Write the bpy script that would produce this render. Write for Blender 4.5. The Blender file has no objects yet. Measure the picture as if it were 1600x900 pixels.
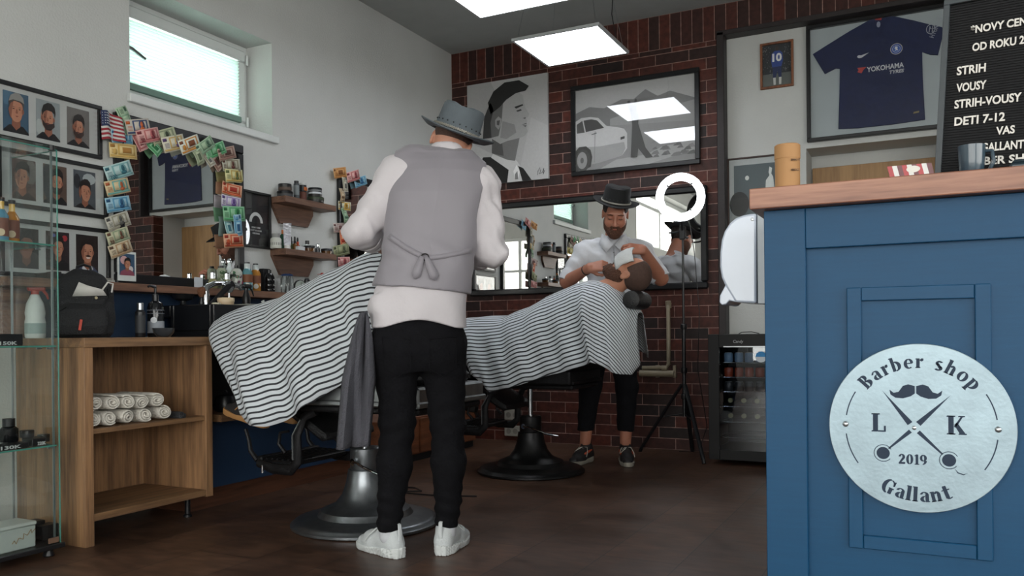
import bpy, math, random
import numpy as np
from mathutils import Matrix, Vector
random.seed(7)
PI=math.pi
SC=bpy.context.scene
COL=SC.collection
# ---------------------------------------------------------------- camera model (used to measure real positions)
FPX=1290.; CX=800.; CY=523.; YAW=math.radians(26.6); ROLL=.0095; CAM=(3.52,0.,.855)
_f=(-math.sin(YAW),math.cos(YAW)); _r=(math.cos(YAW),math.sin(YAW))
def at(px,py,ax,val):
    u=(px-CX)/FPX; v=(CY-py)/FPX; u,v=u+ROLL*v,v-ROLL*u
    d=(_f[0]+u*_r[0],_f[1]+u*_r[1],v); t=(val-CAM[ax])/d[ax]
    return Vector((CAM[0]+t*d[0],CAM[1]+t*d[1],CAM[2]+t*d[2]))
def camdepth(p): return (p[0]-CAM[0])*_f[0]+(p[1]-CAM[1])*_f[1]
cd=bpy.data.cameras.new('camera'); cam=bpy.data.objects.new('camera',cd); COL.objects.link(cam)
cd.sensor_width=36; cd.lens=36*FPX/1600; cd.shift_y=(CY-450)/1600; cd.clip_start=.05; cd.clip_end=200
R_=Vector((_r[0],_r[1],0)); F_=Vector((_f[0],_f[1],0)); Z_=Vector((0,0,1)); ra=math.atan(ROLL)
rt=R_*math.cos(ra)-Z_*math.sin(ra); up=Z_*math.cos(ra)+R_*math.sin(ra)
mw=Matrix(((rt.x,up.x,-F_.x,CAM[0]),(rt.y,up.y,-F_.y,CAM[1]),(rt.z,up.z,-F_.z,CAM[2]),(0,0,0,1)))
cam.matrix_world=mw; SC.camera=cam
vs=SC.view_settings; vs.view_transform='Standard'; vs.look='None'; vs.gamma=1; vs.exposure=.4; vs.use_curve_mapping=False
# ---------------------------------------------------------------- materials
def lin(h):
    if isinstance(h,(tuple,list)): return tuple(h)
    h=h.lstrip('#'); c=[int(h[i:i+2],16)/255 for i in (0,2,4)]
    return tuple(x/12.92 if x<=.04045 else ((x+.055)/1.055)**2.4 for x in c)
_M={}
def nodes(name):
    m=bpy.data.materials.new(name); m.use_nodes=True; nt=m.node_tree
    return m,nt,nt.nodes['Principled BSDF']
def N(nt,t,**kw):
    n=nt.nodes.new(t)
    for k,v in kw.items(): setattr(n,k,v)
    return n
def M(name,col='#808080',rough=.5,metal=0,var=0,scale=8,bump=0,bscale=120,coat=0,spec=None,stretch=None,sheen=0,sub=0,emit=None,es=0,alpha=None):
    if name in _M: return _M[name]
    m,nt,b=nodes(name); c=lin(col)
    b.inputs['Base Color'].default_value=(*c,1); b.inputs['Roughness'].default_value=rough; b.inputs['Metallic'].default_value=metal
    b.inputs['Coat Weight'].default_value=coat
    if spec is not None: b.inputs['Specular IOR Level'].default_value=spec
    if sheen: b.inputs['Sheen Weight'].default_value=sheen
    if sub: b.inputs['Subsurface Weight'].default_value=sub; b.inputs['Subsurface Scale'].default_value=.01
    if emit: b.inputs['Emission Color'].default_value=(*lin(emit),1); b.inputs['Emission Strength'].default_value=es
    tc=N(nt,'ShaderNodeTexCoord')
    src=tc.outputs['Object']
    if stretch:
        mp=N(nt,'ShaderNodeMapping'); mp.inputs['Scale'].default_value=stretch; nt.links.new(src,mp.inputs['Vector']); src=mp.outputs['Vector']
    no=N(nt,'ShaderNodeTexNoise'); no.inputs['Scale'].default_value=scale; no.inputs['Detail'].default_value=5
    nt.links.new(src,no.inputs['Vector'])
    if True:
        v=max(var,.04)
        mr=N(nt,'ShaderNodeMapRange'); mr.inputs['From Min'].default_value=.25; mr.inputs['From Max'].default_value=.75
        mr.inputs['To Min'].default_value=1-v; mr.inputs['To Max'].default_value=1+v
        nt.links.new(no.outputs['Fac'],mr.inputs['Value'])
        mx=N(nt,'ShaderNodeVectorMath',operation='SCALE'); mx.inputs[0].default_value=c
        nt.links.new(mr.outputs['Result'],mx.inputs['Scale']); nt.links.new(mx.outputs['Vector'],b.inputs['Base Color'])
    if bump:
        n2=N(nt,'ShaderNodeTexNoise'); n2.inputs['Scale'].default_value=bscale; n2.inputs['Detail'].default_value=3
        nt.links.new(src,n2.inputs['Vector'])
        bp=N(nt,'ShaderNodeBump'); bp.inputs['Strength'].default_value=bump; bp.inputs['Distance'].default_value=.01
        nt.links.new(n2.outputs['Fac'],bp.inputs['Height']); nt.links.new(bp.outputs['Normal'],b.inputs['Normal'])
    _M[name]=m; return m
def F(col,rough=.6):   # plain printed / painted colour
    return M('paint_'+col.strip('#')+'_%d'%int(rough*100),col,rough,var=.04,scale=60)
def wood(name,c1,c2,rough=.45,axis=1,coat=0,fine=1.):
    if name in _M: return _M[name]
    m,nt,b=nodes(name); tc=N(nt,'ShaderNodeTexCoord'); mp=N(nt,'ShaderNodeMapping')
    s=[14*fine,14*fine,14*fine]; s[axis]=.9*fine; mp.inputs['Scale'].default_value=s
    nt.links.new(tc.outputs['Object'],mp.inputs['Vector'])
    n1=N(nt,'ShaderNodeTexNoise'); n1.inputs['Scale'].default_value=1.6; n1.inputs['Detail'].default_value=8; n1.inputs['Distortion'].default_value=.6
    n2=N(nt,'ShaderNodeTexNoise'); n2.inputs['Scale'].default_value=9; n2.inputs['Detail'].default_value=4
    nt.links.new(mp.outputs['Vector'],n1.inputs['Vector']); nt.links.new(mp.outputs['Vector'],n2.inputs['Vector'])
    ad=N(nt,'ShaderNodeMath',operation='ADD'); m1=N(nt,'ShaderNodeMath',operation='MULTIPLY'); m1.inputs[1].default_value=.5
    nt.links.new(n2.outputs['Fac'],m1.inputs[0]); nt.links.new(n1.outputs['Fac'],ad.inputs[0]); nt.links.new(m1.outputs[0],ad.inputs[1])
    cr=N(nt,'ShaderNodeValToRGB'); cr.color_ramp.elements[0].position=.5; cr.color_ramp.elements[0].color=(*lin(c1),1)
    cr.color_ramp.elements[1].position=.95; cr.color_ramp.elements[1].color=(*lin(c2),1)
    nt.links.new(ad.outputs[0],cr.inputs['Fac']); nt.links.new(cr.outputs['Color'],b.inputs['Base Color'])
    b.inputs['Roughness'].default_value=rough; b.inputs['Coat Weight'].default_value=coat
    bp=N(nt,'ShaderNodeBump'); bp.inputs['Strength'].default_value=.15; bp.inputs['Distance'].default_value=.003
    nt.links.new(ad.outputs[0],bp.inputs['Height']); nt.links.new(bp.outputs['Normal'],b.inputs['Normal'])
    _M[name]=m; return m
def pane(name,tint=(1,1,1),refl=1.,ior=1.5,rough=0.):
    """clear pane: transmits straight through, reflects by Fresnel"""
    if name in _M: return _M[name]
    m=bpy.data.materials.new(name); m.use_nodes=True; nt=m.node_tree; nt.nodes.clear()
    o=N(nt,'ShaderNodeOutputMaterial'); t=N(nt,'ShaderNodeBsdfTransparent'); t.inputs['Color'].default_value=(*tint,1)
    g=N(nt,'ShaderNodeBsdfGlossy'); g.inputs['Roughness'].default_value=rough; fr=N(nt,'ShaderNodeFresnel'); ge=N(nt,'ShaderNodeNewGeometry'); mi=N(nt,'ShaderNodeMapRange'); mi.inputs['To Min'].default_value=ior; mi.inputs['To Max'].default_value=1/ior; nt.links.new(ge.outputs['Backfacing'],mi.inputs['Value']); nt.links.new(mi.outputs[0],fr.inputs['IOR'])
    mu=N(nt,'ShaderNodeMath',operation='MULTIPLY'); mu.inputs[1].default_value=refl; mu.use_clamp=True
    mx=N(nt,'ShaderNodeMixShader'); nt.links.new(fr.outputs[0],mu.inputs[0]); nt.links.new(mu.outputs[0],mx.inputs['Fac'])
    nt.links.new(t.outputs[0],mx.inputs[1]); nt.links.new(g.outputs[0],mx.inputs[2]); nt.links.new(mx.outputs[0],o.inputs['Surface'])
    _M[name]=m; return m
def emis(name,col,st):
    if name in _M: return _M[name]
    m,nt,b=nodes(name); b.inputs['Base Color'].default_value=(.8,.8,.8,1); b.inputs['Emission Color'].default_value=(*lin(col),1); b.inputs['Emission Strength'].default_value=st
    _M[name]=m; return m
def brickmat(name,ax=('X','Z'),soldier=False,dark=1.):
    if name in _M: return _M[name]
    m,nt,b=nodes(name); tc=N(nt,'ShaderNodeTexCoord'); sp=N(nt,'ShaderNodeSeparateXYZ'); cb=N(nt,'ShaderNodeCombineXYZ')
    nt.links.new(tc.outputs['Object'],sp.inputs[0]); nt.links.new(sp.outputs[ax[0]],cb.inputs['X']); nt.links.new(sp.outputs[ax[1]],cb.inputs['Y'])
    bk=N(nt,'ShaderNodeTexBrick'); nt.links.new(cb.outputs[0],bk.inputs['Vector'])
    bk.inputs['Scale'].default_value=1; bk.inputs['Mortar Size'].default_value=.0028; bk.inputs['Mortar Smooth'].default_value=.15
    bk.inputs['Brick Width'].default_value=.25; bk.inputs['Row Height'].default_value=.081; bk.inputs['Bias'].default_value=0
    if soldier: bk.offset=0
    c=[lin('#52261c'),lin('#201919')]
    bk.inputs['Color1'].default_value=(*[x*dark for x in c[0]],1); bk.inputs['Color2'].default_value=(*[x*dark for x in c[1]],1)
    bk.inputs['Mortar'].default_value=(*[x*dark for x in lin('#8d7068')],1)
    no=N(nt,'ShaderNodeTexNoise'); no.inputs['Scale'].default_value=26; no.inputs['Detail'].default_value=5; nt.links.new(tc.outputs['Object'],no.inputs['Vector'])
    mr=N(nt,'ShaderNodeMapRange'); mr.inputs['From Min'].default_value=.3; mr.inputs['From Max'].default_value=.7; mr.inputs['To Min'].default_value=.65; mr.inputs['To Max'].default_value=1.3
    nt.links.new(no.outputs['Fac'],mr.inputs['Value']); sc=N(nt,'ShaderNodeVectorMath',operation='SCALE')
    nt.links.new(bk.outputs['Color'],sc.inputs[0]); nt.links.new(mr.outputs['Result'],sc.inputs['Scale']); nt.links.new(sc.outputs[0],b.inputs['Base Color'])
    b.inputs['Roughness'].default_value=.55; b.inputs['Specular IOR Level'].default_value=.35
    iv=N(nt,'ShaderNodeMath',operation='SUBTRACT'); iv.inputs[0].default_value=1; nt.links.new(bk.outputs['Fac'],iv.inputs[1])
    ad=N(nt,'ShaderNodeMath',operation='ADD'); ml=N(nt,'ShaderNodeMath',operation='MULTIPLY'); ml.inputs[1].default_value=.25
    nt.links.new(no.outputs['Fac'],ml.inputs[0]); nt.links.new(iv.outputs[0],ad.inputs[0]); nt.links.new(ml.outputs[0],ad.inputs[1])
    bp=N(nt,'ShaderNodeBump'); bp.inputs['Strength'].default_value=.6; bp.inputs['Distance'].default_value=.004
    nt.links.new(ad.outputs[0],bp.inputs['Height']); nt.links.new(bp.outputs['Normal'],b.inputs['Normal'])
    _M[name]=m; return m
def stripes():
    m,nt,b=nodes('striped cape cloth'); uv=N(nt,'ShaderNodeUVMap'); uv.uv_map='cloth'; sp=N(nt,'ShaderNodeSeparateXYZ'); nt.links.new(uv.outputs[0],sp.inputs[0])
    mo=N(nt,'ShaderNodeMath',operation='FRACT'); nt.links.new(sp.outputs['Y'],mo.inputs[0])
    sb=N(nt,'ShaderNodeMath',operation='SUBTRACT'); sb.inputs[1].default_value=.5; ab=N(nt,'ShaderNodeMath',operation='ABSOLUTE')
    nt.links.new(mo.outputs[0],sb.inputs[0]); nt.links.new(sb.outputs[0],ab.inputs[0])
    mr=N(nt,'ShaderNodeMapRange'); mr.inputs['From Min'].default_value=.15; mr.inputs['From Max'].default_value=.19; nt.links.new(ab.outputs[0],mr.inputs['Value'])
    mx=N(nt,'ShaderNodeMix',data_type='RGBA'); nt.links.new(mr.outputs[0],mx.inputs['Factor'])
    mx.inputs['A'].default_value=(*lin('#23252b'),1); mx.inputs['B'].default_value=(*lin('#ccd2d8'),1)
    nt.links.new(mx.outputs['Result'],b.inputs['Base Color']); b.inputs['Roughness'].default_value=.75; b.inputs['Sheen Weight'].default_value=.15
    return m
WHITE=M('white plaster','#c6c8c6',.9,var=.03,scale=3,bump=.25,bscale=90,spec=.2)
CEIL=M('ceiling plaster','#aeb2b1',.95,var=.02,bump=.1,spec=.1)
BLACK=M('black lacquer','#121316',.32,var=.1)
BLKM=M('matt black','#17181b',.7,var=.1,bump=.1)
BLKP=M('black plastic','#141518',.35,var=.06)
BLKS=M('black satin metal','#1b1c1f',.38,metal=.6,var=.1)
CHROME=M('chrome','#d6dade',.12,metal=1,var=.02)
STEEL=M('brushed steel','#a9adb0',.32,metal=1,var=.08,scale=30)
OAK=wood('oak','#5a4231','#a37c58',.5,axis=2,fine=.9)
OAKH=wood('oak along wall','#543d2d','#94714f',.5,axis=1,fine=.9)
OAKX=wood('oak across','#543d2d','#94714f',.5,axis=0)
WAL=wood('walnut','#44302a','#85624e',.5,axis=1)
SLAB=wood('counter laminate','#6e4535','#a87860',.42,axis=0,fine=1.3)
BLUE=M('blue paint','#063e60',.5,var=.06,scale=5,bump=.06,bscale=60,stretch=(2,2,30),spec=.3)
NAVY=M('navy panel','#1c3450',.5,var=.08,scale=6)
MIRROR=M('mirror glass','#e3e3e1',.0,metal=1,var=.0); 
PANE=pane('clear pane')
SHOWG=pane('showcase glass',(.972,.99,.985),1.0)
GREEN_E=M('green glass edge','#4f8f82',.1,var=.05,coat=1)
# ---------------------------------------------------------------- mesh builder
def frame(z=(0,0,1),x=None,loc=(0,0,0)):
    z=Vector(z).normalized(); x=Vector(x) if x else (Vector((1,0,0)) if abs(z.x)<.9 else Vector((0,1,0)))
    y=z.cross(x).normalized(); x=y.cross(z).normalized(); m=Matrix.Identity(4)
    for i in range(3): m[i][0]=x[i]; m[i][1]=y[i]; m[i][2]=z[i]; m[i][3]=loc[i]
    return m
T=Matrix.Translation
def RZ(a): return Matrix.Rotation(a,4,'Z')
def RX(a): return Matrix.Rotation(a,4,'X')
def RY(a): return Matrix.Rotation(a,4,'Y')
class MB:
    def __init__(s): s.v=[]; s.f=[]; s.mi=[]; s.mats=[]; s.uv=None
    def _m(s,mat):
        if mat not in s.mats: s.mats.append(mat)
        return s.mats.index(mat)
    def add(s,vs,fs,mat,X=None):
        o=len(s.v); k=s._m(mat)
        s.v+=[tuple(X@Vector(v)) if X else tuple(v) for v in vs]; s.f+=[tuple(i+o for i in f) for f in fs]; s.mi+=[k]*len(fs); return s
    def box(s,lo,hi,mat,X=None,b=0):
        (x0,y0,z0),(x1,y1,z1)=lo,hi
        if b<=0:
            return s.add([(x0,y0,z0),(x1,y0,z0),(x1,y1,z0),(x0,y1,z0),(x0,y0,z1),(x1,y0,z1),(x1,y1,z1),(x0,y1,z1)],
             [(0,3,2,1),(4,5,6,7),(0,1,5,4),(1,2,6,5),(2,3,7,6),(3,0,4,7)],mat,X)
        b=min(b,(x1-x0)*.49,(y1-y0)*.49,(z1-z0)*.49); V=[];idx={}
        for sx in (0,1):
            for sy in (0,1):
                for sz in (0,1):
                    c=(x1 if sx else x0,y1 if sy else y0,z1 if sz else z0); d=(-b if sx else b,-b if sy else b,-b if sz else b)
                    for a in range(3):
                        p=[c[i]+(0 if i==a else d[i]) for i in range(3)]; idx[(sx,sy,sz,a)]=len(V); V.append(tuple(p))
        Fs=[]
        for a in range(3):
            o=[i for i in range(3) if i!=a]
            for s_ in (0,1):
                q=[]
                for (p,r) in ((0,0),(1,0),(1,1),(0,1)):
                    k=[0,0,0]; k[a]=s_; k[o[0]]=p; k[o[1]]=r; q.append(idx[(*k,a)])
                Fs.append(q if (s_==1)!=(a==1) else q[::-1])
            for p in (0,1):
                for r in (0,1):
                    k0=[0,0,0]; k0[o[0]]=p; k0[o[1]]=r; k1=list(k0); k1[a]=1
                    q=[idx[(*k0,o[0])],idx[(*k1,o[0])],idx[(*k1,o[1])],idx[(*k0,o[1])]]
                    Fs.append(q)
        for k in [(i,j,l) for i in (0,1) for j in (0,1) for l in (0,1)]: Fs.append([idx[(*k,0)],idx[(*k,1)],idx[(*k,2)]])
        return s.add(V,Fs,mat,X)
    def lathe(s,prof,mat,X=None,n=28,cap=True):
        V=[];Fs=[]
        for (r,z) in prof:
            for i in range(n): a=2*PI*i/n; V.append((r*math.cos(a),r*math.sin(a),z))
        for j in range(len(prof)-1):
            for i in range(n): k=(i+1)%n; Fs.append((j*n+i,j*n+k,(j+1)*n+k,(j+1)*n+i))
        if cap: Fs.append(tuple(range(n))[::-1]); Fs.append(tuple((len(prof)-1)*n+i for i in range(n)))
        return s.add(V,Fs,mat,X)
    def cyl(s,a,b,r,mat,r2=None,n=16):
        a=Vector(a);b=Vector(b); d=b-a
        return s.lathe([(r,0),(r if r2 is None else r2,d.length)],mat,frame(d,None,a),n)
    def tube(s,pts,r,mat,n=8,closed=False,flat=None):
        pts=[Vector(p) for p in pts]; L=len(pts); rs=r if isinstance(r,(list,tuple)) else [r]*L; V=[];Fs=[]; pu=None
        for j,p in enumerate(pts):
            a=pts[j-1] if (j>0 or closed) else p; c=pts[(j+1)%L] if (j<L-1 or closed) else p; t=(c-a).normalized()
            if pu is None: pu=Vector((0,0,1)) if abs(t.z)<.9 else Vector((1,0,0))
            side=t.cross(pu).normalized(); u2=side.cross(t).normalized(); pu=u2
            for i in range(n):
                an=2*PI*i/n; V.append(p+(side*math.cos(an)*(flat or 1)+u2*math.sin(an))*rs[j])
        for j in range(L if closed else L-1):
            for i in range(n): k=(i+1)%n; j2=(j+1)%L; Fs.append((j*n+i,j*n+k,j2*n+k,j2*n+i))
        if not closed: Fs.append(tuple(range(n))[::-1]); Fs.append(tuple((L-1)*n+i for i in range(n)))
        return s.add([tuple(v) for v in V],Fs,mat)
    def prism(s,pts,h,mat,X=None,z0=0):
        n=len(pts); A=sum(pts[i][0]*pts[(i+1)%n][1]-pts[(i+1)%n][0]*pts[i][1] for i in range(n))
        if A<0: pts=pts[::-1]
        V=[(p[0],p[1],z0) for p in pts]+[(p[0],p[1],z0+h) for p in pts]
        Fs=[tuple(range(n))[::-1],tuple(range(n,2*n))]+[(i,(i+1)%n,(i+1)%n+n,i+n) for i in range(n)]
        return s.add(V,Fs,mat,X)
    def sphere(s,c,r,mat,X=None,n=14,R=None):
        rr=r if isinstance(r,(tuple,list)) else (r,r,r); V=[];Fs=[]; m=n//2
        for j in range(1,m):
            th=PI*j/m
            for i in range(n):
                a=2*PI*i/n; p=Vector((rr[0]*math.sin(th)*math.cos(a),rr[1]*math.sin(th)*math.sin(a),rr[2]*math.cos(th)))
                if R: p=R@p
                V.append((c[0]+p.x,c[1]+p.y,c[2]+p.z))
        t=Vector((0,0,rr[2])); 
        if R: t=R@t
        V.append((c[0]+t.x,c[1]+t.y,c[2]+t.z)); V.append((c[0]-t.x,c[1]-t.y,c[2]-t.z)); a0=len(V)-2
        for j in range(m-2):
            for i in range(n): k=(i+1)%n; Fs.append((j*n+i,(j+1)*n+i,(j+1)*n+k,j*n+k))
        for i in range(n): k=(i+1)%n; Fs.append((a0,i,k)); Fs.append((a0+1,(m-2)*n+k,(m-2)*n+i))
        return s.add(V,Fs,mat,X)
    def build(s,name,parent=None,world=False,bevel=0,smooth=True):
        me=bpy.data.meshes.new(name); me.from_pydata(s.v,[],s.f); 
        for m in s.mats: me.materials.append(m)
        me.polygons.foreach_set('material_index',s.mi)
        if smooth:
            me.polygons.foreach_set('use_smooth',[True]*len(s.f)); me.set_sharp_from_angle(angle=math.radians(38))
        o=bpy.data.objects.new(name,me); COL.objects.link(o)
        if parent is not None:
            if world: me.transform(worldm(parent).inverted())
            o.parent=parent
        if bevel:
            bv=o.modifiers.new('bevel','BEVEL'); bv.width=bevel; bv.segments=2; bv.limit_method='ANGLE'
        me.update(); return o
def worldm(o):
    m=o.matrix_basis.copy()
    while o.parent: o=o.parent; m=o.matrix_basis@m
    return m
def thing(name,label,cat,loc=(0,0,0),rz=0,group=None):
    o=bpy.data.objects.new(name,None); COL.objects.link(o); o.empty_display_size=.05; o.location=loc; o.rotation_euler=(0,0,rz)
    o['label']=label; o['category']=cat
    if group: o['group']=group
    return o
def solo(mb,name,label,cat,loc=None,group=None,bevel=0,kind=None):
    """one-mesh thing whose vertices were given in world space; the origin goes to its base"""
    n=len(mb.v); 
    if loc is None:
        xs=[v[0] for v in mb.v]; ys=[v[1] for v in mb.v]; loc=((min(xs)+max(xs))/2,(min(ys)+max(ys))/2,min(v[2] for v in mb.v))
    mb.v=[(v[0]-loc[0],v[1]-loc[1],v[2]-loc[2]) for v in mb.v]
    o=mb.build(name,bevel=bevel); o.location=loc; o['label']=label; o['category']=cat
    if group: o['group']=group
    if kind: o['kind']=kind
    return o
def struct(name,mb,label=None,parent=None,bevel=0):
    o=mb.build(name,parent,bevel=bevel)
    if not parent: o['kind']='structure'; o['label']=label or name.replace('_',' '); o['category']=name.split('_')[0]
    return o
def dup(root,loc=None,rz=None,label=None,group=None):
    r=root.copy(); COL.objects.link(r)
    if loc is not None: r.location=loc
    if rz is not None: r.rotation_euler[2]=rz
    if label: r['label']=label
    if group: r['group']=group
    for ch in list(root.children):
        c=ch.copy(); COL.objects.link(c); c.parent=r
        for g in list(ch.children): d=g.copy(); COL.objects.link(d); d.parent=c
    return r
_txtc={}
def textmesh(s,size,bold=0,ext=.0008,space=1.):
    key=(s,size,bold,ext,space)
    if key not in _txtc:
        cu=bpy.data.curves.new('t','FONT'); cu.body=s; cu.size=size; cu.offset=bold; cu.extrude=ext; cu.align_x='LEFT'; cu.space_character=space; cu.resolution_u=3
        o=bpy.data.objects.new('t',cu); COL.objects.link(o); dg=bpy.context.evaluated_depsgraph_get(); dg.update()
        me=bpy.data.meshes.new_from_object(o.evaluated_get(dg)); _txtc[key]=([tuple(v.co) for v in me.vertices],[tuple(p.vertices) for p in me.polygons])
        bpy.data.objects.remove(o); bpy.data.curves.remove(cu); bpy.data.meshes.remove(me)
    return _txtc[key]
def text(mb,s,size,mat,X,bold=0,ext=.0008,space=1.,center=False,width=None,shear=0):
    V,Fs=textmesh(s,size,bold,ext,space)
    if not V: return mb
    x0=min(v[0] for v in V); x1=max(v[0] for v in V); k=1
    if width: k=width/(x1-x0)
    off=-(x0+x1)/2 if center else -x0
    V=[((v[0]+off)*k+shear*v[1],v[1],v[2]) for v in V]
    return mb.add(V,Fs,mat,X)
# wall frames: local x along wall to the right as seen, y up, z out of the wall
def onL(y,z,d=0): return frame((1,0,0),(0,1,0),(d,y,z))          # left wall, seen from +x: right is +y
def onB(x,z,d=0): return frame((0,-1,0),(1,0,0),(x,5.95-d,z))     # back wall, seen from -y
def circ(cx,cy,rx,ry=None,n=24,a0=0,a1=2*PI):
    ry=rx if ry is None else ry; full=abs(a1-a0-2*PI)<1e-6
    return [(cx+rx*math.cos(a0+(a1-a0)*i/(n if full else n-1)),cy+ry*math.sin(a0+(a1-a0)*i/(n if full else n-1))) for i in range(n)]
# ================================================================ SDF kit: smooth continuous surfaces for people and cloth
class Sdf:
    def __init__(s,lo,hi,h):
        s.h=h; s.lo=np.array(lo,float); s.n=np.ceil((np.array(hi)-s.lo)/h).astype(int)+1; s.d=np.full(s.n,1.,np.float32)
    def _sub(s,lo,hi):
        a=np.clip(np.floor((np.array(lo)-s.lo)/s.h).astype(int),0,s.n-1); b=np.clip(np.ceil((np.array(hi)-s.lo)/s.h).astype(int)+1,1,s.n)
        if np.any(b<=a): return None
        ax=[(s.lo[i]+s.h*np.arange(a[i],b[i])).astype(np.float32) for i in range(3)]
        return (slice(a[0],b[0]),slice(a[1],b[1]),slice(a[2],b[2])),ax[0][:,None,None],ax[1][None,:,None],ax[2][None,None,:]
    def put(s,fn,lo,hi,k=.02,op='add'):
        p=k+3*s.h; r=s._sub(np.array(lo)-p,np.array(hi)+p)
        if r is None: return
        sl,X,Y,Z=r; f=fn(X,Y,Z).astype(np.float32); D=s.d[sl]
        if op=='add':
            hh=np.maximum(k-np.abs(D-f),0)/max(k,1e-6); s.d[sl]=np.minimum(D,f)-hh*hh*k*.25
        else:
            f=-f; hh=np.maximum(k-np.abs(D-f),0)/max(k,1e-6); s.d[sl]=np.maximum(D,f)+hh*hh*k*.25
    def cap(s,a,b,ra,rb=None,k=.02,flat=None,op='add'):
        rb=ra if rb is None else rb; a=np.array(a,float); b=np.array(b,float); ba=b-a; L=float(ba@ba)+1e-12; R=max(ra,rb)
        def fn(X,Y,Z):
            x=X-a[0];y=Y-a[1];z=Z-a[2]; t=np.clip((x*ba[0]+y*ba[1]+z*ba[2])/L,0,1)
            x=x-t*ba[0];y=y-t*ba[1];z=z-t*ba[2]
            if flat is not None:
                n,q=flat; c=(x*n[0]+y*n[1]+z*n[2])*(q-1); x=x+c*n[0]; y=y+c*n[1]; z=z+c*n[2]
            return np.sqrt(x*x+y*y+z*z)-(ra+(rb-ra)*t)
        s.put(fn,np.minimum(a,b)-R,np.maximum(a,b)+R,k,op)
    def chain(s,pts,rs,k=.02,flat=None):
        for i in range(len(pts)-1): s.cap(pts[i],pts[i+1],rs[i],rs[i+1],k,flat)
    def ell(s,c,r,k=.02,R=None,op='add'):
        c=np.array(c,float); r=np.array(r,float); R=np.eye(3) if R is None else R; m=float(r.max())
        def fn(X,Y,Z):
            x=X-c[0];y=Y-c[1];z=Z-c[2]
            p=[(x*R[0,i]+y*R[1,i]+z*R[2,i])/r[i] for i in range(3)]; k0=np.sqrt(p[0]**2+p[1]**2+p[2]**2)
            k1=np.sqrt((p[0]/r[0])**2+(p[1]/r[1])**2+(p[2]/r[2])**2)+1e-6
            return k0*(k0-1)/k1
        s.put(fn,c-m,c+m,k,op)
    def loft(s,st,k=.02,pw=2.3):
        st=np.array(st,float); z0,z1=st[0,0],st[-1,0]; rx=st[:,3].max(); ry=st[:,4].max()
        def fn(X,Y,Z):
            g=lambda i: np.interp(Z,st[:,0],st[:,i]).astype(np.float32)
            ex=np.abs((X-g(1))/g(3)); ey=np.abs((Y-g(2))/g(4)); q=(ex**pw+ey**pw)**(1/pw)
            return np.maximum((q-1)*np.minimum(g(3),g(4)),np.maximum(z0-Z,Z-z1))
        s.put(fn,(st[:,1].min()-rx,st[:,2].min()-ry,z0),(st[:,1].max()+rx,st[:,2].max()+ry,z1),k)
    def mod(s,fn):
        X,Y,Z=[(s.lo[i]+s.h*np.arange(s.n[i])).astype(np.float32) for i in range(3)]; X=X[:,None,None];Y=Y[None,:,None];Z=Z[None,None,:]
        s.d=fn(s.d,X,Y,Z).astype(np.float32)
    def mesh(s,name,mat,parent=None,tf=None,smooth=1):
        d=s.d; d[0]=d[-1]=1; d[:,0]=d[:,-1]=1; d[:,:,0]=d[:,:,-1]=1
        ins=d<0; n=s.n-1; c=np.zeros(n,np.uint8)
        C=[(i,j,k) for i in (0,1) for j in (0,1) for k in (0,1)]
        for (i,j,k) in C: c+=ins[i:i+n[0],j:j+n[1],k:k+n[2]]
        idx=np.argwhere((c>0)&(c<8)); vid=np.full(n,-1,np.int32); vid[tuple(idx.T)]=np.arange(len(idx))
        acc=np.zeros((len(idx),3)); cnt=np.zeros(len(idx))
        for a in C:
            for ax in range(3):
                if a[ax]: continue
                b=list(a); b[ax]=1; da=d[tuple((idx+a).T)]; db=d[tuple((idx+b).T)]; m=(da<0)!=(db<0)
                t=np.where(m,da/np.where(m,da-db,1),0); p=np.array(a,float)[None,:].repeat(len(idx),0); p[:,ax]+=t
                acc[m]+=p[m]; cnt[m]+=1
        V=s.lo+s.h*(idx+acc/cnt[:,None]); Q=[]
        for ax in range(3):
            o=[i for i in range(3) if i!=ax]; A=[slice(1,-1)]*3; A[ax]=slice(0,-1); B=[slice(1,-1)]*3; B[ax]=slice(1,None)
            e=np.argwhere(ins[tuple(A)]!=ins[tuple(B)]); off=np.ones(3,int); off[ax]=0; e=e+off
            sg=ins[tuple(e.T)]
            u=np.zeros(3,int);u[o[0]]=1;v=np.zeros(3,int);v[o[1]]=1
            q=np.stack([vid[tuple((e-u-v).T)],vid[tuple((e-v).T)],vid[tuple(e.T)],vid[tuple((e-u).T)]],1)
            fl=sg if ax!=1 else ~sg
            q[~fl]=q[~fl][:,::-1]; Q.append(q)
        Q=np.concatenate(Q); Q=Q[(Q>=0).all(1)]
        if smooth:
            for _ in range(smooth):
                S=np.zeros_like(V); K=np.zeros(len(V))
                for a,b in ((0,1),(1,2),(2,3),(3,0)):
                    np.add.at(S,Q[:,a],V[Q[:,b]]); np.add.at(K,Q[:,a],1); np.add.at(S,Q[:,b],V[Q[:,a]]); np.add.at(K,Q[:,b],1)
                V=V*.5+.5*S/np.maximum(K,1)[:,None]
        me=bpy.data.meshes.new(name); me.vertices.add(len(V)); me.vertices.foreach_set('co',V.astype(np.float32).ravel())
        me.loops.add(len(Q)*4); me.loops.foreach_set('vertex_index',Q.astype(np.int32).ravel())
        me.polygons.add(len(Q)); me.polygons.foreach_set('loop_start',np.arange(0,len(Q)*4,4,dtype=np.int32))
        me.polygons.foreach_set('use_smooth',np.ones(len(Q),bool)); me.update(calc_edges=True); me.validate(); me.materials.append(mat)
        o=bpy.data.objects.new(name,me); COL.objects.link(o)
        if parent: o.parent=parent
        return o
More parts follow.
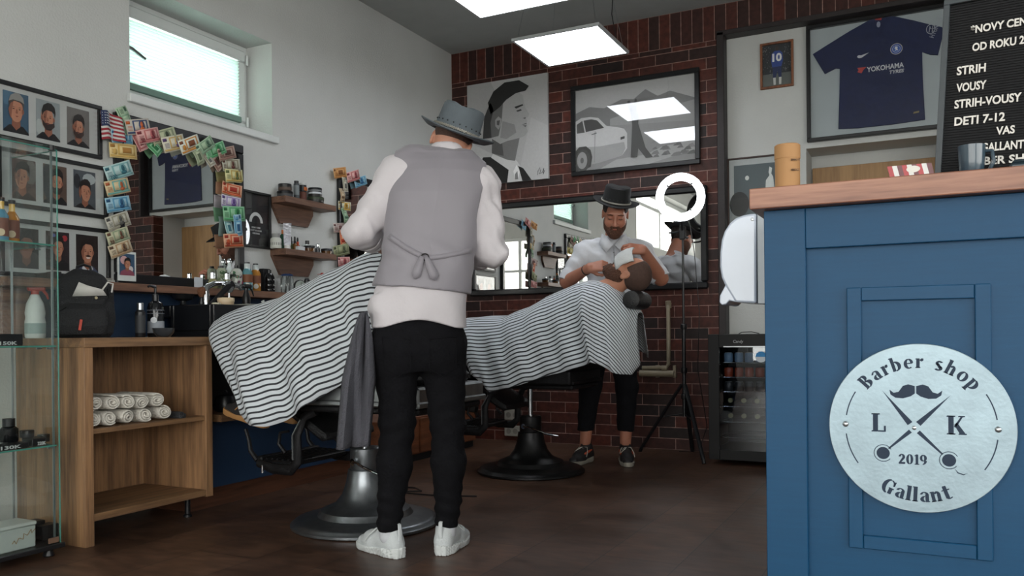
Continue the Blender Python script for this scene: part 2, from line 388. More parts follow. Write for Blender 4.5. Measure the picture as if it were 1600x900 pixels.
def wr(X,Y,Z,fx=1,fy=1,fz=1,ph=0.):   # soft cloth folds
    return (np.sin(X*31*fx+np.sin(Z*17*fz+ph)*1.6+Y*9*fy)*np.sin(Z*43*fz+np.sin(X*23*fx+ph*2)*1.8+Y*14*fy)+.6*np.sin(Z*87*fz+X*37*fx+np.sin(Y*29+ph)*2)*np.sin(X*53*fx+Y*41*fy+ph))
def npR(m): return np.array([[m[i][j] for j in range(3)] for i in range(3)])
def lookR(fwd,upv=(0,0,1)):   # columns: right, forward, up
    f=Vector(fwd).normalized(); r=f.cross(Vector(upv)).normalized(); u=r.cross(f)
    return np.array([[r.x,f.x,u.x],[r.y,f.y,u.y],[r.z,f.z,u.z]])
def head(S,C,R,s=1.,shut=True):
    C=np.array(C,float); P=lambda x,y,z: C+R@(np.array((x,y,z))*s); E=lambda c,r,k=.012,op='add': S.ell(P(*c),np.array(r)*s,k,R,op)
    E((0,-.018,.035),(.076,.095,.086),.02); E((0,.022,-.03),(.062,.068,.082),.03); E((0,.03,-.078),(.042,.05,.036),.03)
    E((0,.066,-.1),(.02,.016,.016),.03); E((.036,.055,-.03),(.026,.026,.026),.03); E((-.036,.055,-.03),(.026,.026,.026),.03)
    S.cap(P(-.04,.078,.03),P(.04,.078,.03),.012*s,k=.025)
    for q in (-1,1): E((q*.031,.103,.008),(.017,.014,.012),.012,'sub')
    for q in (-1,1): E((q*.031,.077,.006),(.0145,.0135,.0125),.004)
    S.cap(P(0,.088,.018),P(0,.113,-.03),.008*s,.012*s,k=.012)
    for q in (-1,1): E((q*.013,.1,-.034),(.009,.011,.008),.008)
    S.cap(P(-.019,.086,-.06),P(.019,.086,-.06),.006*s,k=.008); S.cap(P(-.015,.085,-.07),P(.015,.085,-.07),.0065*s,k=.008)
    for q in (-1,1):
        E((q*.077,-.008,-.004),(.009,.02,.032),.008); E((q*.086,-.006,-.002),(.006,.011,.019),.004,'sub')
def hand(S,W,R,s=1.,curl=(.5,.6,.5),pinch=0,rs=1.):
    """y: to the fingers, z: back of hand, x: thumb side"""
    W=np.array(W,float); P=lambda p: W+R@(np.array(p,float)*s)
    for x in (-.027,-.009,.009,.027): S.cap(P((x*.8,0,0)),P((x*1.15,.082,0)),.015*s,.0125*s,k=.012)
    for i,(x,l) in enumerate(((.033,.93),(.011,1.02),(-.011,.96),(-.032,.78))):
        p=np.array((x,.085,0.)); a=0; sp=(x*1.5)
        for j,L in enumerate((.043,.027,.021)):
            a+=curl[j]*(1.+.12*i)+(pinch if i==0 and j==0 else 0); q=p+np.array((sp*.12,math.cos(a),-math.sin(a)))*L*l
            S.cap(P(p),P(q),(.0098-.001*j)*s*rs,(.0090-.001*j)*s*rs,k=.004); p=q
    t=[(.026,.015,-.006),(.047,.045,-.02),(.05,.075,-.034),(.04,.1,-.044)]
    for j in range(3): S.cap(P(t[j]),P(t[j+1]),(.014,.0105,.0095)[j]*s*rs,(.0105,.0095,.0085)[j]*s*rs,k=.006)
def shoe(parent,loc,yaw,upper,sole,accent=None,s=1.,style=0,pitch=0):
    X=T(loc)@RZ(yaw)@RX(pitch)
    def fin(o):
        o.matrix_basis=X@Matrix.Scale(s,4); return o
    S=Sdf((-.075,-.135,-.02),(.075,.19,.16),.003)
    S.cap((0,-.075,.048),(0,.05,.04),.033,.033,k=.03); S.cap((0,.05,.04),(.004,.125,.03),.038,.03,k=.03,flat=((0,0,1),1.15))
    S.cap((0,-.078,.05),(0,-.068,.09),.031,.033,k=.03); S.cap((0,-.03,.07),(0,-.04,.1),.036,.036,k=.03); S.cap((0,.0,.07),(0,.07,.05),.03,.03,k=.03)
    S.ell((0,-.045,.145),(.031,.042,.05),.008,op='sub'); S.mod(lambda d,x,y,z: np.maximum(d,.012-z))
    up=fin(S.mesh('shoe_upper',upper,parent,smooth=4))
    S=Sdf((-.08,-.15,-.02),(.08,.2,.07),.003); 
    def so(x,y,z):
        w=np.interp(y,[-.12,-.114,-.1,-.08,-.055,0,.06,.115,.145,.158],[.006,.021,.032,.039,.042,.038,.047,.044,.03,.012]).astype(np.float32)
        e=np.maximum(np.abs(x-.002)-w*(.9+.25*np.clip(z/.03,0,1)),np.maximum(-.118-y-.12*(z-.01),y-.158-.1*z))
        top=np.interp(y,[-.12,-.05,.05,.165],[.042,.036,.026,.03]).astype(np.float32)
        return np.maximum(e,np.maximum(z-top,.001-z))
    S.put(so,(-.07,-.14,0),(.07,.18,.05),.001)
    S.mod(lambda d,x,y,z: np.maximum(d,np.sqrt((x/.047)**2+((y-.02)/.142)**2)*.045-.0475))
    if style==0: S.mod(lambda d,x,y,z: d+np.where(y<.05,.0012*np.sign(np.sin((x+y)*500)*1.+0*z),0)+np.where((y<.05),.001*np.sin(z*500+(x+y)*300),0))
    sl=fin(S.mesh('shoe_sole',sole,parent,smooth=2))
    mb=MB()
    for j in range(5):
        y=.0+.018*j; z=.104-.0085*j
        mb.tube([(-.027,y-.004,z-.014),(-.01,y+.003,z-.0005),(.012,y+.009,z-.001),(.027,y+.012,z-.016)],.0028,sole if accent is None else accent,6)
    mb.tube([(0,0,.104),(.03,-.005,.1),(.045,.03,.07),(.03,.045,.085),(0,.01,.105)],.0026,sole if accent is None else accent,6)
    mb.tube([(0,0,.104),(-.03,.0,.105),(-.047,.03,.075),(-.05,.05,.05)],.0026,sole if accent is None else accent,6)
    fin(mb.build('shoelace',parent)); mb=MB()
    mb.tube([(0,-.108,.06),(0,-.112,.09),(0,-.108,.13),(0,-.1,.132),(0,-.095,.12)],[.009,.009,.008,.008,.006],upper if style==0 else BLKM,8,flat=.5)
    fin(mb.build('pull_tab',parent)); return up,sl
def hat(parent,X,felt,band,s=1.,n=64):
    prof=[(.0,.108),(.055,.110),(.077,.106),(.084,.098),(.086,.08),(.089,.04),(.094,.006),(.1,.0),(.125,-.002),(.152,.0),(.153,.004),(.125,.003),(.1,.005),(.0,.006)]
    V=[];Fs=[]
    for (r,z) in prof:
        for i in range(n):
            a=2*PI*i/n; x=r*math.cos(a)*.92; y=r*math.sin(a)*1.08; q=max(0,(r-.1)/.053); z2=z+q*q*.018*(math.cos(a)**2)*1.0
            if z>.1: z2-=.010*math.exp(-(x/.028)**2)
            V.append((x,y,z2))
    for j in range(len(prof)-1):
        for i in range(n): k=(i+1)%n; Fs.append((j*n+i,(j+1)*n+i,(j+1)*n+k,j*n+k))
    mb=MB(); mb.add(V,Fs,felt); o=mb.build('hat',parent); o.matrix_basis=X@Matrix.Scale(s,4)
    mb=MB()
    for q in range(2): mb.tube([(.0975*.92*math.cos(a),.0975*1.08*math.sin(a),.016+.0035*math.sin(a*36+q*PI)) for a in [2*PI*i/144 for i in range(144)]],.0022,band,5,closed=True)
    b=mb.build('hat_band',o); 
    mb=MB()
    for i in range(22):
        a=2*PI*i/22; mb.sphere((.092*.92*math.cos(a),.092*1.08*math.sin(a),.034),.0028,BLKM,n=6)
    mb.build('eyelet',o); return o
# ================================================================ THE ROOM
D=5.95; H=3.2; XR=6.5; Y0=-2.6
# floor
m,nt,b=nodes('dark wood look tiles'); tc=N(nt,'ShaderNodeTexCoord'); mp=N(nt,'ShaderNodeMapping'); mp.inputs['Rotation'].default_value=(0,0,PI/2)
nt.links.new(tc.outputs['Object'],mp.inputs['Vector']); bk=N(nt,'ShaderNodeTexBrick'); nt.links.new(mp.outputs['Vector'],bk.inputs['Vector'])
bk.inputs['Scale'].default_value=1; bk.inputs['Brick Width'].default_value=1.2; bk.inputs['Row Height'].default_value=.3; bk.inputs['Mortar Size'].default_value=.0022
bk.inputs['Color1'].default_value=(*lin('#5c4233'),1); bk.inputs['Color2'].default_value=(*lin('#4a3428'),1); bk.inputs['Mortar'].default_value=(*lin('#1e1714'),1)
m2=N(nt,'ShaderNodeMapping'); m2.inputs['Scale'].default_value=(1.2,.35,1); nt.links.new(mp.outputs['Vector'],m2.inputs['Vector'])
n1=N(nt,'ShaderNodeTexNoise'); n1.inputs['Scale'].default_value=3.2; n1.inputs['Detail'].default_value=7; n1.inputs['Roughness'].default_value=.65; nt.links.new(tc.outputs['Object'],n1.inputs['Vector'])
n3=N(nt,'ShaderNodeTexNoise'); n3.inputs['Scale'].default_value=22; n3.inputs['Detail'].default_value=6; nt.links.new(m2.outputs['Vector'],n3.inputs['Vector'])
ad=N(nt,'ShaderNodeMath',operation='MULTIPLY'); nt.links.new(n1.outputs['Fac'],ad.inputs[0]); nt.links.new(n3.outputs['Fac'],ad.inputs[1])
mr=N(nt,'ShaderNodeMapRange'); mr.inputs['From Min'].default_value=.12; mr.inputs['From Max'].default_value=.4; mr.inputs['To Min'].default_value=.55; mr.inputs['To Max'].default_value=1.4; nt.links.new(ad.outputs[0],mr.inputs['Value'])
sc=N(nt,'ShaderNodeVectorMath',operation='SCALE'); nt.links.new(bk.outputs['Color'],sc.inputs[0]); nt.links.new(mr.outputs[0],sc.inputs['Scale']); nt.links.new(sc.outputs[0],b.inputs['Base Color'])
mr2=N(nt,'ShaderNodeMapRange'); mr2.inputs['To Min'].default_value=.25; mr2.inputs['To Max'].default_value=.6; nt.links.new(n1.outputs['Fac'],mr2.inputs['Value']); nt.links.new(mr2.outputs[0],b.inputs['Roughness'])
bp=N(nt,'ShaderNodeBump'); bp.inputs['Strength'].default_value=.25; bp.inputs['Distance'].default_value=.003; nt.links.new(n3.outputs['Fac'],bp.inputs['Height']); nt.links.new(bp.outputs['Normal'],b.inputs['Normal'])
FLOOR=m
struct('floor',MB().box((-.3,Y0-.2,-.1),(XR+.2,D+1.2,0),FLOOR),'dark brown wood-look tiled floor')
struct('ceiling',MB().box((-.3,Y0-.2,H),(XR+.2,D+1.2,H+.12),CEIL),'plain grey-white ceiling')
# left wall with the high window opening
wy0,wy1,wz0,wz1=2.82,3.82,2.055,2.632
w=MB(); w.box((-.28,Y0-.2,0),(0,1.0,wz0+.05),WHITE); w.box((-.28,1.,0),(0,D+.3,wz0),WHITE); w.box((-.28,Y0-.2,2.95),(0,1.,H),WHITE); w.box((-.28,1.,wz1),(0,D+.3,H),WHITE); w.box((-.28,1.,wz0),(0,wy0,wz1),WHITE); w.box((-.28,Y0-.2,wz0+.05),(0,-2.2,2.95),WHITE); w.box((-.28,wy1,wz0),(0,D+.3,wz1),WHITE)
struct('wall_left',w,'white plastered side wall carrying mirrors and shelves')
BRK=brickmat('brick cladding'); BRKS=brickmat('brick soldier course',('Z','X'),True); BRKY=brickmat('brick jamb',('Y','Z'),False,.8)
w=MB(); w.box((0,D,0),(2.24,D+.12,2.95),BRK)
struct('wall_back',w,'dark red brick-clad back wall')
w=MB(); w.box((3.78,D,0),(XR,D+.12,2.98),BRK); w.box((3.6,D,0),(3.78,D+.12,2.12),BRK); struct('wall_back_right',w,'brick-clad pier right of the white recess')
w=MB(); w.box((0,0,0),(2.24,.125,.25),BRKS); w.box((2.24,0,.03),(XR,.125,.25),BRKS); o=struct('trim_1',w,'upright brick course under the ceiling'); o.location=(0,D-.004,2.95)
# white recess
w=MB(); w.box((2.24,D+.1,2.127),(3.78,D+.25,3.0),WHITE); w.box((2.24,D+.1,0),(2.79,D+.25,2.127),WHITE)
w.box((2.72,D+.25,0),(2.79,D+.8,2.127),WHITE); w.box((3.6,D+.12,0),(3.66,D+.8,2.127),WHITE); w.box((2.79,D+.25,2.127),(3.66,D+.8,2.2),WHITE); w.box((2.6,D+.40,0),(3.8,D+.5,2.2),WHITE)
struct('wall_recess',w,'white recessed wall inside the brick surround')
DKB=M('dark brick reveal','#241d1e',.5,var=.2,scale=20,bump=.2)
w=MB(); w.box((2.2,D-.012,0),(2.252,D+.1,3.0),DKB); w.box((2.2,D-.012,2.975),(3.80,D+.1,3.01),DKB); w.box((3.775,D-.012,2.12),(3.80,D+.1,2.975),DKB)
struct('trim_2',w,'dark edge tiles around the white recess',bevel=.004)
DOORW=wood('door veneer','#8a6742','#b08a5c',.5,axis=2,fine=.7)
w=MB(); w.box((2.80,D+.36,0),(3.6,D+.40,2.035),DOORW); dr=struct('door_1',w,'plain light brown veneer door in the recess',bevel=.003)
w=MB(); w.cyl((2.9,D+.36,1.02),(2.9,D+.31,1.02),.009,STEEL); w.cyl((2.9,D+.315,1.02),(3.02,D+.315,1.02),.008,STEEL); w.build('door_handle',dr)
# right and front walls with big shop windows
FRM=M('white window profile','#cfd3d2',.4,var=.02)
def shopwin(name,axis,pos,a0,a1,z0,z1,divs,label):
    o=bpy.data.objects.new(name,None); COL.objects.link(o); o['kind']='structure'; o['label']=label; o['category']='window'
    mb=MB(); g=MB(); w=.06
    def bx(m,u0,u1,v0,v1,d,mat):
        if axis=='y': m.box((u0,pos-d,v0),(u1,pos+d,v1),mat)
        else: m.box((pos-d,u0,v0),(pos+d,u1,v1),mat)
    bx(mb,a0,a1,z0,z0+w,.035,FRM); bx(mb,a0,a1,z1-w,z1,.035,FRM)
    for i in range(divs+1):
        u=a0+(a1-a0-w)*i/divs; bx(mb,u,u+w,z0+w,z1-w,.035,FRM)
    bx(mb,a0+w,a1-w,z0+(z1-z0)*.72,z0+(z1-z0)*.72+w*.8,.03,FRM)
    bx(g,a0+w*.5,a1-w*.5,z0+w*.5,z1-w*.5,.004,pane('shop window glass',(.975,.985,.97)))
    mb.build('window_frame',o,bevel=.004); g.build('window_pane',o); return o
w=MB(); w.box((0,Y0-.2,0),(1.0,Y0,H),WHITE); w.box((1.,Y0-.2,0),(6.2,Y0,.35),WHITE); w.box((1.,Y0-.2,2.75),(6.2,Y0,H),WHITE); w.box((6.2,Y0-.2,0),(XR,Y0,H),WHITE)
struct('wall_front',w,'shop front wall behind the viewer')
shopwin('window_2','y',Y0-.1,1.0,6.2,.35,2.75,4,'large shop front window')
w=MB(); w.box((XR,Y0-.2,0),(XR+.2,-1.9,H),WHITE); w.box((XR,-1.9,0),(XR+.2,2.6,.8),WHITE); w.box((XR,-1.9,2.6),(XR+.2,2.6,H),WHITE); w.box((XR,2.6,0),(XR+.2,D+.3,H),WHITE)
struct('wall_right',w,'right side wall')
shopwin('window_3','x',XR+.1,-1.9,2.6,.8,2.6,3,'wide side window')
shopwin('window_4','x',-.18,-2.2,1.0,wz0+.05,2.95,2,'wide high side window outside the photo')
# high window in the left wall
W1=bpy.data.objects.new('window_1',None); COL.objects.link(W1); W1['kind']='structure'; W1['label']='small high window with a pleated blind'; W1['category']='window'
def rectframe(mb,y0,y1,z0,z1,w,x0,x1,mat,b=.004):
    mb.box((x0,y0,z0),(x1,y1,z0+w),mat,b=b); mb.box((x0,y0,z1-w),(x1,y1,z1),mat,b=b); mb.box((x0,y0,z0+w),(x1,y0+w,z1-w),mat,b=b); mb.box((x0,y1-w,z0+w),(x1,y1,z1-w),mat,b=b)
mb=MB(); rectframe(mb,wy0,wy1,wz0,wz1,.05,-.26,-.2,FRM); mb.build('window_frame',W1)
mb=MB(); rectframe(mb,wy0+.035,wy1-.035,wz0+.035,wz1-.035,.07,-.25,-.175,FRM,.008); mb.build('sash',W1)
mb=MB(); mb.box((-.232,wy0+.09,wz0+.09),(-.226,wy1-.09,wz1-.09),pane('window glass',(.95,1,.98))); mb.build('window_pane',W1)
mb=MB(); mb.box((0-.19,wy0-.0,wz0-.005),(.0,wy1,wz0+.012),FRM); mb.box((0,wy0-.02,wz0-.03),(.028,wy1+.03,wz0+.012),FRM,b=.004); mb.build('window_sill',W1)
m,nt,b=nodes('blind fabric'); b.inputs['Base Color'].default_value=(.72,.86,.82,1); b.inputs['Roughness'].default_value=.8
t=N(nt,'ShaderNodeBsdfTranslucent'); t.inputs['Color'].default_value=(.92,.98,.96,1); mx=N(nt,'ShaderNodeMixShader'); mx.inputs[0].default_value=.42
nt.links.new(b.outputs[0],mx.inputs[1]); nt.links.new(t.outputs[0],mx.inputs[2]); nt.links.new(mx.outputs[0],nt.nodes['Material Output'].inputs['Surface']); BLIND=m
mb=MB(); z=wz0+.125; V=[];Fs=[]; i=0
while z<wz1-.11:
    V+=[(-.170+(.008 if i%2 else -.006),wy0+.10,z),(-.170+(.008 if i%2 else -.006),wy1-.1,z)]; z+=.0095; i+=1
Fs=[(2*j,2*j+1,2*j+3,2*j+2) for j in range(i-1)]; mb.add(V,Fs,BLIND); bl=mb.build('pleated_blind',W1,smooth=False); s_=bl.modifiers.new('thick','SOLIDIFY'); s_.thickness=.0008
mb=MB(); mb.box((-.174,wy0+.095,wz0+.093),(-.152,wy1-.095,wz0+.127),M('blind rail','#6f8a80',.6),b=.002); mb.box((-.178,wy0+.098,z),(-.158,wy1-.098,z+.014),FRM,b=.002); mb.build('blind_rail',W1)
mb=MB(); mb.tube([(-.17,wy0+.09,2.36),(-.14,wy0+.09,2.36),(-.13,wy0+.12,2.35),(-.13,wy0+.2,2.32)],[.009,.009,.01,.008],STEEL,8); mb.build('window_handle',W1)
mb=MB(); 
for zz in (wz0+.08,wz1-.12): mb.cyl((-.17,wy1-.03,zz),(-.17,wy1-.03,zz+.06),.008,FRM)
mb.build('hinge',W1)
# baseboard pieces
struct('baseboard_right',MB().box((XR-.015,Y0,0),(XR,D,.08),M('grey skirting','#8b8b88',.5)),'grey skirting board')
# ================================================================ LIGHT PANELS
LEDM=emis('led diffuser','#f4f8ff',7.0); AL=M('white aluminium','#b9bcbd',.35,metal=.3)
def led(x,y,label):
    t=thing('ceiling_light',label,'ceiling light',(x,y,2.75),0,'square hanging light panels')
    f=MB(); 
    for a,b_ in (((-.3,-.29,0),(.3,-.275,.018)),((-.3,.275,0),(.3,.29,.018)),((-.3,-.275,0),(-.285,.275,.018)),((.285,-.275,0),(.3,.275,.018))): f.box(a,b_,AL)
    f.box((-.285,-.275,.012),(.285,.275,.02),AL); f.build('light_frame',t)
    MB().box((-.285,-.275,.002),(.285,.275,.006),LEDM).build('diffuser',t)
    for sx in (-1,1):
        for sy in (-1,1): MB().cyl((sx*.27,sy*.26,.02),(sx*.2,sy*.2,.45),.0012,STEEL,n=5).build('suspension_wire',t)
    MB().tube([(.2,.2,.02),(.23,.22,.1),(.21,.2,.25),(.22,.21,.45)],.003,BLKP,5).build('power_cable',t); return t
led(1.445,5.065,'square white light panel hanging nearest the brick wall, whole panel in view')
led(1.445,4.06,'square white hanging light panel, second from the brick wall, cropped at the top')
led(5.3,.2,'added square light panel out of view, right of the viewer')  # added unseen lamp, placed where its reflection stays out of the glass
# ================================================================ BACK WALL THINGS
def flat(mb,X,pts,z,mat): mb.add([(p[0],p[1],z) for p in pts],[tuple(range(len(pts)))],mat,X); return mb
def G(v): 
    h='%02x'%int(v); return F('#'+h*3,.55)
# grey portrait canvas (generic young man in profile)
t=thing('portrait_canvas','black and white canvas of a man in profile on the brick wall','picture',(.52,D-.001,2.08))
X=frame((0,-1,0),(1,0,0),(-.36,-.0,0)); mb=MB(); mb.box((0,0,.0),(.725,.83,.022),G(172),X)
def PF(pts,z,g): flat(mb,X,[(x*.725,y*.83) for x,y in pts],.022+z*.0006,G(g))
PF([(0,0),(1,0),(1,1),(0,1)],.5,178); PF([(.0,.45),(.3,.3),(.45,.75),(.3,1),(0,1)],.8,164); PF([(.62,.0),(1,0),(1,.5),(.8,.6)],.8,186)
PF([(.12,0),(.14,.2),(.2,.27),(.42,.26),(.7,.12),(.8,0)],2,28)      # jacket
PF([(.3,.26),(.36,.33),(.62,.2),(.66,.15),(.7,0),(.5,0),(.52,.12)],3,205)     # shirt
PF([(.31,.3),(.32,.55),(.62,.55),(.66,.42),(.6,.2),(.5,.22)],4,120); PF([(.31,.3),(.32,.5),(.44,.42),(.46,.26)],5,84) # neck
PF([(.3,.45),(.26,.62),(.28,.8),(.4,.88),(.6,.9),(.7,.82),(.72,.74),(.735,.7),(.78,.63),(.765,.605),(.74,.6),(.755,.565),(.745,.545),(.755,.525),(.745,.5),(.76,.47),(.73,.43),(.66,.415),(.5,.40),(.42,.38)],6,165)
PF([(.45,.6),(.6,.55),(.62,.47),(.5,.42),(.42,.44)],7,140); PF([(.3,.45),(.28,.62),(.3,.72),(.46,.78),(.44,.6),(.4,.46)],7,98)
PF([(.3,.68),(.27,.8),(.34,.9),(.48,.97),(.66,.97),(.78,.9),(.74,.86),(.62,.85),(.5,.8),(.42,.74)],8,30)
PF([(.2,.45),(.22,.66),(.3,.8),(.34,.72),(.3,.6),(.31,.45)],8,52)
PF([(.36,.56),(.36,.62),(.4,.65),(.44,.62),(.43,.56),(.4,.52)],9,150); PF([(.38,.57),(.38,.61),(.42,.61),(.41,.56)],10,80)
PF([(.6,.72),(.7,.735),(.71,.722),(.62,.7)],9,40); PF([(.62,.68),(.68,.69),(.69,.675),(.64,.668)],9,60); PF([(.68,.535),(.75,.55),(.745,.54)],9,70); PF([(.7,.53),(.75,.53),(.735,.51)],9,105); PF([(.7,.6),(.74,.605),(.73,.59)],9,70)
PF([(.6,.02),(.58,.1),(.62,.16),(.66,.1),(.64,.02)],9,235); PF([(.6,.02),(.6,.07),(.63,.1),(.64,.02)],10,130)
PF([(.64,.15),(.69,.0),(.8,.0),(.72,.1)],10,30)
mb.tube([X@Vector((x*.725,y*.83,.0265)) for x,y in ((.87,.04),(.88,.08),(.9,.11),(.91,.07),(.89,.05),(.93,.06),(.95,.1),(.94,.04),(.96,.08))],.002,G(40),4)
mb.build('canvas',t)
# framed photograph of an old car
t=thing('framed_car_picture','black framed grey photo of an old car in the hills','picture',(1.58,D-.001,2.075))
X=frame((0,-1,0),(1,0,0),(-.5,0,0)); Wd,Ht=1.0,.695
mb=MB()
for lo,hi in (((0,0,0),(Wd,.035,.03)),((0,Ht-.035,0),(Wd,Ht,.03)),((0,.035,0),(.035,Ht-.035,.03)),((Wd-.035,.035,0),(Wd,Ht-.035,.03))): mb.box(lo,hi,BLACK,X,b=.004)
mb.build('picture_frame',t); mb=MB()
def PF(pts,z,g): flat(mb,X,[(.035+x*.93,.035+y*.625) for x,y in pts],.006+z*.0006,G(g))
PF([(0,0),(1,0),(1,1),(0,1)],0,178); PF([(0,.72),(.12,.78),(.25,.74),(.4,.82),(.5,.8),(.6,.9),(.7,.8),(.8,.84),(1,.72),(1,.45),(0,.45)],1,120)
PF([(.3,.6),(.5,.66),(.7,.64),(1,.7),(1,.3),(.3,.3)],2,150); PF([(0,.5),(.3,.52),(.5,.5),(1,.46),(1,0),(0,0)],3,138); PF([(.35,.1),(.6,.12),(1,.35),(1,.12),(.6,0),(.2,0)],4,165)
for i in range(26):
    a,b_=random.uniform(.66,.98),random.uniform(.05,.33); s=random.uniform(.02,.05); PF([(a-s,b_),(a-.3*s,b_+s),(a+.5*s,b_+1.3*s),(a+s,b_)],5+i*.05,random.choice((108,120,96,132)))
# car side
PF([(0,.3),(0,.62),(.05,.655),(.13,.655),(.2,.63),(.27,.52),(.36,.49),(.42,.46),(.445,.4),(.445,.22),(.4,.14),(.2,.08),(0,.06)],8,196)
PF([(0,.3),(.2,.28),(.42,.3),(.43,.22),(.4,.14),(.2,.08),(0,.06)],9,160); PF([(.01,.47),(.01,.58),(.06,.62),(.08,.47)],10,70); PF([(.09,.475),(.07,.62),(.14,.625),(.19,.6),(.25,.5)],10,60)
PF([(0,.255),(.03,.3),(.09,.3),(.13,.25),(.145,.16),(.13,.04),(0,.0)],11,40); PF(circ(.06,.13,.065,.14),12,58); PF(circ(.055,.13,.045,.105),13,150); PF(circ(.055,.13,.015,.035),14,90)
PF([(.14,.44),(.185,.455),(.185,.44),(.14,.43)],12,90); PF([(.39,.36),(.425,.37),(.425,.34),(.39,.33)],12,50); PF([(.16,.09),(.17,.47),(.175,.47),(.165,.09)],12,130)
# a plain bare tree beside the car
PF([(.475,.1),(.49,.5),(.47,.66),(.45,.78),(.47,.79),(.5,.68),(.515,.8),(.53,.79),(.53,.66),(.55,.6),(.54,.5),(.6,.2),(.66,.08),(.6,.08),(.54,.2),(.53,.1)],15,64)
mb.build('picture_print',t)
mb=MB(); mb.box((.03,.03,.022),(Wd-.03,Ht-.03,.024),pane('picture glass',(1,1,1),1.3,1.6),X); mb.build('glass_pane',t)
# wide mirror
t=thing('wall_mirror','wide black framed mirror on the brick wall','mirror',(1.15,D-.001,1.173))
X=frame((0,-1,0),(1,0,0),(-.98,0,0)); Wd,Ht=1.96,.745; mb=MB()
for lo,hi in (((0,0,0),(Wd,.05,.035)),((0,Ht-.05,0),(Wd,Ht,.035)),((0,.05,0),(.05,Ht-.05,.035)),((Wd-.05,.05,0),(Wd,Ht-.05,.035))): mb.box(lo,hi,BLACK,X,b=.01)
mb.build('mirror_frame',t); MB().box((.04,.04,.004),(Wd-.04,Ht-.04,.014),MIRROR,X).build('mirror_glass',t)
# small framed football photo
t=thing('small_picture','small brown framed photo of a football player seen from behind, number 10','picture',(2.6,D+.099,2.575))
X=frame((0,-1,0),(1,0,0),(-.113,0,0)); Wd,Ht=.226,.325; mb=MB(); BRF=wood('brown frame wood','#5a3320','#8a5638',.5,2)
for lo,hi in (((0,0,0),(Wd,.016,.018)),((0,Ht-.016,0),(Wd,Ht,.018)),((0,.016,0),(.016,Ht-.016,.018)),((Wd-.016,.016,0),(Wd,Ht-.016,.018))): mb.box(lo,hi,BRF,X,b=.002)
mb.build('picture_frame',t); mb=MB()
def PF(pts,z,c): flat(mb,X,[(.016+x*.194,.016+y*.293) for x,y in pts],.004+z*.0006,F(c))
PF([(0,0),(1,0),(1,1),(0,1)],0,'#23272c'); PF([(0,0),(1,0),(1,.3),(0,.3)],1,'#5d625f')
for i in range(120): 
    a,b_=random.random(),random.uniform(.3,.98); PF([(a-.02,b_-.012),(a+.02,b_-.012),(a,b_+.012)],1.5+i*.002,random.choice(('#4a4f55','#6b6e70','#33373c','#8a8c8a')))
PF([(.34,.45),(.3,.62),(.32,.78),(.42,.84),(.6,.84),(.7,.78),(.72,.6),(.66,.45)],3,'#24438f'); PF([(.36,.2),(.36,.46),(.66,.46),(.66,.2),(.56,.2),(.52,.36),(.46,.2)],4,'#1a2a5a')
PF([(.38,.03),(.37,.2),(.46,.2),(.46,.03)],4,'#c9cbc8'); PF([(.57,.03),(.57,.2),(.66,.2),(.65,.03)],4,'#c9cbc8'); PF(circ(.51,.9,.06,.055),4,'#3a2a22')
text(mb,'10',.075,F('#e8eaea'),X@T((.115,.19,.0075)),bold=.003,center=True); mb.build('photo_print',t)
MB().box((.012,.012,.013),(Wd-.012,Ht-.012,.015),PANE,X).build('glass_pane',t)
# framed jersey
jx0,jx1,jz0,jz1=2.80,3.745,2.165,2.965; YJ=D+.1
t=thing('framed_jersey','large black frame holding a dark blue football shirt','picture',((jx0+jx1)/2,YJ-.001,jz0)); O=Vector(((jx0+jx1)/2,YJ-.001,jz0))
X=frame((0,-1,0),(1,0,0),(jx0-O.x,0,0)); Wd,Ht=jx1-jx0,jz1-jz0; mb=MB()
for lo,hi in (((0,0,0),(Wd,.025,.04)),((0,Ht-.025,0),(Wd,Ht,.04)),((0,.025,0),(.025,Ht-.025,.04)),((Wd-.025,.025,0),(Wd,Ht-.025,.04))): mb.box(lo,hi,BLACK,X,b=.003)
mb.build('picture_frame',t); MB().box((.02,.02,.002),(Wd-.02,Ht-.02,.008),M('backing card','#aab4b8',.8),X).build('backing_board',t)
def jp(zx,zy):   # point on the shirt plane read from the 1324 px crop
    p=at(1100+zx*.3776,zy*.3776,1,YJ-.02); return (p.x-O.x,p.z-O.z)
JM=M('jersey cloth','#111f49',.8,var=.18,scale=25,bump=.5,bscale=18,sheen=.02)
pts=[jp(*q) for q in ((718,63),(745,63),(800,70),(870,85),(930,100),(985,112),(992,130),(968,228),(935,226),(903,215),(905,320),(915,495),(780,515),(640,530),(556,534),(560,400),(562,285),(545,283),(500,306),(450,224),(520,180),(600,130),(680,85))]
X2=frame((0,-1,0),(1,0,0),(0,0,0)); mb=MB(); mb.prism(pts,.012,JM,X2,z0=.01); jb=mb.build('jersey',t,bevel=.003)
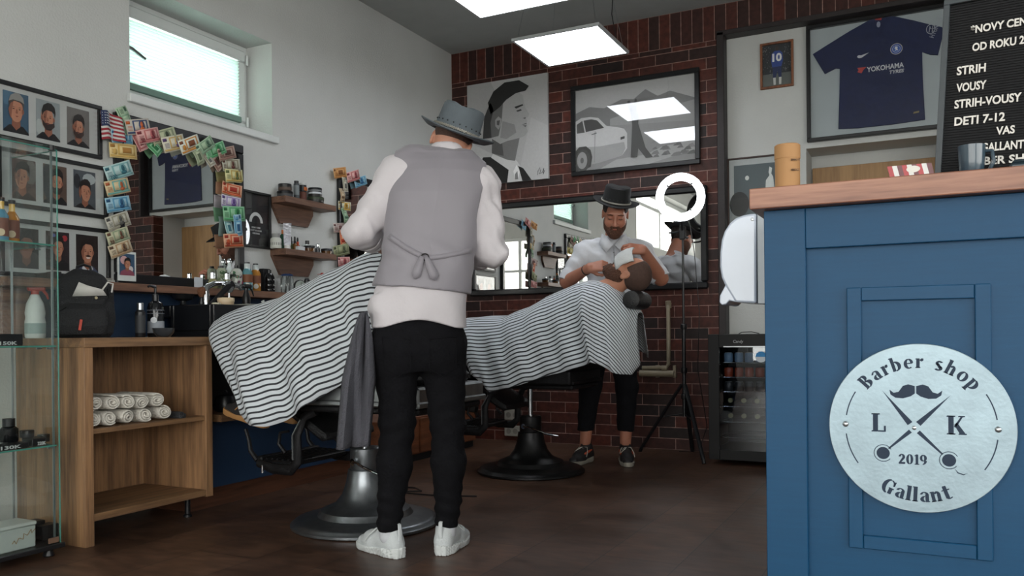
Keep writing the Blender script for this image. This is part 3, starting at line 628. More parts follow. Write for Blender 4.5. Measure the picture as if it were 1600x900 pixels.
# jersey details
mb=MB(); 
def JP(q,z,c): mb.add([(*jp(*p),z) for p in q],[tuple(range(len(q)))],F(c),X2)
JP([(706,66),(735,63),(734,84),(708,84)],.0235,'#a8352c'); mb.build('collar_tab',jb); mb=MB()
JP([(633,236),(640,229),(650,230),(683,218),(652,240),(640,242)],.0232,'#c9ccd2'); mb.build('chest_mark',jb); mb=MB()
c=jp(796,203); 
for i,(r,cc) in enumerate(((.037,'#b9b4a8'),(.033,'#2c4f9e'),(.024,'#d9dad6'),(.022,'#3a62b0'))): flat(mb,X2,circ(c[0],c[1],r),.0232+i*.0004,F(cc))
flat(mb,X2,[(c[0]-.012,c[1]-.014),(c[0]-.003,c[1]-.004),(c[0]-.012,c[1]+.006),(c[0]-.004,c[1]+.016),(c[0]+.008,c[1]+.012),(c[0]+.006,c[1]),(c[0]+.012,c[1]-.014),(c[0]+.003,c[1]-.008)],.0252,F('#dfe1e0')); mb.build('club_crest',jb)
mb=MB(); JP([(634,282),(672,278),(660,290),(652,304),(634,300),(640,291)],.0232,'#b03a34'); 
a=jp(674,298); b2=jp(827,274); text(mb,'YOKOHAMA',.046,F('#d3d6da'),X2@T((a[0],a[1]-.002,.0236)),bold=.001,width=b2[0]-a[0]); a=jp(765,303); b2=jp(826,296); text(mb,'TYRES',.030,F('#c3c6ca'),X2@T((a[0],a[1]-.006,.0236)),bold=.001,width=b2[0]-a[0],shear=.2); mb.build('sponsor_print',jb)
mb=MB(); a=jp(950,158); text(mb,'HYUNDAI',.04,F('#aab0b8'),X2@T((a[0],a[1],.0236))@RZ(1.15),width=.13)
c=jp(938,121); mb.tube([X2@Vector((p[0],p[1],.024)) for p in circ(c[0],c[1],.025,.03,20)],.0025,F('#aab0b8'),5,closed=True); mb.tube([X2@Vector((c[0]+dx,c[1]+dy,.024)) for dx,dy in ((-.01,-.02),(-.004,.018),(0,0),(.01,.004),(.008,-.02),(.012,.02))],.0025,F('#aab0b8'),5); mb.build('sleeve_print',jb)
mb=MB(); c=jp(878,465); flat(mb,X2,[(c[0]-.018,c[1]-.008),(c[0]+.016,c[1]-.004),(c[0]+.018,c[1]+.008),(c[0]-.014,c[1]+.004)],.0232,F('#8f8355')); c=jp(722,102); flat(mb,X2,circ(c[0],c[1],.012,.02,8),.0232,F('#8c93a8')); mb.build('small_badge',jb)
MB().box((.02,.02,.032),(Wd-.02,Ht-.02,.034),PANE,X).build('glass_pane',t)
# lower poster
t=thing('framed_poster','tall thin framed poster with grey picture of a tennis-like server, below the football photo','picture',(2.45,D+.099,1.45))
X=frame((0,-1,0),(1,0,0),(-.2,0,0)); Wd,Ht=.4,.66; mb=MB(); 
for lo,hi in (((0,0,0),(Wd,.012,.02)),((0,Ht-.012,0),(Wd,Ht,.02)),((0,.012,0),(.012,Ht-.012,.02)),((Wd-.012,.012,0),(Wd,Ht-.012,.02))): mb.box(lo,hi,M('dark wood frame','#3a2822',.5),X,b=.002)
mb.build('picture_frame',t); mb=MB(); mb.box((.01,.01,.002),(Wd-.01,Ht-.01,.006),F('#b4babb'),X)
def PF(pts,z,c): flat(mb,X,[(.045+x*.31,.05+y*.555) for x,y in pts],.0065+z*.0006,F(c))
PF([(0,0),(1,0),(1,1),(0,1)],0,'#4d5a5f'); PF(circ(.3,.83,.045,.03),1,'#d8dcd8'); PF([(.8,.95),(.86,.93),(.84,.86),(.88,.82),(.92,.6),(.7,.6),(.72,.78),(.8,.84),(.78,.88)],1,'#d5dad8'); PF([(.72,.6),(.92,.6),(1,.4),(.62,.4)],1,'#9aa4a4')
PF(circ(.12,.5,.22,.16),2,'#15181b'); PF(circ(.0,.36,.14,.14),1,'#8b9496'); PF([(0,0),(.6,0),(.5,.25),(.2,.3),(0,.25)],3,'#22272b')
mb.build('poster_print',t); MB().box((.008,.008,.014),(Wd-.008,Ht-.008,.016),PANE,X).build('glass_pane',t)
# pipe on the brick wall
PB=M('beige painted pipe','#8f8470',.45,var=.1,scale=20)
t=thing('wall_pipe','beige painted heating pipe bending down the brick wall','pipe',(1.84,D-.03,.6))
MB().tube([(0,.028,.47),(0,.0,.475),(0,-.012,.46),(0,-.012,.1),(0,-.012,.03),(-.02,-.012,.005),(-.2,-.012,0)],.015,PB,10).build('pipe',t)
MB().cyl((0,.0,.44),(0,-.012,.49),.021,PB).build('elbow_fitting',t); MB().cyl((-.01,-.012,.0),(-.05,-.012,.0),.02,PB).build('elbow_fitting',t)
mb=MB(); mb.cyl((-.22,-.012,-.04),(.04,-.012,-.04),.024,PB); mb.build('lower_pipe',t)
mb=MB(); mb.box((-.1,-.01,-.07),(-.08,.03,.02),PB); mb.box((.03,-.01,-.07),(.05,.03,.02),PB); mb.build('pipe_clip',t)
# sockets at the left foot of the brick wall
SOC=M('white socket plastic','#a9a59c',.45)
for i,(z,lab) in enumerate(((.30,'topmost of three pale socket boxes low on the brick wall behind the standing barber'),(.17,'middle one of three pale socket boxes low on the brick wall'),(.04,'lowest of three pale socket boxes at the foot of the brick wall'))):
    t=thing('wall_socket',lab,'socket',(.55,D-.001,z),0,'socket boxes by the corner'); MB().box((-.07,-.035,0),(.07,0,.085),SOC,b=.006).build('socket_box',t)
    mb=MB(); mb.lathe([(.022,0),(.022,.003),(.018,.003),(.018,.0005)],M('socket ring','#8b877f',.4),frame((0,-1,0),None,(-.03,-.035,.042)),16); mb.lathe([(.022,0),(.022,.003),(.018,.003),(.018,.0005)],M('socket ring'),frame((0,-1,0),None,(.03,-.035,.042)),16); mb.build('socket_ring',t)
# ================================================================ LEFT WALL
def portrait(mb,X,w,h,o):
    L=[0]
    def P(pts,c):
        L[0]+=1; flat(mb,X,[(max(0,min(1,x))*w,max(0,min(1,y))*h) for x,y in pts],.0012+L[0]*.0004,F(c,.4))
    sk=o.get('skin','#b98268'); sd=o.get('shade','#8f5c48'); hr=o.get('hair','#1d1715'); cx=o.get('cx',.5); cy=o.get('cy',.5); t=o.get('turn',0); s=o.get('s',1.)
    P([(0,0),(1,0),(1,1),(0,1)],o['bg'])
    for q in o.get('blobs',[]): P(circ(q[0],q[1],q[2],q[3],10),q[4])
    E=lambda a,b,ra,rb,n=20,a0=0,a1=2*PI: [(cx+(x)*s*.78,cy+(y)*s*.58) for x,y in circ(a,b,ra,rb,n,a0,a1)]
    Q=lambda pts: [(cx+x*s*.78,cy+y*s*.58) for x,y in pts]
    P(Q([(-.75,-1.2),(-.66,-.72),(-.3,-.5),(.3,-.5),(.66,-.72),(.75,-1.2)]),o.get('cloth','#17181b'))
    if o.get('collar'): P(Q([(-.22,-.48),(-.3,-.62),(0,-1.),(.3,-.62),(.22,-.48)]),o['collar'])
    P(Q([(-.17,-.2),(-.19,-.52),(0,-.68),(.19,-.52),(.17,-.2)]),sd)
    P(E(t*.1,.1,.3,.43),sk); P(E(t*.1,-.08,.25,.3),sk)
    P(E(-.29+t*.05,.05,.05,.1,10),sd); P(E(.29+t*.05,.05,.05,.1,10),sd)
    P([*E(-t*.12,.05,.33,.46,12,PI*.62,PI*1.25)],sd)
    P(Q([(-.32,.12),(-.34,.35),(-.24,.56),(-.05,.66),(.14,.66),(.3,.54),(.34,.32),(.31,.12),(.27,.3),(.15,.38),(-.1,.4),(-.24,.3)]),hr)
    P(Q([(-.34,.35),(-.26,.58),(-.05,.70),(.14,.70),(.3,.56),(.34,.35),(.2,.42),(-.15,.44)]),o.get('top',hr))
    if o.get('beard'): P(Q([(-.3+t*.06,.02),(-.29,-.22),(-.14,-.4),(.14+t*.1,-.4),(.29,-.22),(.3+t*.06,.02),(.22,-.1),(.12+t*.12,-.14),(0+t*.12,-.1),(-.12+t*.12,-.14),(-.22,-.1)]),o['beard'])
    f=t*.12
    for e in (-1,1): P(Q([(f+e*.06,.15),(f+e*.13,.19),(f+e*.21,.16),(f+e*.13,.17)]),hr); P(E(f+e*.13,.1,.045,.02,8),'#2a1c18')
    P(Q([(f-.02,.1),(f-.05,-.04),(f,-.07),(f+.05,-.04),(f+.02,.1)]),sd)
    if o.get('smile'): P(Q([(f-.12,-.15),(f-.06,-.2),(f+.06,-.2),(f+.12,-.15)]),'#e8dfd8'); P(Q([(f-.16,-.1),(f-.05,-.06),(f+.05,-.06),(f+.16,-.1),(f,-.13)]),hr)
    else: P(Q([(f-.08,-.16),(f,-.145),(f+.08,-.16),(f,-.19)]),'#8a4a40')
FRB=M('black photo frame','#131415',.4)
def photoframe(y1,z0,h,photos,label,wd=.53):
    t=thing('photo_frame',label,'picture frame',(.001,y1-wd/2,z0),0,'three-photo frames of haircuts'); X=frame((1,0,0),(0,1,0),(0,-wd/2,0)); mb=MB()
    for lo,hi in (((0,0,0),(wd,.018,.02)),((0,h-.018,0),(wd,h,.02)),((0,.018,0),(.018,h-.018,.02)),((wd-.018,.018,0),(wd,h-.018,.02))): mb.box(lo,hi,FRB,X,b=.002)
    mb.build('frame_border',t); MB().box((.015,.015,.001),(wd-.015,h-.015,.006),M('mat board','#b9bcbb',.85),X).build('mat_board',t)
    for i,p in enumerate(photos):
        mb=MB(); XX=X@T((.062+.147*i,(h-.175)/2,.006)); mb.box((0,0,0),(.112,.175,.001),F(p['bg'],.4),XX); portrait(mb,XX,.112,.175,p); mb.build('photo',t)
    MB().box((.012,.012,.0135),(wd-.012,h-.012,.0155),PANE,X).build('glass_pane',t)
photoframe(2.65,1.709,.253,[dict(bg='#3d5a70',top='#8b8a86',hair='#4a4340',cy=.52,s=1.15,blobs=[(.15,.85,.3,.2,'#4e7088')]),dict(bg='#8f989a',beard='#2a1d1a',turn=-.6,hair='#15110f',s=1.1,blobs=[(.2,.3,.4,.2,'#a9b0af')]),dict(bg='#6d6a67',beard='#3a2a24',turn=-.4,hair='#1c1512',cy=.45,s=1.0)],'topmost of the three-photo black frames left of the mirror, below the window')
photoframe(2.68,1.427,.25,[dict(bg='#54403c',turn=-.5,cx=.45,s=1.1,blobs=[(.8,.7,.3,.3,'#6f6a66')]),dict(bg='#5b4a40',cx=.55,s=1.05,blobs=[(.2,.6,.25,.5,'#2f3238')],beard='#3a2b26'),dict(bg='#4b5258',cx=.5,cy=.4,s=.95,turn=.5,blobs=[(.7,.8,.3,.15,'#a8b0b2'),(.15,.7,.15,.2,'#22252a')])],'middle one of the three-photo black frames left of the mirror')
photoframe(2.69,1.128,.25,[dict(bg='#2b2725',cx=.5,s=1.15,shade='#70493a',skin='#8a5d4a',cloth='#2e2a30'),dict(bg='#2a2226',s=.9,cy=.55,blobs=[(.8,.85,.12,.08,'#a8343a'),(.3,.2,.2,.08,'#8f5a3a'),(.7,.15,.2,.06,'#b0803f'),(.3,.9,.1,.05,'#5a6cae')]),dict(bg='#241e1c',smile=1,collar='#c8ccd0',cloth='#3a435c',s=1.12,cy=.5)],'lowest of the three-photo black frames left of the mirror, with a smiling man')
k=[('#6a5a50','#c08a6e','#3a1d12'),('#7c6a60','#b5785a','#4a2214'),('#5a4c46','#a8745c','#1c1512')]
for z,n in ((1.709,'topmost'),(1.427,'middle one'),(1.145,'lowest')):
    photoframe(5.72,z,.25,[dict(bg=a,skin=b_,hair=c,s=1.1) for a,b_,c in k],n+' of the photo frames hanging beside the brick corner, seen in the wide mirror',.53)
# mirrors on the left wall
def wallmirror(y0,y1,z0,z1,label,fw=.05):
    t=thing('wall_mirror',label,'mirror',(.001,(y0+y1)/2,z0)); w=y1-y0; h=z1-z0; X=frame((1,0,0),(0,1,0),(0,-w/2,0)); mb=MB()
    for lo,hi in (((0,0,0),(w,fw,.03)),((0,h-fw,0),(w,h,.03)),((0,fw,0),(fw,h-fw,.03)),((w-fw,fw,0),(w,h-fw,.03))): mb.box(lo,hi,BLACK,X,b=.006)
    mb.build('mirror_frame',t); MB().box((.04,.04,.003),(w-.04,h-.04,.012),MIRROR,X).build('mirror_glass',t)
wallmirror(2.715,3.555,1.122,1.955,'black framed mirror under the window, hung round with banknotes')
wallmirror(4.42,5.08,1.122,1.96,'black framed mirror beside the two shelves, partly behind the barber in the waistcoat')
# banknotes
def note(px,py,ang,cols,lab,w=.138,num=None,x=.036,port=1,bend=.006,tiltz=0):
    p=at(px,py,0,x); base,acc,dk=cols; hh=w*.49; X=RZ(0)
    mb=MB(); R=frame((1,0,0),(0,1,0),(0,0,0))@RZ(math.radians(ang))@RY(tiltz); n=8
    def z(u): return bend*(math.sin(u*3.1+px)+.6*math.cos(u*5+py))
    def sheet(u0,u1,v0,v1,dz,mat,k=8):
        V=[];Fs=[]
        for i in range(k+1):
            u=u0+(u1-u0)*i/k
            for v in (v0,v1): V.append(((u-.5)*w,(v-.5)*hh,z(u)+dz+.002*v))
        Fs=[(2*i,2*i+2,2*i+3,2*i+1) for i in range(k)]; mb.add(V,Fs,mat,R)
    def blob(cu,cv,ru,rv,dz,mat,nn=14): mb.add([((cu-.5+ru*math.cos(a))*w,(cv-.5+rv*math.sin(a))*hh,z(cu+ru*math.cos(a))+dz+.002*(cv+rv*math.sin(a))) for a in [2*PI*i/nn for i in range(nn)]],[tuple(range(nn))],mat,R)
    sheet(0,1,0,1,0,F(base,.7)); sheet(.04,.96,.08,.2,.0006,F(acc,.7)); sheet(.3,.92,.22,.92,.0006,F(acc,.7)); sheet(.36,.86,.3,.84,.0010,F(base,.7))
    sheet(.04,.2,.7,.9,.0008,F(dk,.7),3)
    if port: blob(.66,.56,.13,.36,.0014,F(acc,.7)); blob(.66,.62,.06,.2,.0018,F(dk,.7)); blob(.66,.34,.1,.13,.0018,F(dk,.7))
    else: sheet(.45,.78,.36,.74,.0014,F(dk,.7)); blob(.2,.42,.08,.2,.0012,F(acc,.7))
    for i in range(4): sheet(.08,.26,.3+.08*i,.33+.08*i,.0009,F(dk,.7),3)
    if num: text(mb,num,hh*.36,F(dk,.7),R@T((-.44*w,-.38*hh,bend*2+.001)),bold=.001,ext=.0003)
    o=mb.build('banknote',None); o.location=p; o['label']=lab; o['category']='banknote'; o['group']='banknotes around the mirrors'
    s=o.modifiers.new('paper','SOLIDIFY'); s.thickness=.0002
    return o
gr=('#a9c2a4','#7f9f84','#3f5f4c'); bl=('#9cc3d4','#5a97ba','#23567e'); ye=('#dfc78e','#c9a55c','#a8793a'); te=('#b5d0cf','#79a9ac','#2f6672'); pk=('#d9a9a4','#b96b6b','#7c2f38'); do=('#b9bf9f','#8a957a','#3a4536')
br=('#b39c8e','#8d6a5e','#5a3a34'); ta=('#cdbfa4','#a98a68','#5f4632'); orr=('#dba98a','#c4562f','#a0301e'); pu=('#d1cdd8','#9a86b8','#5b4482'); gn=('#8fc49c','#4f9a66','#1f6a3e'); gy=('#c4c1b4','#9c9884','#5a5a56')
NL=[(195,188,-62,gr,'pale green banknote pinned highest at the mirror corner, beside the flag',.13,None,.034,1),
(190,214,8,bl,'bright blue banknote half behind the flag',.13,None,.034,1),
(193,236,5,ye,'yellow banknote on the left mirror frame, just under the flag',.145,None,.036,0),
(186,267,24,te,'pale blue banknote marked 100, second below the flag',.15,'100',.038,1),
(184,292,18,('#d6c39a','#6fa9a2','#b3603a'),'orange and teal banknote, third below the flag',.145,None,.036,1),
(185,319,14,bl,'blue banknote with white edge, fourth below the flag',.145,None,.038,1),
(184,346,22,gy,'greyish pink banknote, fifth below the flag',.145,None,.036,1),
(185,369,20,('#c2c1a2','#8e9c80','#6d4b39'),'brown and green banknote, sixth below the flag',.135,'10',.038,1),
(188,389,22,ta,'tan banknote, lowest in the row down the left mirror frame',.13,None,.036,1),
(216,198,16,('#d0c8bb','#3b4d73','#c96a3a'),'navy and orange banknote at the upper left corner of the mirror',.15,None,.04,1),
(217,217,-60,pk,'pink banknote tucked behind the one marked 50',.12,None,.034,0),
(232,212,20,pk,'pink banknote marked 50 on the top mirror frame',.14,'50',.044,1),
(238,228,-40,gn,'dark green banknote tucked behind a grey dollar-like note',.11,None,.034,0),
(256,214,24,do,'grey green banknote with oval portrait, right of the pink 50 note',.15,None,.044,1),
(272,224,20,('#d8d4c0','#c6a96a','#5a4470'),'cream banknote with a violet portrait near the middle of the top row',.16,None,.05,1),
(296,226,26,('#dfe2d6','#c98a3a','#7a4526'),'white and brown banknote, right of the violet portrait note',.155,None,.046,0),
(308,242,-58,('#b9c3a4','#98a688','#5c6a52'),'pale olive banknote hanging steeply below the top row',.11,None,.036,0),
(320,228,40,gr,'small green banknote with portrait at the right of the top row',.13,None,.046,1),
(325,246,-58,gy,'grey white banknote hanging steeply in the top row',.1,None,.036,0),
(337,235,28,gn,'vivid green banknote near the right end of the top row',.14,None,.044,1),
(337,250,-50,br,'brownish banknote hanging steeply under the vivid green one',.12,None,.034,0),
(354,240,20,br,'dark brown banknote at the upper right mirror corner',.14,None,.046,0),
(361,258,10,('#b9b8a6','#8f8672','#5c2f28'),'grey banknote with a brown round motif on the right mirror frame',.14,None,.038,1),
(366,275,8,('#d2cf9a','#b79c52','#5e6a3a'),'yellow green banknote on the right mirror frame',.15,None,.04,1),
(362,296,-4,orr,'orange red banknote on the right mirror frame',.14,None,.038,0),
(361,316,-2,pu,'pale banknote with violet portrait on the right mirror frame',.145,None,.04,1),
(365,334,6,gn,'wide green banknote on the right mirror frame',.17,None,.042,1),
(357,353,-84,te,'teal banknote standing upright on the right mirror frame, left of its neighbour',.11,None,.036,0),
(371,352,-80,bl,'blue banknote standing upright on the right mirror frame, right of its neighbour',.12,None,.04,0),
(365,376,7,orr,'red banknote marked 50, lowest on the right mirror frame',.16,'50',.04,0),
(531,270,14,('#cf9f68','#b5793f','#7a4a22'),'orange tan banknote at the upper left corner of the second mirror',.14,None,.04,0),
(552,275,20,pk,'reddish banknote on the top of the second mirror frame',.14,None,.042,1),
(563,284,22,bl,'blue banknote on the top of the second mirror, next to the sleeve',.13,None,.036,1),
(539,288,-84,gy,'pale banknote upright on the second mirror, below the two top ones',.1,None,.036,0),
(534,305,-86,ta,'small tan banknote with a dark portrait on the second mirror frame',.09,None,.04,1),
(538,322,2,('#c9c7b0','#c99f3f','#8a6a2c'),'yellow banknote on the second mirror frame',.12,None,.038,1),
(539,336,-82,gr,'green banknote with oval portrait on the second mirror frame',.1,None,.04,1),
(530,356,8,('#bdb0aa','#a08480','#6a4644'),'greyish pink banknote on the second mirror frame, poking out to the left',.13,None,.038,0),
(535,372,-80,orr,'orange banknote upright on the second mirror frame',.11,None,.042,1),
(533,391,14,('#9a9f7c','#7c8462','#4a5238'),'olive banknote on the second mirror frame, second lowest',.15,None,.04,1),
(537,409,6,pk,'pink red banknote, lowest on the second mirror frame',.13,None,.044,1)]
for a in NL: note(a[0],a[1],a[2],a[3],a[4],a[5],a[6],a[7],a[8])
# polaroid
p=at(198,415,0,.036); t=thing('instant_photo','white bordered instant photo stuck to the lower left mirror corner','photo',p); X=frame((1,0,0),(0,1,0)); 
MB().box((-.052,-.075,0),(.052,.068,.0015),F('#cfd4d2'),X).build('photo_border',t); mb=MB(); portrait(mb,X@T((-.043,-.048,.001)),.086,.105,dict(bg='#35506a',s=.8,cy=.5,cloth='#8a4a5a',blobs=[(.3,.7,.25,.2,'#c9a0a0'),(.7,.3,.2,.15,'#d0c8c8')])); mb.build('photo_image',t)
# flag
fp=[at(157,172,0,.04),at(190,183,0,.05),at(192,222,0,.05),at(159,218,0,.04)]; mb=MB()
def fl(u,v): # u 0..1 right, v 0..1 down
    a=fp[0].lerp(fp[1],u); b_=fp[3].lerp(fp[2],u); q=a.lerp(b_,v); q.x+=.012*math.sin(u*9)+.02*u*v; q.z+=.006*math.sin(u*5); return q
for i in range(13):
    V=[fl(k/10,(i+j)/13) for k in range(11) for j in (0,1)]; mb.add([tuple(v) for v in V],[(2*k,2*k+1,2*k+3,2*k+2) for k in range(10)],F('#97303a' if i%2==0 else '#c9c5c2',.85))
V=[fl(k/8*.46,j/6*.54)+Vector((.0012,0,0)) for k in range(9) for j in range(7)]; mb.add([tuple(v) for v in V],[(k*7+j,k*7+j+1,k*7+j+8,k*7+j+7) for k in range(8) for j in range(6)],F('#2a3557',.85))
for r in range(5):
    for c in range(6):
        q=fl((c+.6)/13.,(r+.7)/11+.02)+Vector((.0022,0,0)); mb.add([(q.x,q.y+.0026*math.cos(a),q.z+.0026*math.sin(a)) for a in [2*PI*i/6 for i in range(6)]],[tuple(range(6))],F('#d5d7da'))
o=solo(mb,'small_flag','small American flag pinned between photo frame and mirror','flag'); s=o.modifiers.new('cloth','SOLIDIFY'); s.thickness=.0006
# black poster
t=thing('framed_poster','black framed black poster with white lettering, right of the mirror','picture',(.001,3.67,1.379)); X=frame((1,0,0),(0,1,0),(-0,-.11,0)); Wd,Ht=.222,.33; mb=MB()
for lo,hi in (((0,0,0),(Wd,.014,.022)),((0,Ht-.014,0),(Wd,Ht,.022)),((0,.014,0),(.014,Ht-.014,.022)),((Wd-.014,.014,0),(Wd,Ht-.014,.022))): mb.box(lo,hi,FRB,X,b=.002)
mb.build('picture_frame',t); mb=MB(); mb.box((.01,.01,.002),(Wd-.01,Ht-.01,.005),F('#15171a'),X)
for k_,(w_,z_) in enumerate(((.07,.115),(.09,.098),(.06,.081))): text(mb,('DONT THINK','CUT IS OUR','ORIGINAL')[k_],.014,F('#c9cbcb'),X@T((.11,z_,.0055)),center=True,width=w_)
flat(mb,X,circ(.11,.15,.055,.06,20,0,PI),.0056,F('#d2d5d5')); flat(mb,X,circ(.11,.15,.035,.04,20,0,PI),.006,F('#15171a')); mb.build('poster_print',t); MB().box((.01,.01,.014),(Wd-.01,Ht-.01,.016),PANE,X).build('glass_pane',t)
# shelves
def shelf(z,label):
    t=thing('wall_shelf',label,'shelf',(0.001,3.79,z),0,'walnut shelves with trapezoid backs'); MB().box((0,0,-.037),(.125,.47,0),WAL,b=.0015).build('shelf_board',t)
    X=frame((1,0,0),(0,1,0),(0,0,0)); mb=MB(); mb.prism([(.0,-.037),(.37,-.037),(.37,-.07),(.32,-.15),(.07,-.15)],.02,WAL,X); mb.build('shelf_back',t)
shelf(1.697,'upper walnut shelf on the white wall holding dark tins'); shelf(1.383,'lower walnut shelf on the white wall holding small bottles')
# ---------------------------------------------------------------- small goods
def yx(px,x): return at(px,480,0,x).y
def fit(px,wpx,x,ztop_py=None):
    p=at(px,480 if ztop_py is None else ztop_py,0,x); d=camdepth(p); return p.y,wpx/FPX*d,p.z
GLS=M('clear bottle glass','#d8e2e2',.05,var=.02,coat=.3); 
def glassm(name,c,rough=.03):
    if name in _M: return _M[name]
    m,nt,b=nodes(name); b.inputs['Base Color'].default_value=(*lin(c),1); b.inputs['Roughness'].default_value=rough; b.inputs['Transmission Weight'].default_value=.92; b.inputs['IOR'].default_value=1.4; _M[name]=m; return m
def goods(name,label,cat,loc,parts,group=None,rz=0):
    """parts: (part name, profile [(r,z)] or callable(mb), material)"""
    t=thing(name,label,cat,loc,rz,group)
    for pn,pr,mt in parts:
        mb=MB()
        if callable(pr): pr(mb,mt)
        else: mb.lathe(pr,mt,n=24)
        mb.build(pn,t)
    return t
def bx(lo,hi,b=.002): return lambda mb,mt: mb.box(lo,hi,mt,b=b)
def tin(px,w,x,z,h,label,body,lid,band=None,group='tins and jars'):
    y,wd,_=fit(px,w,x); r=wd/2; ps=[('tin_body',[(r*.97,0),(r,.002),(r,h*.6)],body),('tin_lid',[(r*1.03,h*.6),(r*1.03,h-.002),(r*.98,h)],lid)]
    if band: ps.append(('tin_label',[(r*1.01,h*.15),(r*1.01,h*.5)],band))
    return goods('tin',label,'tin',(x,y,z),ps,group)
zs=1.697; DK=M('dark tin','#22211f',.4,var=.1); DK2=M('dark brown tin','#2c221d',.45); GRN=M('dark green lid','#2e3a26',.5)
tin(447,24,.065,zs,.036,'wide low black tin under another at the left of the upper shelf',DK,BLKS,F('#3b3d40'))
tin(447,20,.065,zs+.036,.045,'brown black tin on top of a wider one at the left of the upper shelf',DK2,BLKP,F('#54443a'))
y,wd,_=fit(465,9,.06); goods('slim_tube','slim dark grey tube standing on the upper shelf','tube',(.06,y,zs),[('tube_body',[(wd/2,0),(wd/2,.1)],M('slate plastic','#3a4046',.4)),('tube_cap',[(wd/2*.8,.1),(wd/2*.8,.118)],BLKP),('tube_label',[(wd/2*1.02,.03),(wd/2*1.02,.09)],F('#767d80'))])
y,wd,_=fit(475,11,.045); goods('can','brown can with a black and orange sleeve on the upper shelf','can',(.045,y,zs),[('can_body',[(wd/2,0),(wd/2,.062)],F('#5a2f22')),('can_sleeve',[(wd/2*1.03,.066),(wd/2*1.03,.105)],BLKP),('orange_mark',lambda mb,mt: mb.box((wd/2-.002,-.014,.07),(wd/2+.002,.012,.092),mt),F('#b5602c')),('can_lid',[(wd/2*.95,.105),(wd/2*.95,.118)],F('#b8bab8'))])
tin(495,25,.06,zs,.042,'wide green-lidded tin at the bottom of the right stack on the upper shelf',DK,GRN,None)
tin(494,21,.06,zs+.042,.03,'white-banded black tin in the middle of the right stack on the upper shelf',DK,F('#c4c8cc'),None)
tin(494,21,.06,zs+.072,.028,'silver-lettered black tin topping the right stack on the upper shelf',DK,BLKS,F('#74787a'))
zs=1.383
y,wd,_=fit(432,17,.06); r=wd/2; goods('jar','white jar with black slash pattern and grey lid on the lower shelf','jar',(.06,y,zs),[('jar_body',[(r,0),(r,.055),(r*.8,.064)],F('#c8cac2',.4)),('jar_lid',[(r*.72,.064),(r*.72,.088)],F('#8d8e8c')),('jar_pattern',lambda mb,mt: [mb.box((-r*1.01,-.0015,.018),(r*1.01,.0015,.034),mt,RZ(a)) for a in [PI*i/9 for i in range(9)]],BLKP)])
y,wd,_=fit(444,7,.05); goods('bottle','narrow green glass bottle behind the silver tube on the lower shelf','bottle',(.045,y,zs),[('bottle_body',[(.017,0),(.017,.085),(.01,.095)],F('#23503a',.15)),('bottle_cap',[(.008,.095),(.008,.12)],F('#b8682f'))])
y,wd,_=fit(449,8,.08); 
def tubeshape(mb,mt):
    mb.lathe([(.019,0),(.018,.02),(.02,.024)],F('#dcdcda')); mb.add([(-.02,-.008,.024),(.02,-.008,.024),(.02,.008,.024),(-.02,.008,.024),(-.024,.016,.16),(.024,.016,.16),(.024,.018,.16),(-.024,.018,.16)],[(0,1,5,4),(2,3,7,6),(1,2,6,5),(3,0,4,7),(4,5,6,7),(0,3,2,1)],mt)
goods('squeeze_tube','crumpled silver squeeze tube standing on its cap on the lower shelf','tube',(.085,y,zs),[('tube_body',tubeshape,M('crumpled foil tube','#b7b8c0',.3,metal=.4,var=.3,scale=60,bump=.6,bscale=60))],rz=.7)
for i,(px,lab) in enumerate(((456,'leftmost dropper bottle with black bulb on the lower shelf'),(460,'middle dropper bottle with black bulb on the lower shelf'),(466,'rightmost dropper bottle with an orange red neck on the lower shelf'))):
    y,_,_=fit(px,8,.06+.012*(i%2)); goods('dropper_bottle',lab,'bottle',(.06+.02*(i%2),y,zs),[('bottle_body',[(.013,0),(.013,.035),(.007,.043)],F(('#3f4a2a','#6b4a24','#a2431f')[i],.2)),('dropper_neck',[(.008,.043),(.008,.058)],F(('#1a1a1c','#1a1a1c','#b84a26')[i])),('dropper_bulb',[(.005,.058),(.0065,.07),(.004,.084)],BLKP)],'dropper bottles')
y,wd,_=fit(469,15,.095); goods('small_box','small white box at the front of the lower shelf','box',(.1,y,zs),[('box_body',bx((-.014,-.032,0),(.014,.03,.024)),F('#c9cdd0'))])
y,wd,_=fit(482,13,.06); goods('cologne_bottle','clear square cologne bottle with black cap on the lower shelf','bottle',(.055,y,zs),[('bottle_body',bx((-.018,-.028,0),(.018,.028,.05),.006),GLS),('bottle_cap',[(.013,.05),(.013,.074)],BLKP)])
y,wd,_=fit(497,10,.05); goods('cologne_bottle','small dark bottle with shiny chrome cap on the lower shelf','bottle',(.05,y,zs),[('bottle_body',[(.016,0),(.016,.036)],F('#33363a',.2)),('bottle_cap',[(.01,.036),(.012,.045),(.012,.06),(.006,.066)],CHROME)])
AMB=F('#5a3a1c',.15)
for px,x,lab in ((484,.1,'left one of the two low amber jars on the lower shelf'),(511,.075,'right one of the two low amber jars on the lower shelf')):
    y,_,_=fit(px,18,x); goods('jar',lab,'jar',(x,y,zs),[('jar_body',[(.032,0),(.034,.022)],AMB),('jar_lid',[(.036,.02),(.036,.032),(.033,.036)],BLKP)])
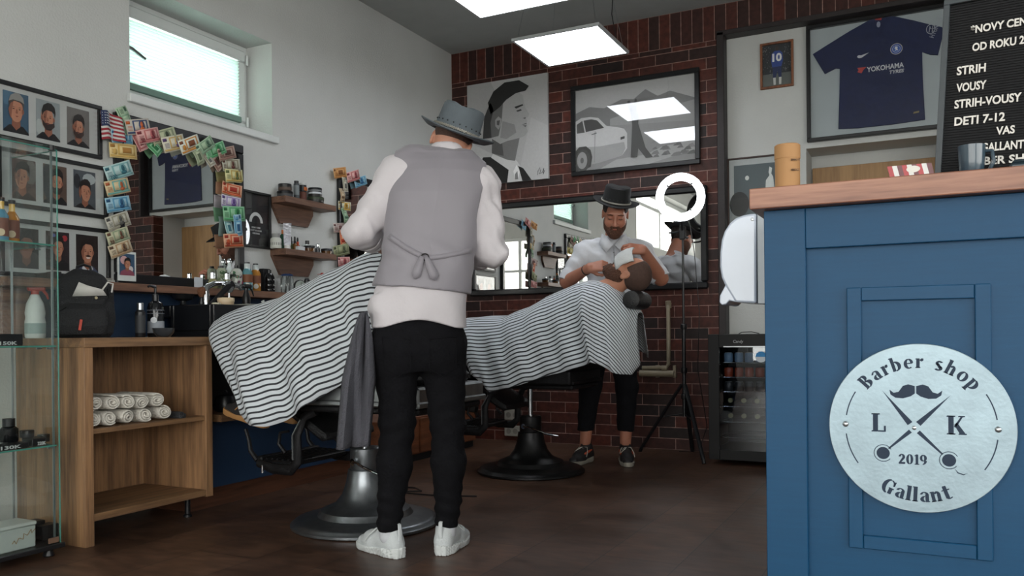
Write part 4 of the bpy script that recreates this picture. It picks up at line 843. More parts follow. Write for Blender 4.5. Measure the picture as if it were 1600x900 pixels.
# ---------------------------------------------------------------- wash unit: backsplash, ledge, cabinet
LZ=1.118
o=solo(MB().box((.001,2.12,1.08),(.135,5.9,LZ),WAL,b=.002),'ledge_board','long walnut ledge running under the mirrors along the left wall','ledge')
t=thing('backsplash_panel','navy blue panel with a wooden border behind the sink','panel',(.001,3.9,.862)); MB().box((0,-1.62,0),(.02,1.9,.216),NAVY).build('panel_board',t); MB().box((0,-1.74,0),(.024,-1.62,.216),WAL).build('panel_border',t)
t=thing('open_cabinet','oak open cabinet with one middle shelf holding rolled towels','cabinet',(.0,2.23,0))
CW=.45; parts=[('worktop',(.003,-.002,.819),(CW+.005,.735,.859),OAKH),('side_panel',(.003,0,0),(CW,.04,.819),OAK),('side_panel',(.003,.635,.095),(CW,.675,.819),OAK),('shelf_board',(.02,.04,.46),(CW-.01,.635,.482),OAKH),('shelf_board',(.02,.04,.1),(CW-.004,.635,.13),OAKH),('back_panel',(.003,.04,.1),(.018,.635,.819),OAK)]
for n_,lo,hi,mt in parts: MB().box(lo,hi,mt,b=.0015).build(n_,t)
mb=MB(); mb.lathe([(.02,0),(.02,.01),(.013,.015),(.013,.1)],BLKP,T((.36,.6,0))); mb.build('adjustable_foot',t)
t=thing('vanity_unit','navy fronted low unit with oak shelf under the washbasin, behind the striped cape','cabinet',(0,2.98,0))
MB().box((.003,-.01,.80),(.44,1.5,.815),OAKH).build('worktop',t); MB().box((.05,0,.44),(.43,1.3,.475),OAKH,b=.001).build('shelf_board',t); MB().box((.02,-.07,.1),(.31,1.3,.44),NAVY).build('front_panel',t); MB().box((.02,-.07,0),(.29,1.3,.1),wood('dark plinth','#3d2519','#5e3a28',.5,1)).build('plinth',t); MB().box((.003,0,.475),(.03,1.3,.80),BLKM).build('back_panel',t); MB().box((.03,1.26,.475),(.43,1.3,.8),NAVY).build('side_panel',t)
t=thing('low_drawer_unit','low reddish oak drawer unit on the floor behind the barber chairs','cabinet',(0,4.35,0)); RO=wood('reddish oak','#5c3522','#8a5436',.5,1)
MB().box((.003,0,.05),(.42,1.2,.3),RO,b=.002).build('cabinet_body',t); 
for i in range(3): MB().box((.42,.02+.39*i,.06),(.436,.38+.39*i,.29),RO,b=.002).build('drawer_front',t)
for i in range(3): MB().cyl((.45,.14+.39*i,.2),(.45,.26+.39*i,.2),.005,STEEL,n=8).build('drawer_handle',t)
MB().box((.01,.01,0),(.4,1.19,.05),BLKM).build('plinth',t)
y=yx(346,.3); goods('kettle','small black round pot on the shelf under the sink','pot',(.3,y+.02,.475),[('pot_body',[(.04,0),(.055,.01),(.06,.04),(.045,.08),(.02,.09)],BLKP),('pot_knob',[(.008,.09),(.012,.1),(.006,.108)],BLKP)])
# sink
t=thing('washbasin','black square washbasin standing on the worktop','sink',(.12,2.947,.859)); mb=MB(); hgt=.16
mb.box((0,0,0),(.3,.62,.03),BLACK,b=.004); mb.box((0,0,.03),(.025,.62,hgt),BLACK,b=.004); mb.box((.275,0,.03),(.3,.62,hgt),BLACK,b=.004); mb.box((.025,0,.03),(.275,.022,hgt),BLACK,b=.004); mb.box((.025,.23,.03),(.275,.25,hgt),BLACK,b=.004); mb.box((.025,.598,.03),(.275,.62,hgt),BLACK,b=.004); mb.build('basin',t)
MB().box((.0,.235,hgt),(.3,.62,hgt+.008),M('grey rim','#84867f',.5),b=.003).build('drain_board',t)
MB().box((-.1,0,.1),(0,.62,hgt),BLACK,b=.004).build('rear_deck',t)
ZS=.859+.16
def sp(px,x): return (x,yx(px,x),ZS)
t=thing('tap','chrome mixer tap with a curved spout and black hand shower','tap',sp(322,.2)); 
mb=MB(); mb.cyl((0,0,0),(0,0,.075),.021,CHROME,.017); mb.tube([(0,0,.07),(.0,.01,.1),(.01,.05,.118),(.02,.12,.122),(.03,.2,.112),(.03,.22,.095)],[.017,.016,.014,.013,.013,.012],CHROME,12); mb.build('spout',t)
mb=MB(); mb.tube([(.03,.0,.0),(.04,.05,.05),(.05,.1,.1),(.055,.13,.118)],[.013,.014,.016,.019],BLKP,12); mb.build('hand_shower',t); mb=MB(); mb.cyl((0,0,.075),(0,-.02,.1),.006,CHROME); mb.build('lever',t)
goods('shaving_brush','shaving brush with brown round bristles standing by the tap','brush',sp(315,.26),[('handle',[(.012,0),(.015,.01),(.008,.028),(.011,.04)],BLKP),('bristles',[(.01,.04),(.019,.058),(.021,.075),(.014,.088),(.004,.092)],M('bristles','#6b452f',.9,var=.3,scale=200,bump=.5))])
goods('bowl','black pedestal bowl on the washbasin deck','bowl',sp(286,.12),[('bowl_foot',[(.022,0),(.015,.01),(.014,.025)],BLKP),('bowl_cup',[(.02,.025),(.045,.035),(.055,.06),(.05,.06),(.04,.04)],BLKP)])
goods('card_holder','small blank white card standing by the tap','card',(.1,yx(311,.1),LZ),[('card',bx((-.004,-.028,-.0),(0,.028,.055),.0008),F('#c3c9cf'))])
goods('soap_bar','pale soap bar on the washbasin edge','soap',sp(338,.3),[('soap',[(.018,0),(.024,.004),(.022,.012),(.01,.014)],F('#c9c4ae'))])
goods('cream_bowl','cream coloured stacked shaving bowl on the washbasin edge','bowl',sp(353,.3),[('bowl_base',[(.038,0),(.04,.003),(.04,.02)],F('#cdb594',.4)),('bowl_lid',[(.043,.02),(.043,.036),(.04,.04)],F('#d6c09f',.4))])
def trig(mb,mt):
    mb.lathe([(.012,.09),(.012,.1)],mt); mb.box((-.012,-.03,.1),(.012,.035,.122),mt,b=.005); mb.tube([(0,.028,.105),(0,.045,.085),(0,.055,.06)],[.006,.005,.004],mt,6)
goods('spray_bottle','black trigger spray bottle on the washbasin edge','bottle',sp(385,.25),[('bottle_body',[(.02,0),(.022,.01),(.022,.05),(.012,.08),(.011,.09)],BLKP),('trigger_head',trig,BLKP)])
goods('bottle','flat bottle with green body and white flip cap beside the washbasin','bottle',sp(413,.22),[('bottle_body',[(.02,0),(.034,.003),(.034,.008),(.015,.012)],F('#1f7a4e',.3)),('flip_cap',lambda mb,mt: (mb.lathe([(.014,.01),(.014,.022)],mt),mb.box((-.004,-.002,.02),(.004,.016,.04),mt,RX(.5)@T((0,0,0)))),F('#cfd3d0'))])
t=thing('basin_lever','slanting chrome lever beside the washbasin','lever',sp(446,.24)); mb=MB(); mb.tube([(0,0,0),(0,-.012,.03),(0,-.022,.055)],[.006,.008,.009],CHROME,8,flat=1.6); mb.build('lever_arm',t)
# on the worktop
zw=.859
y,wd,_=fit(219,17,.33); goods('bottle','slim black bottle with silver cap on the oak worktop','bottle',(.33,y,zw),[('bottle_body',[(.02,0),(.022,.004),(.022,.115),(.014,.125)],BLKP),('bottle_cap',[(.0145,.125),(.0145,.155),(.012,.157)],STEEL),('bottle_label',[(.0224,.02),(.0224,.1)],F('#2d2f32'))])
y,wd,_=fit(243,27,.3); goods('pump_bottle','tall black pump bottle with a grey label on the oak worktop','bottle',(.3,y,zw),[('bottle_body',[(.034,0),(.037,.005),(.037,.14),(.03,.16),(.014,.17)],M('smoked plastic','#15171a',.12)),('pump',lambda mb,mt:(mb.lathe([(.015,.17),(.015,.2),(.006,.202),(.006,.235)],mt),mb.tube([(0,0,.235),(0,-.03,.24),(0,-.04,.234)],[.008,.006,.005],mt,8)),BLKP),
 ('bottle_label',lambda mb,mt:(mb.lathe([(.0374,.02),(.0374,.075)],mt,n=24),mb.lathe([(.0376,.11),(.0376,.112)],mt,n=24),mb.lathe([(.0376,.125),(.0376,.127)],mt,n=24)),F('#8e939b')),('round_emblem',lambda mb,mt: mb.add([(.0385,a,b_) for a,b_ in circ(0,.08,.014)],[tuple(range(24))],mt,RZ(-.9)),F('#d0d4d8'))])
y,wd,_=fit(257,34,.38); goods('glass_bowl','small dark glass bowl in front of the pump bottle','bowl',(.385,y-.01,zw),[('bowl_cup',[(.02,0),(.03,.004),(.044,.02),(.05,.042),(.047,.042),(.04,.022),(.02,.01)],M('smoked glass','#33363a',.08,coat=.5))])
# white spray bottle
def wtrig(mb,mt): mb.lathe([(.016,.19),(.016,.205)],mt); mb.box((-.013,-.03,.205),(.013,.04,.235),mt,b=.006); mb.tube([(0,.03,.21),(0,.045,.19),(0,.05,.17)],[.007,.006,.004],mt,6)
goods('spray_bottle','white spray bottle with red trigger seen through the showcase','bottle',(.07,2.275,zw),[('bottle_body',[(.036,0),(.04,.006),(.041,.07),(.037,.09),(.04,.11),(.034,.15),(.018,.185),(.016,.19)],F('#dfe3e0',.4)),('trigger_head',wtrig,F('#b43428',.4)),('bottle_label',[(.0413,.02),(.0413,.065)],F('#9fb0ae'))],rz=-.5)
# ---------------------------------------------------------------- on the ledge
def led_(px,x=.075): return (x,yx(px,x),LZ)
OLV=F('#8b8a64',.15)
for px,x,lab in ((333,.1,'olive bottle with silver cap on the ledge, left of the tap globe'),(355,.105,'olive bottle with silver cap on the ledge, behind the chrome globe')):
    goods('cologne_bottle',lab,'bottle',led_(px,x),[('bottle_body',[(.022,0),(.025,.004),(.026,.035),(.02,.048),(.012,.054)],OLV),('bottle_cap',[(.012,.054),(.012,.085)],CHROME),('cap_top',[(.011,.085),(.011,.09)],BLKP)])
def blotch(r,z0,z1,cols,n=26,seed=1):
    def fn(mb,mt):
        rr=random.Random(seed)
        for i in range(n):
            a=rr.uniform(-2.2,1.2); z=rr.uniform(z0,z1); s=rr.uniform(.006,.014); c=F(rr.choice(cols)); V=[]
            for k in range(7): q=2*PI*k/7; V.append(((r+.0005+.0001*i)*math.cos(a+s*math.cos(q)/r),(r+.0005+.0001*i)*math.sin(a+s*math.cos(q)/r),z+s*.9*math.sin(q)))
            mb.add(V,[tuple(range(7))],c)
    return fn
goods('spray_can','tall can with green flower pattern on the ledge','can',led_(347,.05),[('can_body',[(.024,0),(.025,.003),(.025,.11),(.018,.12)],F('#9aa38e',.3)),('can_cap',[(.012,.12),(.012,.133)],BLKP),('flower_print',blotch(.025,.01,.1,('#3f5a3a','#c2c6bd','#6f7f5e'),20,3),F('#3f5a3a'))])
goods('bottle','clear bottle with stopper behind the flower patterned bottles','bottle',led_(359,.035),[('bottle_body',[(.02,0),(.02,.12),(.009,.14),(.009,.155)],GLS),('stopper',[(.012,.155),(.014,.165),(.008,.178)],CHROME)])
goods('bottle','wide bottle with pink and green flower pattern on the ledge','bottle',led_(370,.075),[('bottle_body',[(.03,0),(.032,.004),(.032,.1),(.022,.118),(.016,.122)],F('#b9bdb4',.2)),('bottle_cap',[(.012,.122),(.012,.14)],BLKP),('flower_print',blotch(.032,.01,.1,('#b04a6e','#3f6a4a','#2e3a32','#d9dad6','#5a3a4a'),30,5),F('#b04a6e'))])
BLB=F('#5f8f97',.12); LBL=F('#7a4a30')
for px,x,c,lab in ((387,.1,'#5f8f97','bluish bottle with a brown label on the ledge'),(400,.075,'#b07a34','amber bottle with a brown label on the ledge, right of the bluish one')):
    goods('bottle',lab,'bottle',led_(px,x),[('bottle_body',[(.028,0),(.029,.004),(.029,.1),(.018,.124)],F(c,.12)),('bottle_neck',[(.0175,.12),(.0175,.15),(.019,.152)],GLS),('bottle_cap',[(.015,.15),(.015,.16)],BLKP),('bottle_label',[(.0295,.045),(.0295,.09)],LBL),('round_emblem',lambda mb,mt: mb.add([(.0302,a,b_) for a,b_ in circ(0,.028,.014)],[tuple(range(24))],mt,RZ(-.75)),F('#c9c6ba'))])
goods('bottle','black ribbed bottle with shiny bands on the ledge','bottle',led_(421,.075),[('bottle_body',[(.03,0),(.032,.004),(.032,.02),(.03,.025),(.032,.03),(.032,.05),(.03,.055),(.032,.06),(.032,.085),(.02,.11)],M('glossy black','#101113',.08)),('bottle_cap',[(.014,.11),(.014,.13)],BLKP)])
def boxwedge(mb,mt): mb.box((-.02,-.03,0),(.02,.03,.14),mt,b=.004)
goods('packet','tall matt black packet standing behind the bottles on the ledge','packet',led_(414,.03),[('packet_body',boxwedge,BLKM)])
goods('comb_jar','clear glass jar with combs and a blue lid on the ledge','jar',led_(449,.07),[('jar_body',[(.035,0),(.038,.004),(.038,.085),(.03,.1),(.03,.105)],glassm('clear jar glass','#e6eceb')),('jar_lid',[(.034,.105),(.036,.112),(.02,.118)],F('#27406e',.3)),('combs',lambda mb,mt:[mb.box((-.003,-.002,.01),(.003,.002,.12),mt,T((.012*math.cos(a),.012*math.sin(a),0))@RX(.15*math.sin(a))@RY(.1)) for a in (0,1.4,2.9,4.4)],F('#4a4c4e'))])
goods('desk_clock','round pale dial clock on the ledge beside the comb jar','clock',led_(470,.075),[('clock_case',lambda mb,mt: mb.lathe([(.03,-.02),(.042,-.015),(.042,.0),(.037,.002)],mt,T((0,0,.046))@RY(PI/2)@RX(0)@T((0,0,0)),30),BLKP),('clock_face',lambda mb,mt: mb.lathe([(.0,.0),(.037,.0),(.037,.003),(0,.0045)],mt,T((0,0,.046))@RY(PI/2),30,cap=False),F('#a9b3ac',.3)),('clock_hands',lambda mb,mt:(mb.box((.005,-.001,.046),(.0062,.001,.072),mt),mb.box((.005,-.001,.045),(.0062,.02,.047),mt)),BLKP)],rz=-.35)
goods('hair_clipper','black hair clipper standing on the ledge right of the clock','clipper',led_(480,.11),[('clipper_body',[(.014,0),(.018,.01),(.015,.05),(.018,.08),(.016,.09)],BLKP),('clipper_blade',[(.012,.09),(.015,.098)],STEEL)])
goods('hair_dryer','black hair dryer lying on the ledge behind the clippers','dryer',led_(492,.06),[('dryer_barrel',lambda mb,mt: mb.lathe([(.02,-.05),(.034,-.03),(.036,.02),(.026,.05),(.03,.06)],mt,T((0,0,.045))@RX(PI/2-.3)),BLKM),('dryer_handle',lambda mb,mt: mb.tube([(0,.01,.04),(.01,.03,.01),(.015,.04,.004)],.013,mt,8),BLKM)])
goods('spray_can','black and white can with red nozzle on the ledge','can',led_(504,.07),[('can_body',[(.026,0),(.027,.003),(.027,.115),(.02,.125)],M('charcoal print','#33363a',.3)),('can_nozzle',lambda mb,mt:(mb.lathe([(.01,.125),(.012,.14),(.006,.145)],mt),mb.tube([(0,0,.138),(0,-.045,.133)],.0018,mt,5)),F('#a33128')),('can_label',[(.0272,.03),(.0272,.1)],F('#6c7076'))])
goods('spray_can','white can with small print on the ledge, right of the red nozzle can','can',led_(517,.07),[('can_body',[(.024,0),(.025,.003),(.025,.105),(.018,.112)],F('#c2c3c0',.3)),('can_cap',[(.018,.112),(.018,.128)],F('#9ea0a0'))])
goods('pump_bottle','black pump bottle on the ledge, second from the cape','bottle',led_(527,.07),[('bottle_body',[(.022,0),(.024,.003),(.024,.09),(.01,.105)],BLKP),('pump',lambda mb,mt:(mb.lathe([(.008,.105),(.004,.11),(.004,.135)],mt),mb.tube([(0,0,.135),(0,-.03,.137)],[.006,.004],mt,6)),BLKP)])
goods('bottle','brown glass bottle at the right end of the ledge beside the cape','bottle',led_(541,.07),[('bottle_body',[(.03,0),(.034,.004),(.034,.075),(.012,.098)],F('#4f2c17',.12)),('bottle_cap',[(.012,.098),(.012,.115)],BLKP)])
p=at(358,436,0,.3); goods('chrome_globe','shiny chrome globe shaver cup behind the tap','cup',(.24,yx(358,.24),ZS),[('globe_stand',[(.022,0),(.012,.006),(.006,.03),(.006,.07)],CHROME),('globe',[(.006,.07),(.02,.078),(.029,.1),(.026,.12),(.014,.133),(.003,.135)],CHROME)])
# towels
TW=M('white towelling','#ddd8ce',.95,var=.1,scale=60,bump=.8,bscale=220); TG=M('grey towelling','#3a3a3c',.95,bump=.8,bscale=220)
def towel(px,py,lab,mat=TW,r=.038):
    p=at(px,py,0,.43); L=.26; rr=random.Random(px*7+py); mb=MB(); V=[];Fs=[]; turns=2.6; n=56; ox,oz=rr.uniform(-.2,.2),rr.uniform(0,6)
    for j,x in enumerate((-L,-L*.9,-L*.5,-.01,0)):
        for i in range(n+1):
            a=turns*2*PI*i/n; q=.25+.75*i/n; e=.92 if j in (0,4) else 1
            R=r*q*e*(1+.03*math.sin(a*1.3+oz)); V.append((x+.006*math.sin(a+ox*9)*(1 if j==4 else 0)+.004*(1-q),R*math.cos(a+oz)*1.02,R*math.sin(a+oz)*.93))
    m_=n+1
    for j in range(4):
        for i in range(n): Fs.append((j*m_+i,j*m_+i+1,(j+1)*m_+i+1,(j+1)*m_+i))
    mb.add(V,Fs,mat); o=mb.build('rolled_towel'); o.location=p; s=o.modifiers.new('thickness','SOLIDIFY'); s.thickness=.0085; s.offset=-1; b_=o.modifiers.new('soft','SUBSURF'); b_.levels=1; b_.render_levels=1
    o['label']=lab; o['category']='towel'; o['group']='rolled towels in the open cabinet'
for i,(px,py) in enumerate(((147,655),(173,653),(201,651),(229,648),(258,644))): towel(px,py,'white rolled towel in the bottom row, %s from the left'%('first','second','third','fourth','fifth')[i])
for i,(px,py) in enumerate(((151,631),(177,629),(201,628),(223,628),(247,625))): towel(px,py,'white rolled towel in the top row, %s from the left'%('first','second','third','fourth','fifth')[i])
towel(286,649,'single dark grey rolled towel right of the white ones',TG,.026)
# backpack
PX=.3; t=thing('backpack','black backpack with a folded white mask and red tag on the worktop','bag',(.27,yx(131,.27),.859),math.radians(52)); BP=M('backpack nylon','#151619',.75,var=.15,bump=.6,bscale=160)
S=Sdf((-.16,-.14,-.01),(.16,.12,.33),.0045)
S.loft([(0.002,0,0,.10,.065),(.02,0,0,.118,.08),(.14,0,.0,.12,.08),(.22,.0,.0,.108,.07),(.27,0,.0,.08,.055),(.292,0,0,.04,.035)],.01,3.2)
S.mod(lambda d,x,y,z: d-.004*np.sin(x*40+z*30)*np.sin(z*25)-.0025*np.clip(1-np.abs(z-.15-.03*np.cos(x*12))/.004,0,1)-.003*np.clip(1-np.abs(z-.2)/.003,0,1)*(y<0)); S.mesh('bag_body',BP,t)
S=Sdf((-.13,-.16,-.005),(.13,.0,.18),.0045); S.loft([(.012,0,-.075,.085,.03),(.05,0,-.08,.095,.036),(.12,0,-.078,.09,.03),(.145,0,-.07,.07,.015)],.01,3.4); S.mesh('front_pocket',BP,t)
mb=MB(); mb.tube([(-.03,.03,.28),(-.025,.03,.31),(0,.03,.318),(.025,.03,.31),(.03,.03,.28)],.006,BLKP,8); mb.build('carry_handle',t)
mb=MB(); mb.tube([(-.11,-.02,.2),(-.125,-.06,.15),(-.105,-.09,.1),(-.06,-.112,.13)],.003,BLKP,6); mb.tube([(.09,-.04,.24),(.1,-.08,.17),(.07,-.1,.13)],.003,BLKP,6); mb.build('zip_cord',t)
mb=MB(); mb.box((-.022,-.121,.03),(-.012,-.116,.075),F('#b33a26'),RY(.15)); mb.build('red_tag',t)
mb=MB(); mb.lathe([(.006,0),(.006,.003)],F('#9a8f70'),frame((0,-1,0),None,(.05,-.082,.17))); mb.build('badge',t)
MK=F('#c4c2bd',.85); mb=MB(); X=T((.02,-.083,.175)); V=[(-.06,0,0),(.07,0,.005),(.055,-.012,.03),(0,-.014,.045),(-.035,-.01,.06)]; mb.add(V,[(0,1,2,3,4)],MK,X); mb.tube([X@Vector(v) for v in ((.055,-.012,.03),(.075,-.02,.06),(.095,-.01,.055),(.09,.0,.02))],.002,MK,5)
o=mb.build('face_mask'); o.matrix_basis=worldm(t); o['label']='folded white face mask tucked into the black backpack'; o['category']='mask'; s=o.modifiers.new('t','SOLIDIFY'); s.thickness=.002
y=yx(158,.06); solo(MB().box((.03,y-.05,LZ),(.11,y+.04,LZ+.012),F('#a8a79f'),b=.003).box((.035,y-.045,LZ+.012),(.105,y+.03,LZ+.02),F('#8f8e86'),b=.003),'folded_paper','small stack of folded pale paper on the ledge by the mirror corner','paper')
y=yx(86,.06); solo(MB().box((.02,y-.06,LZ),(.1,y+.05,LZ+.028),BLKM,b=.003).box((.03,y-.02,LZ+.028),(.08,y+.02,LZ+.036),BLKP,b=.002),'black_case','flat black case on the ledge under the photo frames','case')
# ---------------------------------------------------------------- showcase
t=thing('glass_showcase','tall glass display case with glass shelves at the left edge','display case',(.0,0,0)); x0,x1,y0,y1=.17,.45,1.42,2.12; SV=M('showcase aluminium','#9fa6a8',.3,metal=.8)
mb=MB(); mb.box((x0-.01,y0-.01,.03),(x1+.01,y1+.015,.05),M('showcase base','#1a1a1c',.35),b=.003); mb.build('base',t)
for px_,py_ in ((x1-.03,y1-.03),(x0+.03,y1-.03)): MB().lathe([(.02,0),(.022,.004),(.014,.03)],BLKP,T((px_,py_,0))).build('foot',t)
MB().box((x0,y0,1.6),(x1,y1,1.615),SHOWG).build('top_panel',t)
mb=MB(); mb.box((x1-.004,y0,.05),(x1,y1,1.6),SHOWG); mb.build('glass_door',t); MB().box((x0,y1-.004,.05),(x1-.006,y1,1.6),SHOWG).build('glass_side',t); MB().box((x0,y0,.05),(x0+.004,y1-.006,1.6),SHOWG).build('glass_back',t)
MB().box((x1-.0045,y1-.0015,.05),(x1+.0005,y1+.0015,1.6),GREEN_E).build('glass_edge',t)
for a,b_ in ((x1-.022,y1-.016),(x0+.002,y1-.016)): MB().box((a,b_,.05),(a+.006,b_+.007,1.6),SV).build('corner_post',t)
for a in ((x0,x1),): MB().box((x0,y1-.002,1.6),(x1,y1+.002,1.604),GREEN_E).build('top_edge',t); 
MB().box((x1-.003,y0,1.6),(x1+.001,y1,1.604),GREEN_E).build('top_edge',t)
for z in (1.222,.824,.432):
    s_=MB().box((x0+.006,y0,z),(x1-.008,y1-.008,z+.006),SHOWG).build('shelf',t); MB().box((x1-.0085,y0,z),(x1-.0065,y1-.008,z+.006),GREEN_E).build('shelf_edge',s_); MB().box((x0+.006,y1-.0085,z),(x1-.008,y1-.0065,z+.006),GREEN_E).build('shelf_edge',s_)
    mb=MB(); mb.cyl((x1-.03,y1-.03,z-.006),(x1-.03,y1-.005,z-.006),.004,SV); mb.cyl((x1-.1,y1-.025,z-.006),(x1-.1,y1-.005,z-.006),.004,SV); mb.build('shelf_clip',t)
MB().cyl((x1-.004,y1-.02,1.598),(x1-.004,y1-.02,1.618),.012,BLKP).build('hinge',t)
MB().box((x1-.002,y1-.05,.055),(x1+.004,y1-.01,.075),F('#6b5242')).build('door_stop',t)
def ins(px,x): return yx(px,x)
AB=M('amber oil','#9a6a22',.08,coat=.4)
for px,x,c,lab in ((20,.33,'#a8702a','amber bottle with brown label on the top glass shelf, right of the blue one'),(3,.36,'#4a7f96','blue tinted bottle with brown label at the photo edge on the top glass shelf')):
    goods('bottle',lab,'bottle',(x,ins(px,x),1.229),[('bottle_body',[(.024,0),(.026,.003),(.026,.1),(.012,.125)],F(c,.1)),('bottle_neck',[(.011,.125),(.011,.155)],F('#c9a24a',.1)),('bottle_cap',[(.013,.155),(.013,.17)],BLKP),('bottle_label',[(.0264,.02),(.0264,.09)],F('#6a3a26')),('round_emblem',lambda mb,mt: mb.add([(.0272,a,b_) for a,b_ in circ(0,.035,.014)],[tuple(range(24))],mt,RZ(-.6)),F('#b9a88a'))])
def pricebox(px,x,z,w,h,txt,lab,cat='box'):
    y=ins(px,x); t=thing('product_box',lab,cat,(x,y,z),0); MB().box((-.03,-w/2,0),(.03,w/2,h),M('black carton','#17181b',.4),b=.003).build('carton',t)
    if txt:
        mb=MB(); text(mb,txt,.018,F('#b9bdbd'),frame((1,0,0),(0,1,0),(.0305,-w/2+.02,.004)),bold=.0004,width=w*.6); mb.build('price_lettering',t)
pricebox(6,.39,.831,.11,.045,'150K','black box with white price lettering on the middle glass shelf')
pricebox(10,.41,.439,.13,.022,'130K','flat black box with price lettering on the lower glass shelf')
pricebox(52,.40,.439,.055,.03,'220K','small black box with price lettering at the right of the lower glass shelf')
goods('bottle','squat black bottle with chrome wire on the lower glass shelf','bottle',(.36,ins(12,.36),.461),[('bottle_body',[(.03,0),(.033,.004),(.033,.05),(.02,.06)],M('glossy black')),('bottle_cap',[(.022,.06),(.022,.09)],BLKP)])
tin(45,22,.33,.439,.028,'low grey tin standing at the back of the lower glass shelf',M('grey tin','#3a3d3f',.5),DK)
tin(40,20,.33,.467,.028,'grey tin stacked on another on the lower glass shelf',M('grey tin','#3a3d3f',.5),DK)
tin(66,17,.31,.439,.03,'grey tin near the glass side on the lower glass shelf',M('grey tin','#3a3d3f',.5),DK)
y=ins(12,.36); t=thing('tin_box','white tin box with gold script on the showcase floor','box',(.36,y-.01,.05)); MB().box((-.06,-.11,0),(.06,.075,.085),F('#aab2ae',.4),b=.004).build('box_body',t); MB().box((-.063,-.113,.085),(.063,.078,.1),F('#b9bfba',.4),b=.004).build('box_lid',t)
mb=MB(); mb.tube([frame((1,0,0),(0,1,0),(.062,-.02,.03))@Vector((.008*i+.003*math.sin(i*3.),.01*math.sin(i*2.3)+.0035*i,0)) for i in range(12)],.0014,F('#8c6d3f'),5); mb.build('gold_script',t)
pricebox(44,.30,.05,.09,.075,None,'black carton with round silver sticker on the showcase floor'); pricebox(69,.345,.05,.07,.06,None,'glossy black carton nearest the glass side on the showcase floor')
# ================================================================ RECEPTION COUNTER
t=thing('reception_counter','blue panelled reception counter with a wooden top','counter',(4.3,1.87,0)); YF=1.87
def B(lo,hi,mat,b=.0015): return MB().box((lo[0]-4.3,lo[1]-YF,lo[2]),(hi[0]-4.3,hi[1]-YF,hi[2]),mat,b=b)
B((3.18,1.835,1.122),(5.6,2.72,1.167),SLAB,.002).build('countertop',t)
B((3.215,1.882,0),(5.55,2.66,1.121),BLUE).build('body',t)
for lo,hi in (((3.205,1.868,0),(3.291,1.884,1.121)),((5.0,1.868,0),(5.086,1.884,1.121))): B(lo,hi,BLUE).build('stile',t)
B((3.2915,1.868,1.034),(4.9995,1.884,1.121),BLUE).build('top_rail',t); B((3.2915,1.868,0),(4.9995,1.884,.12),BLUE).build('bottom_rail',t)
for lo,hi in (((3.372,1.872,.40),(3.400,1.884,.947)),((3.608,1.872,.40),(3.636,1.884,.947)),((3.4003,1.8735,.919),(3.6077,1.884,.947)),((3.4003,1.8735,.40),(3.6077,1.884,.428))): B(lo,hi,BLUE).build('panel_moulding',t)
# sign -------------------------------------------------------------
R=.171; SGM=M('brushed aluminium plate','#8d9fa8',.42,metal=.55,var=.12,scale=14,bump=.05)
sg=thing('round_sign','round silver barber shop sign with crossed scissors and moustache on the blue counter','sign',(3.507,YF-.001,.658)); X=frame((0,-1,0),(1,0,0))
mb=MB(); mb.lathe([(R-.001,0),(R,.0015),(R,.005),(R-.001,.006)],SGM,X@RX(0),n=96); mb.build('sign_plate',sg)
CUT=F('#0c2238',.7); Zc=.0063
def rc(a,b,c,d): return [(a,b),(c,b),(c,d),(a,d)]
def cres(cx,cy,rx,ry,ix,iy,a0,a1,dx=0,n=14):
    a0=math.radians(a0);a1=math.radians(a1); o=[(cx+rx*math.cos(a0+(a1-a0)*i/n),cy+ry*math.sin(a0+(a1-a0)*i/n)) for i in range(n+1)]
    q=[(cx+dx+ix*math.cos(a0+(a1-a0)*i/n),cy+iy*math.sin(a0+(a1-a0)*i/n)) for i in range(n,-1,-1)]; return o+q
def ser(x,y,w=.34): return rc(x-.05,y,x-.05+w,y+.05)
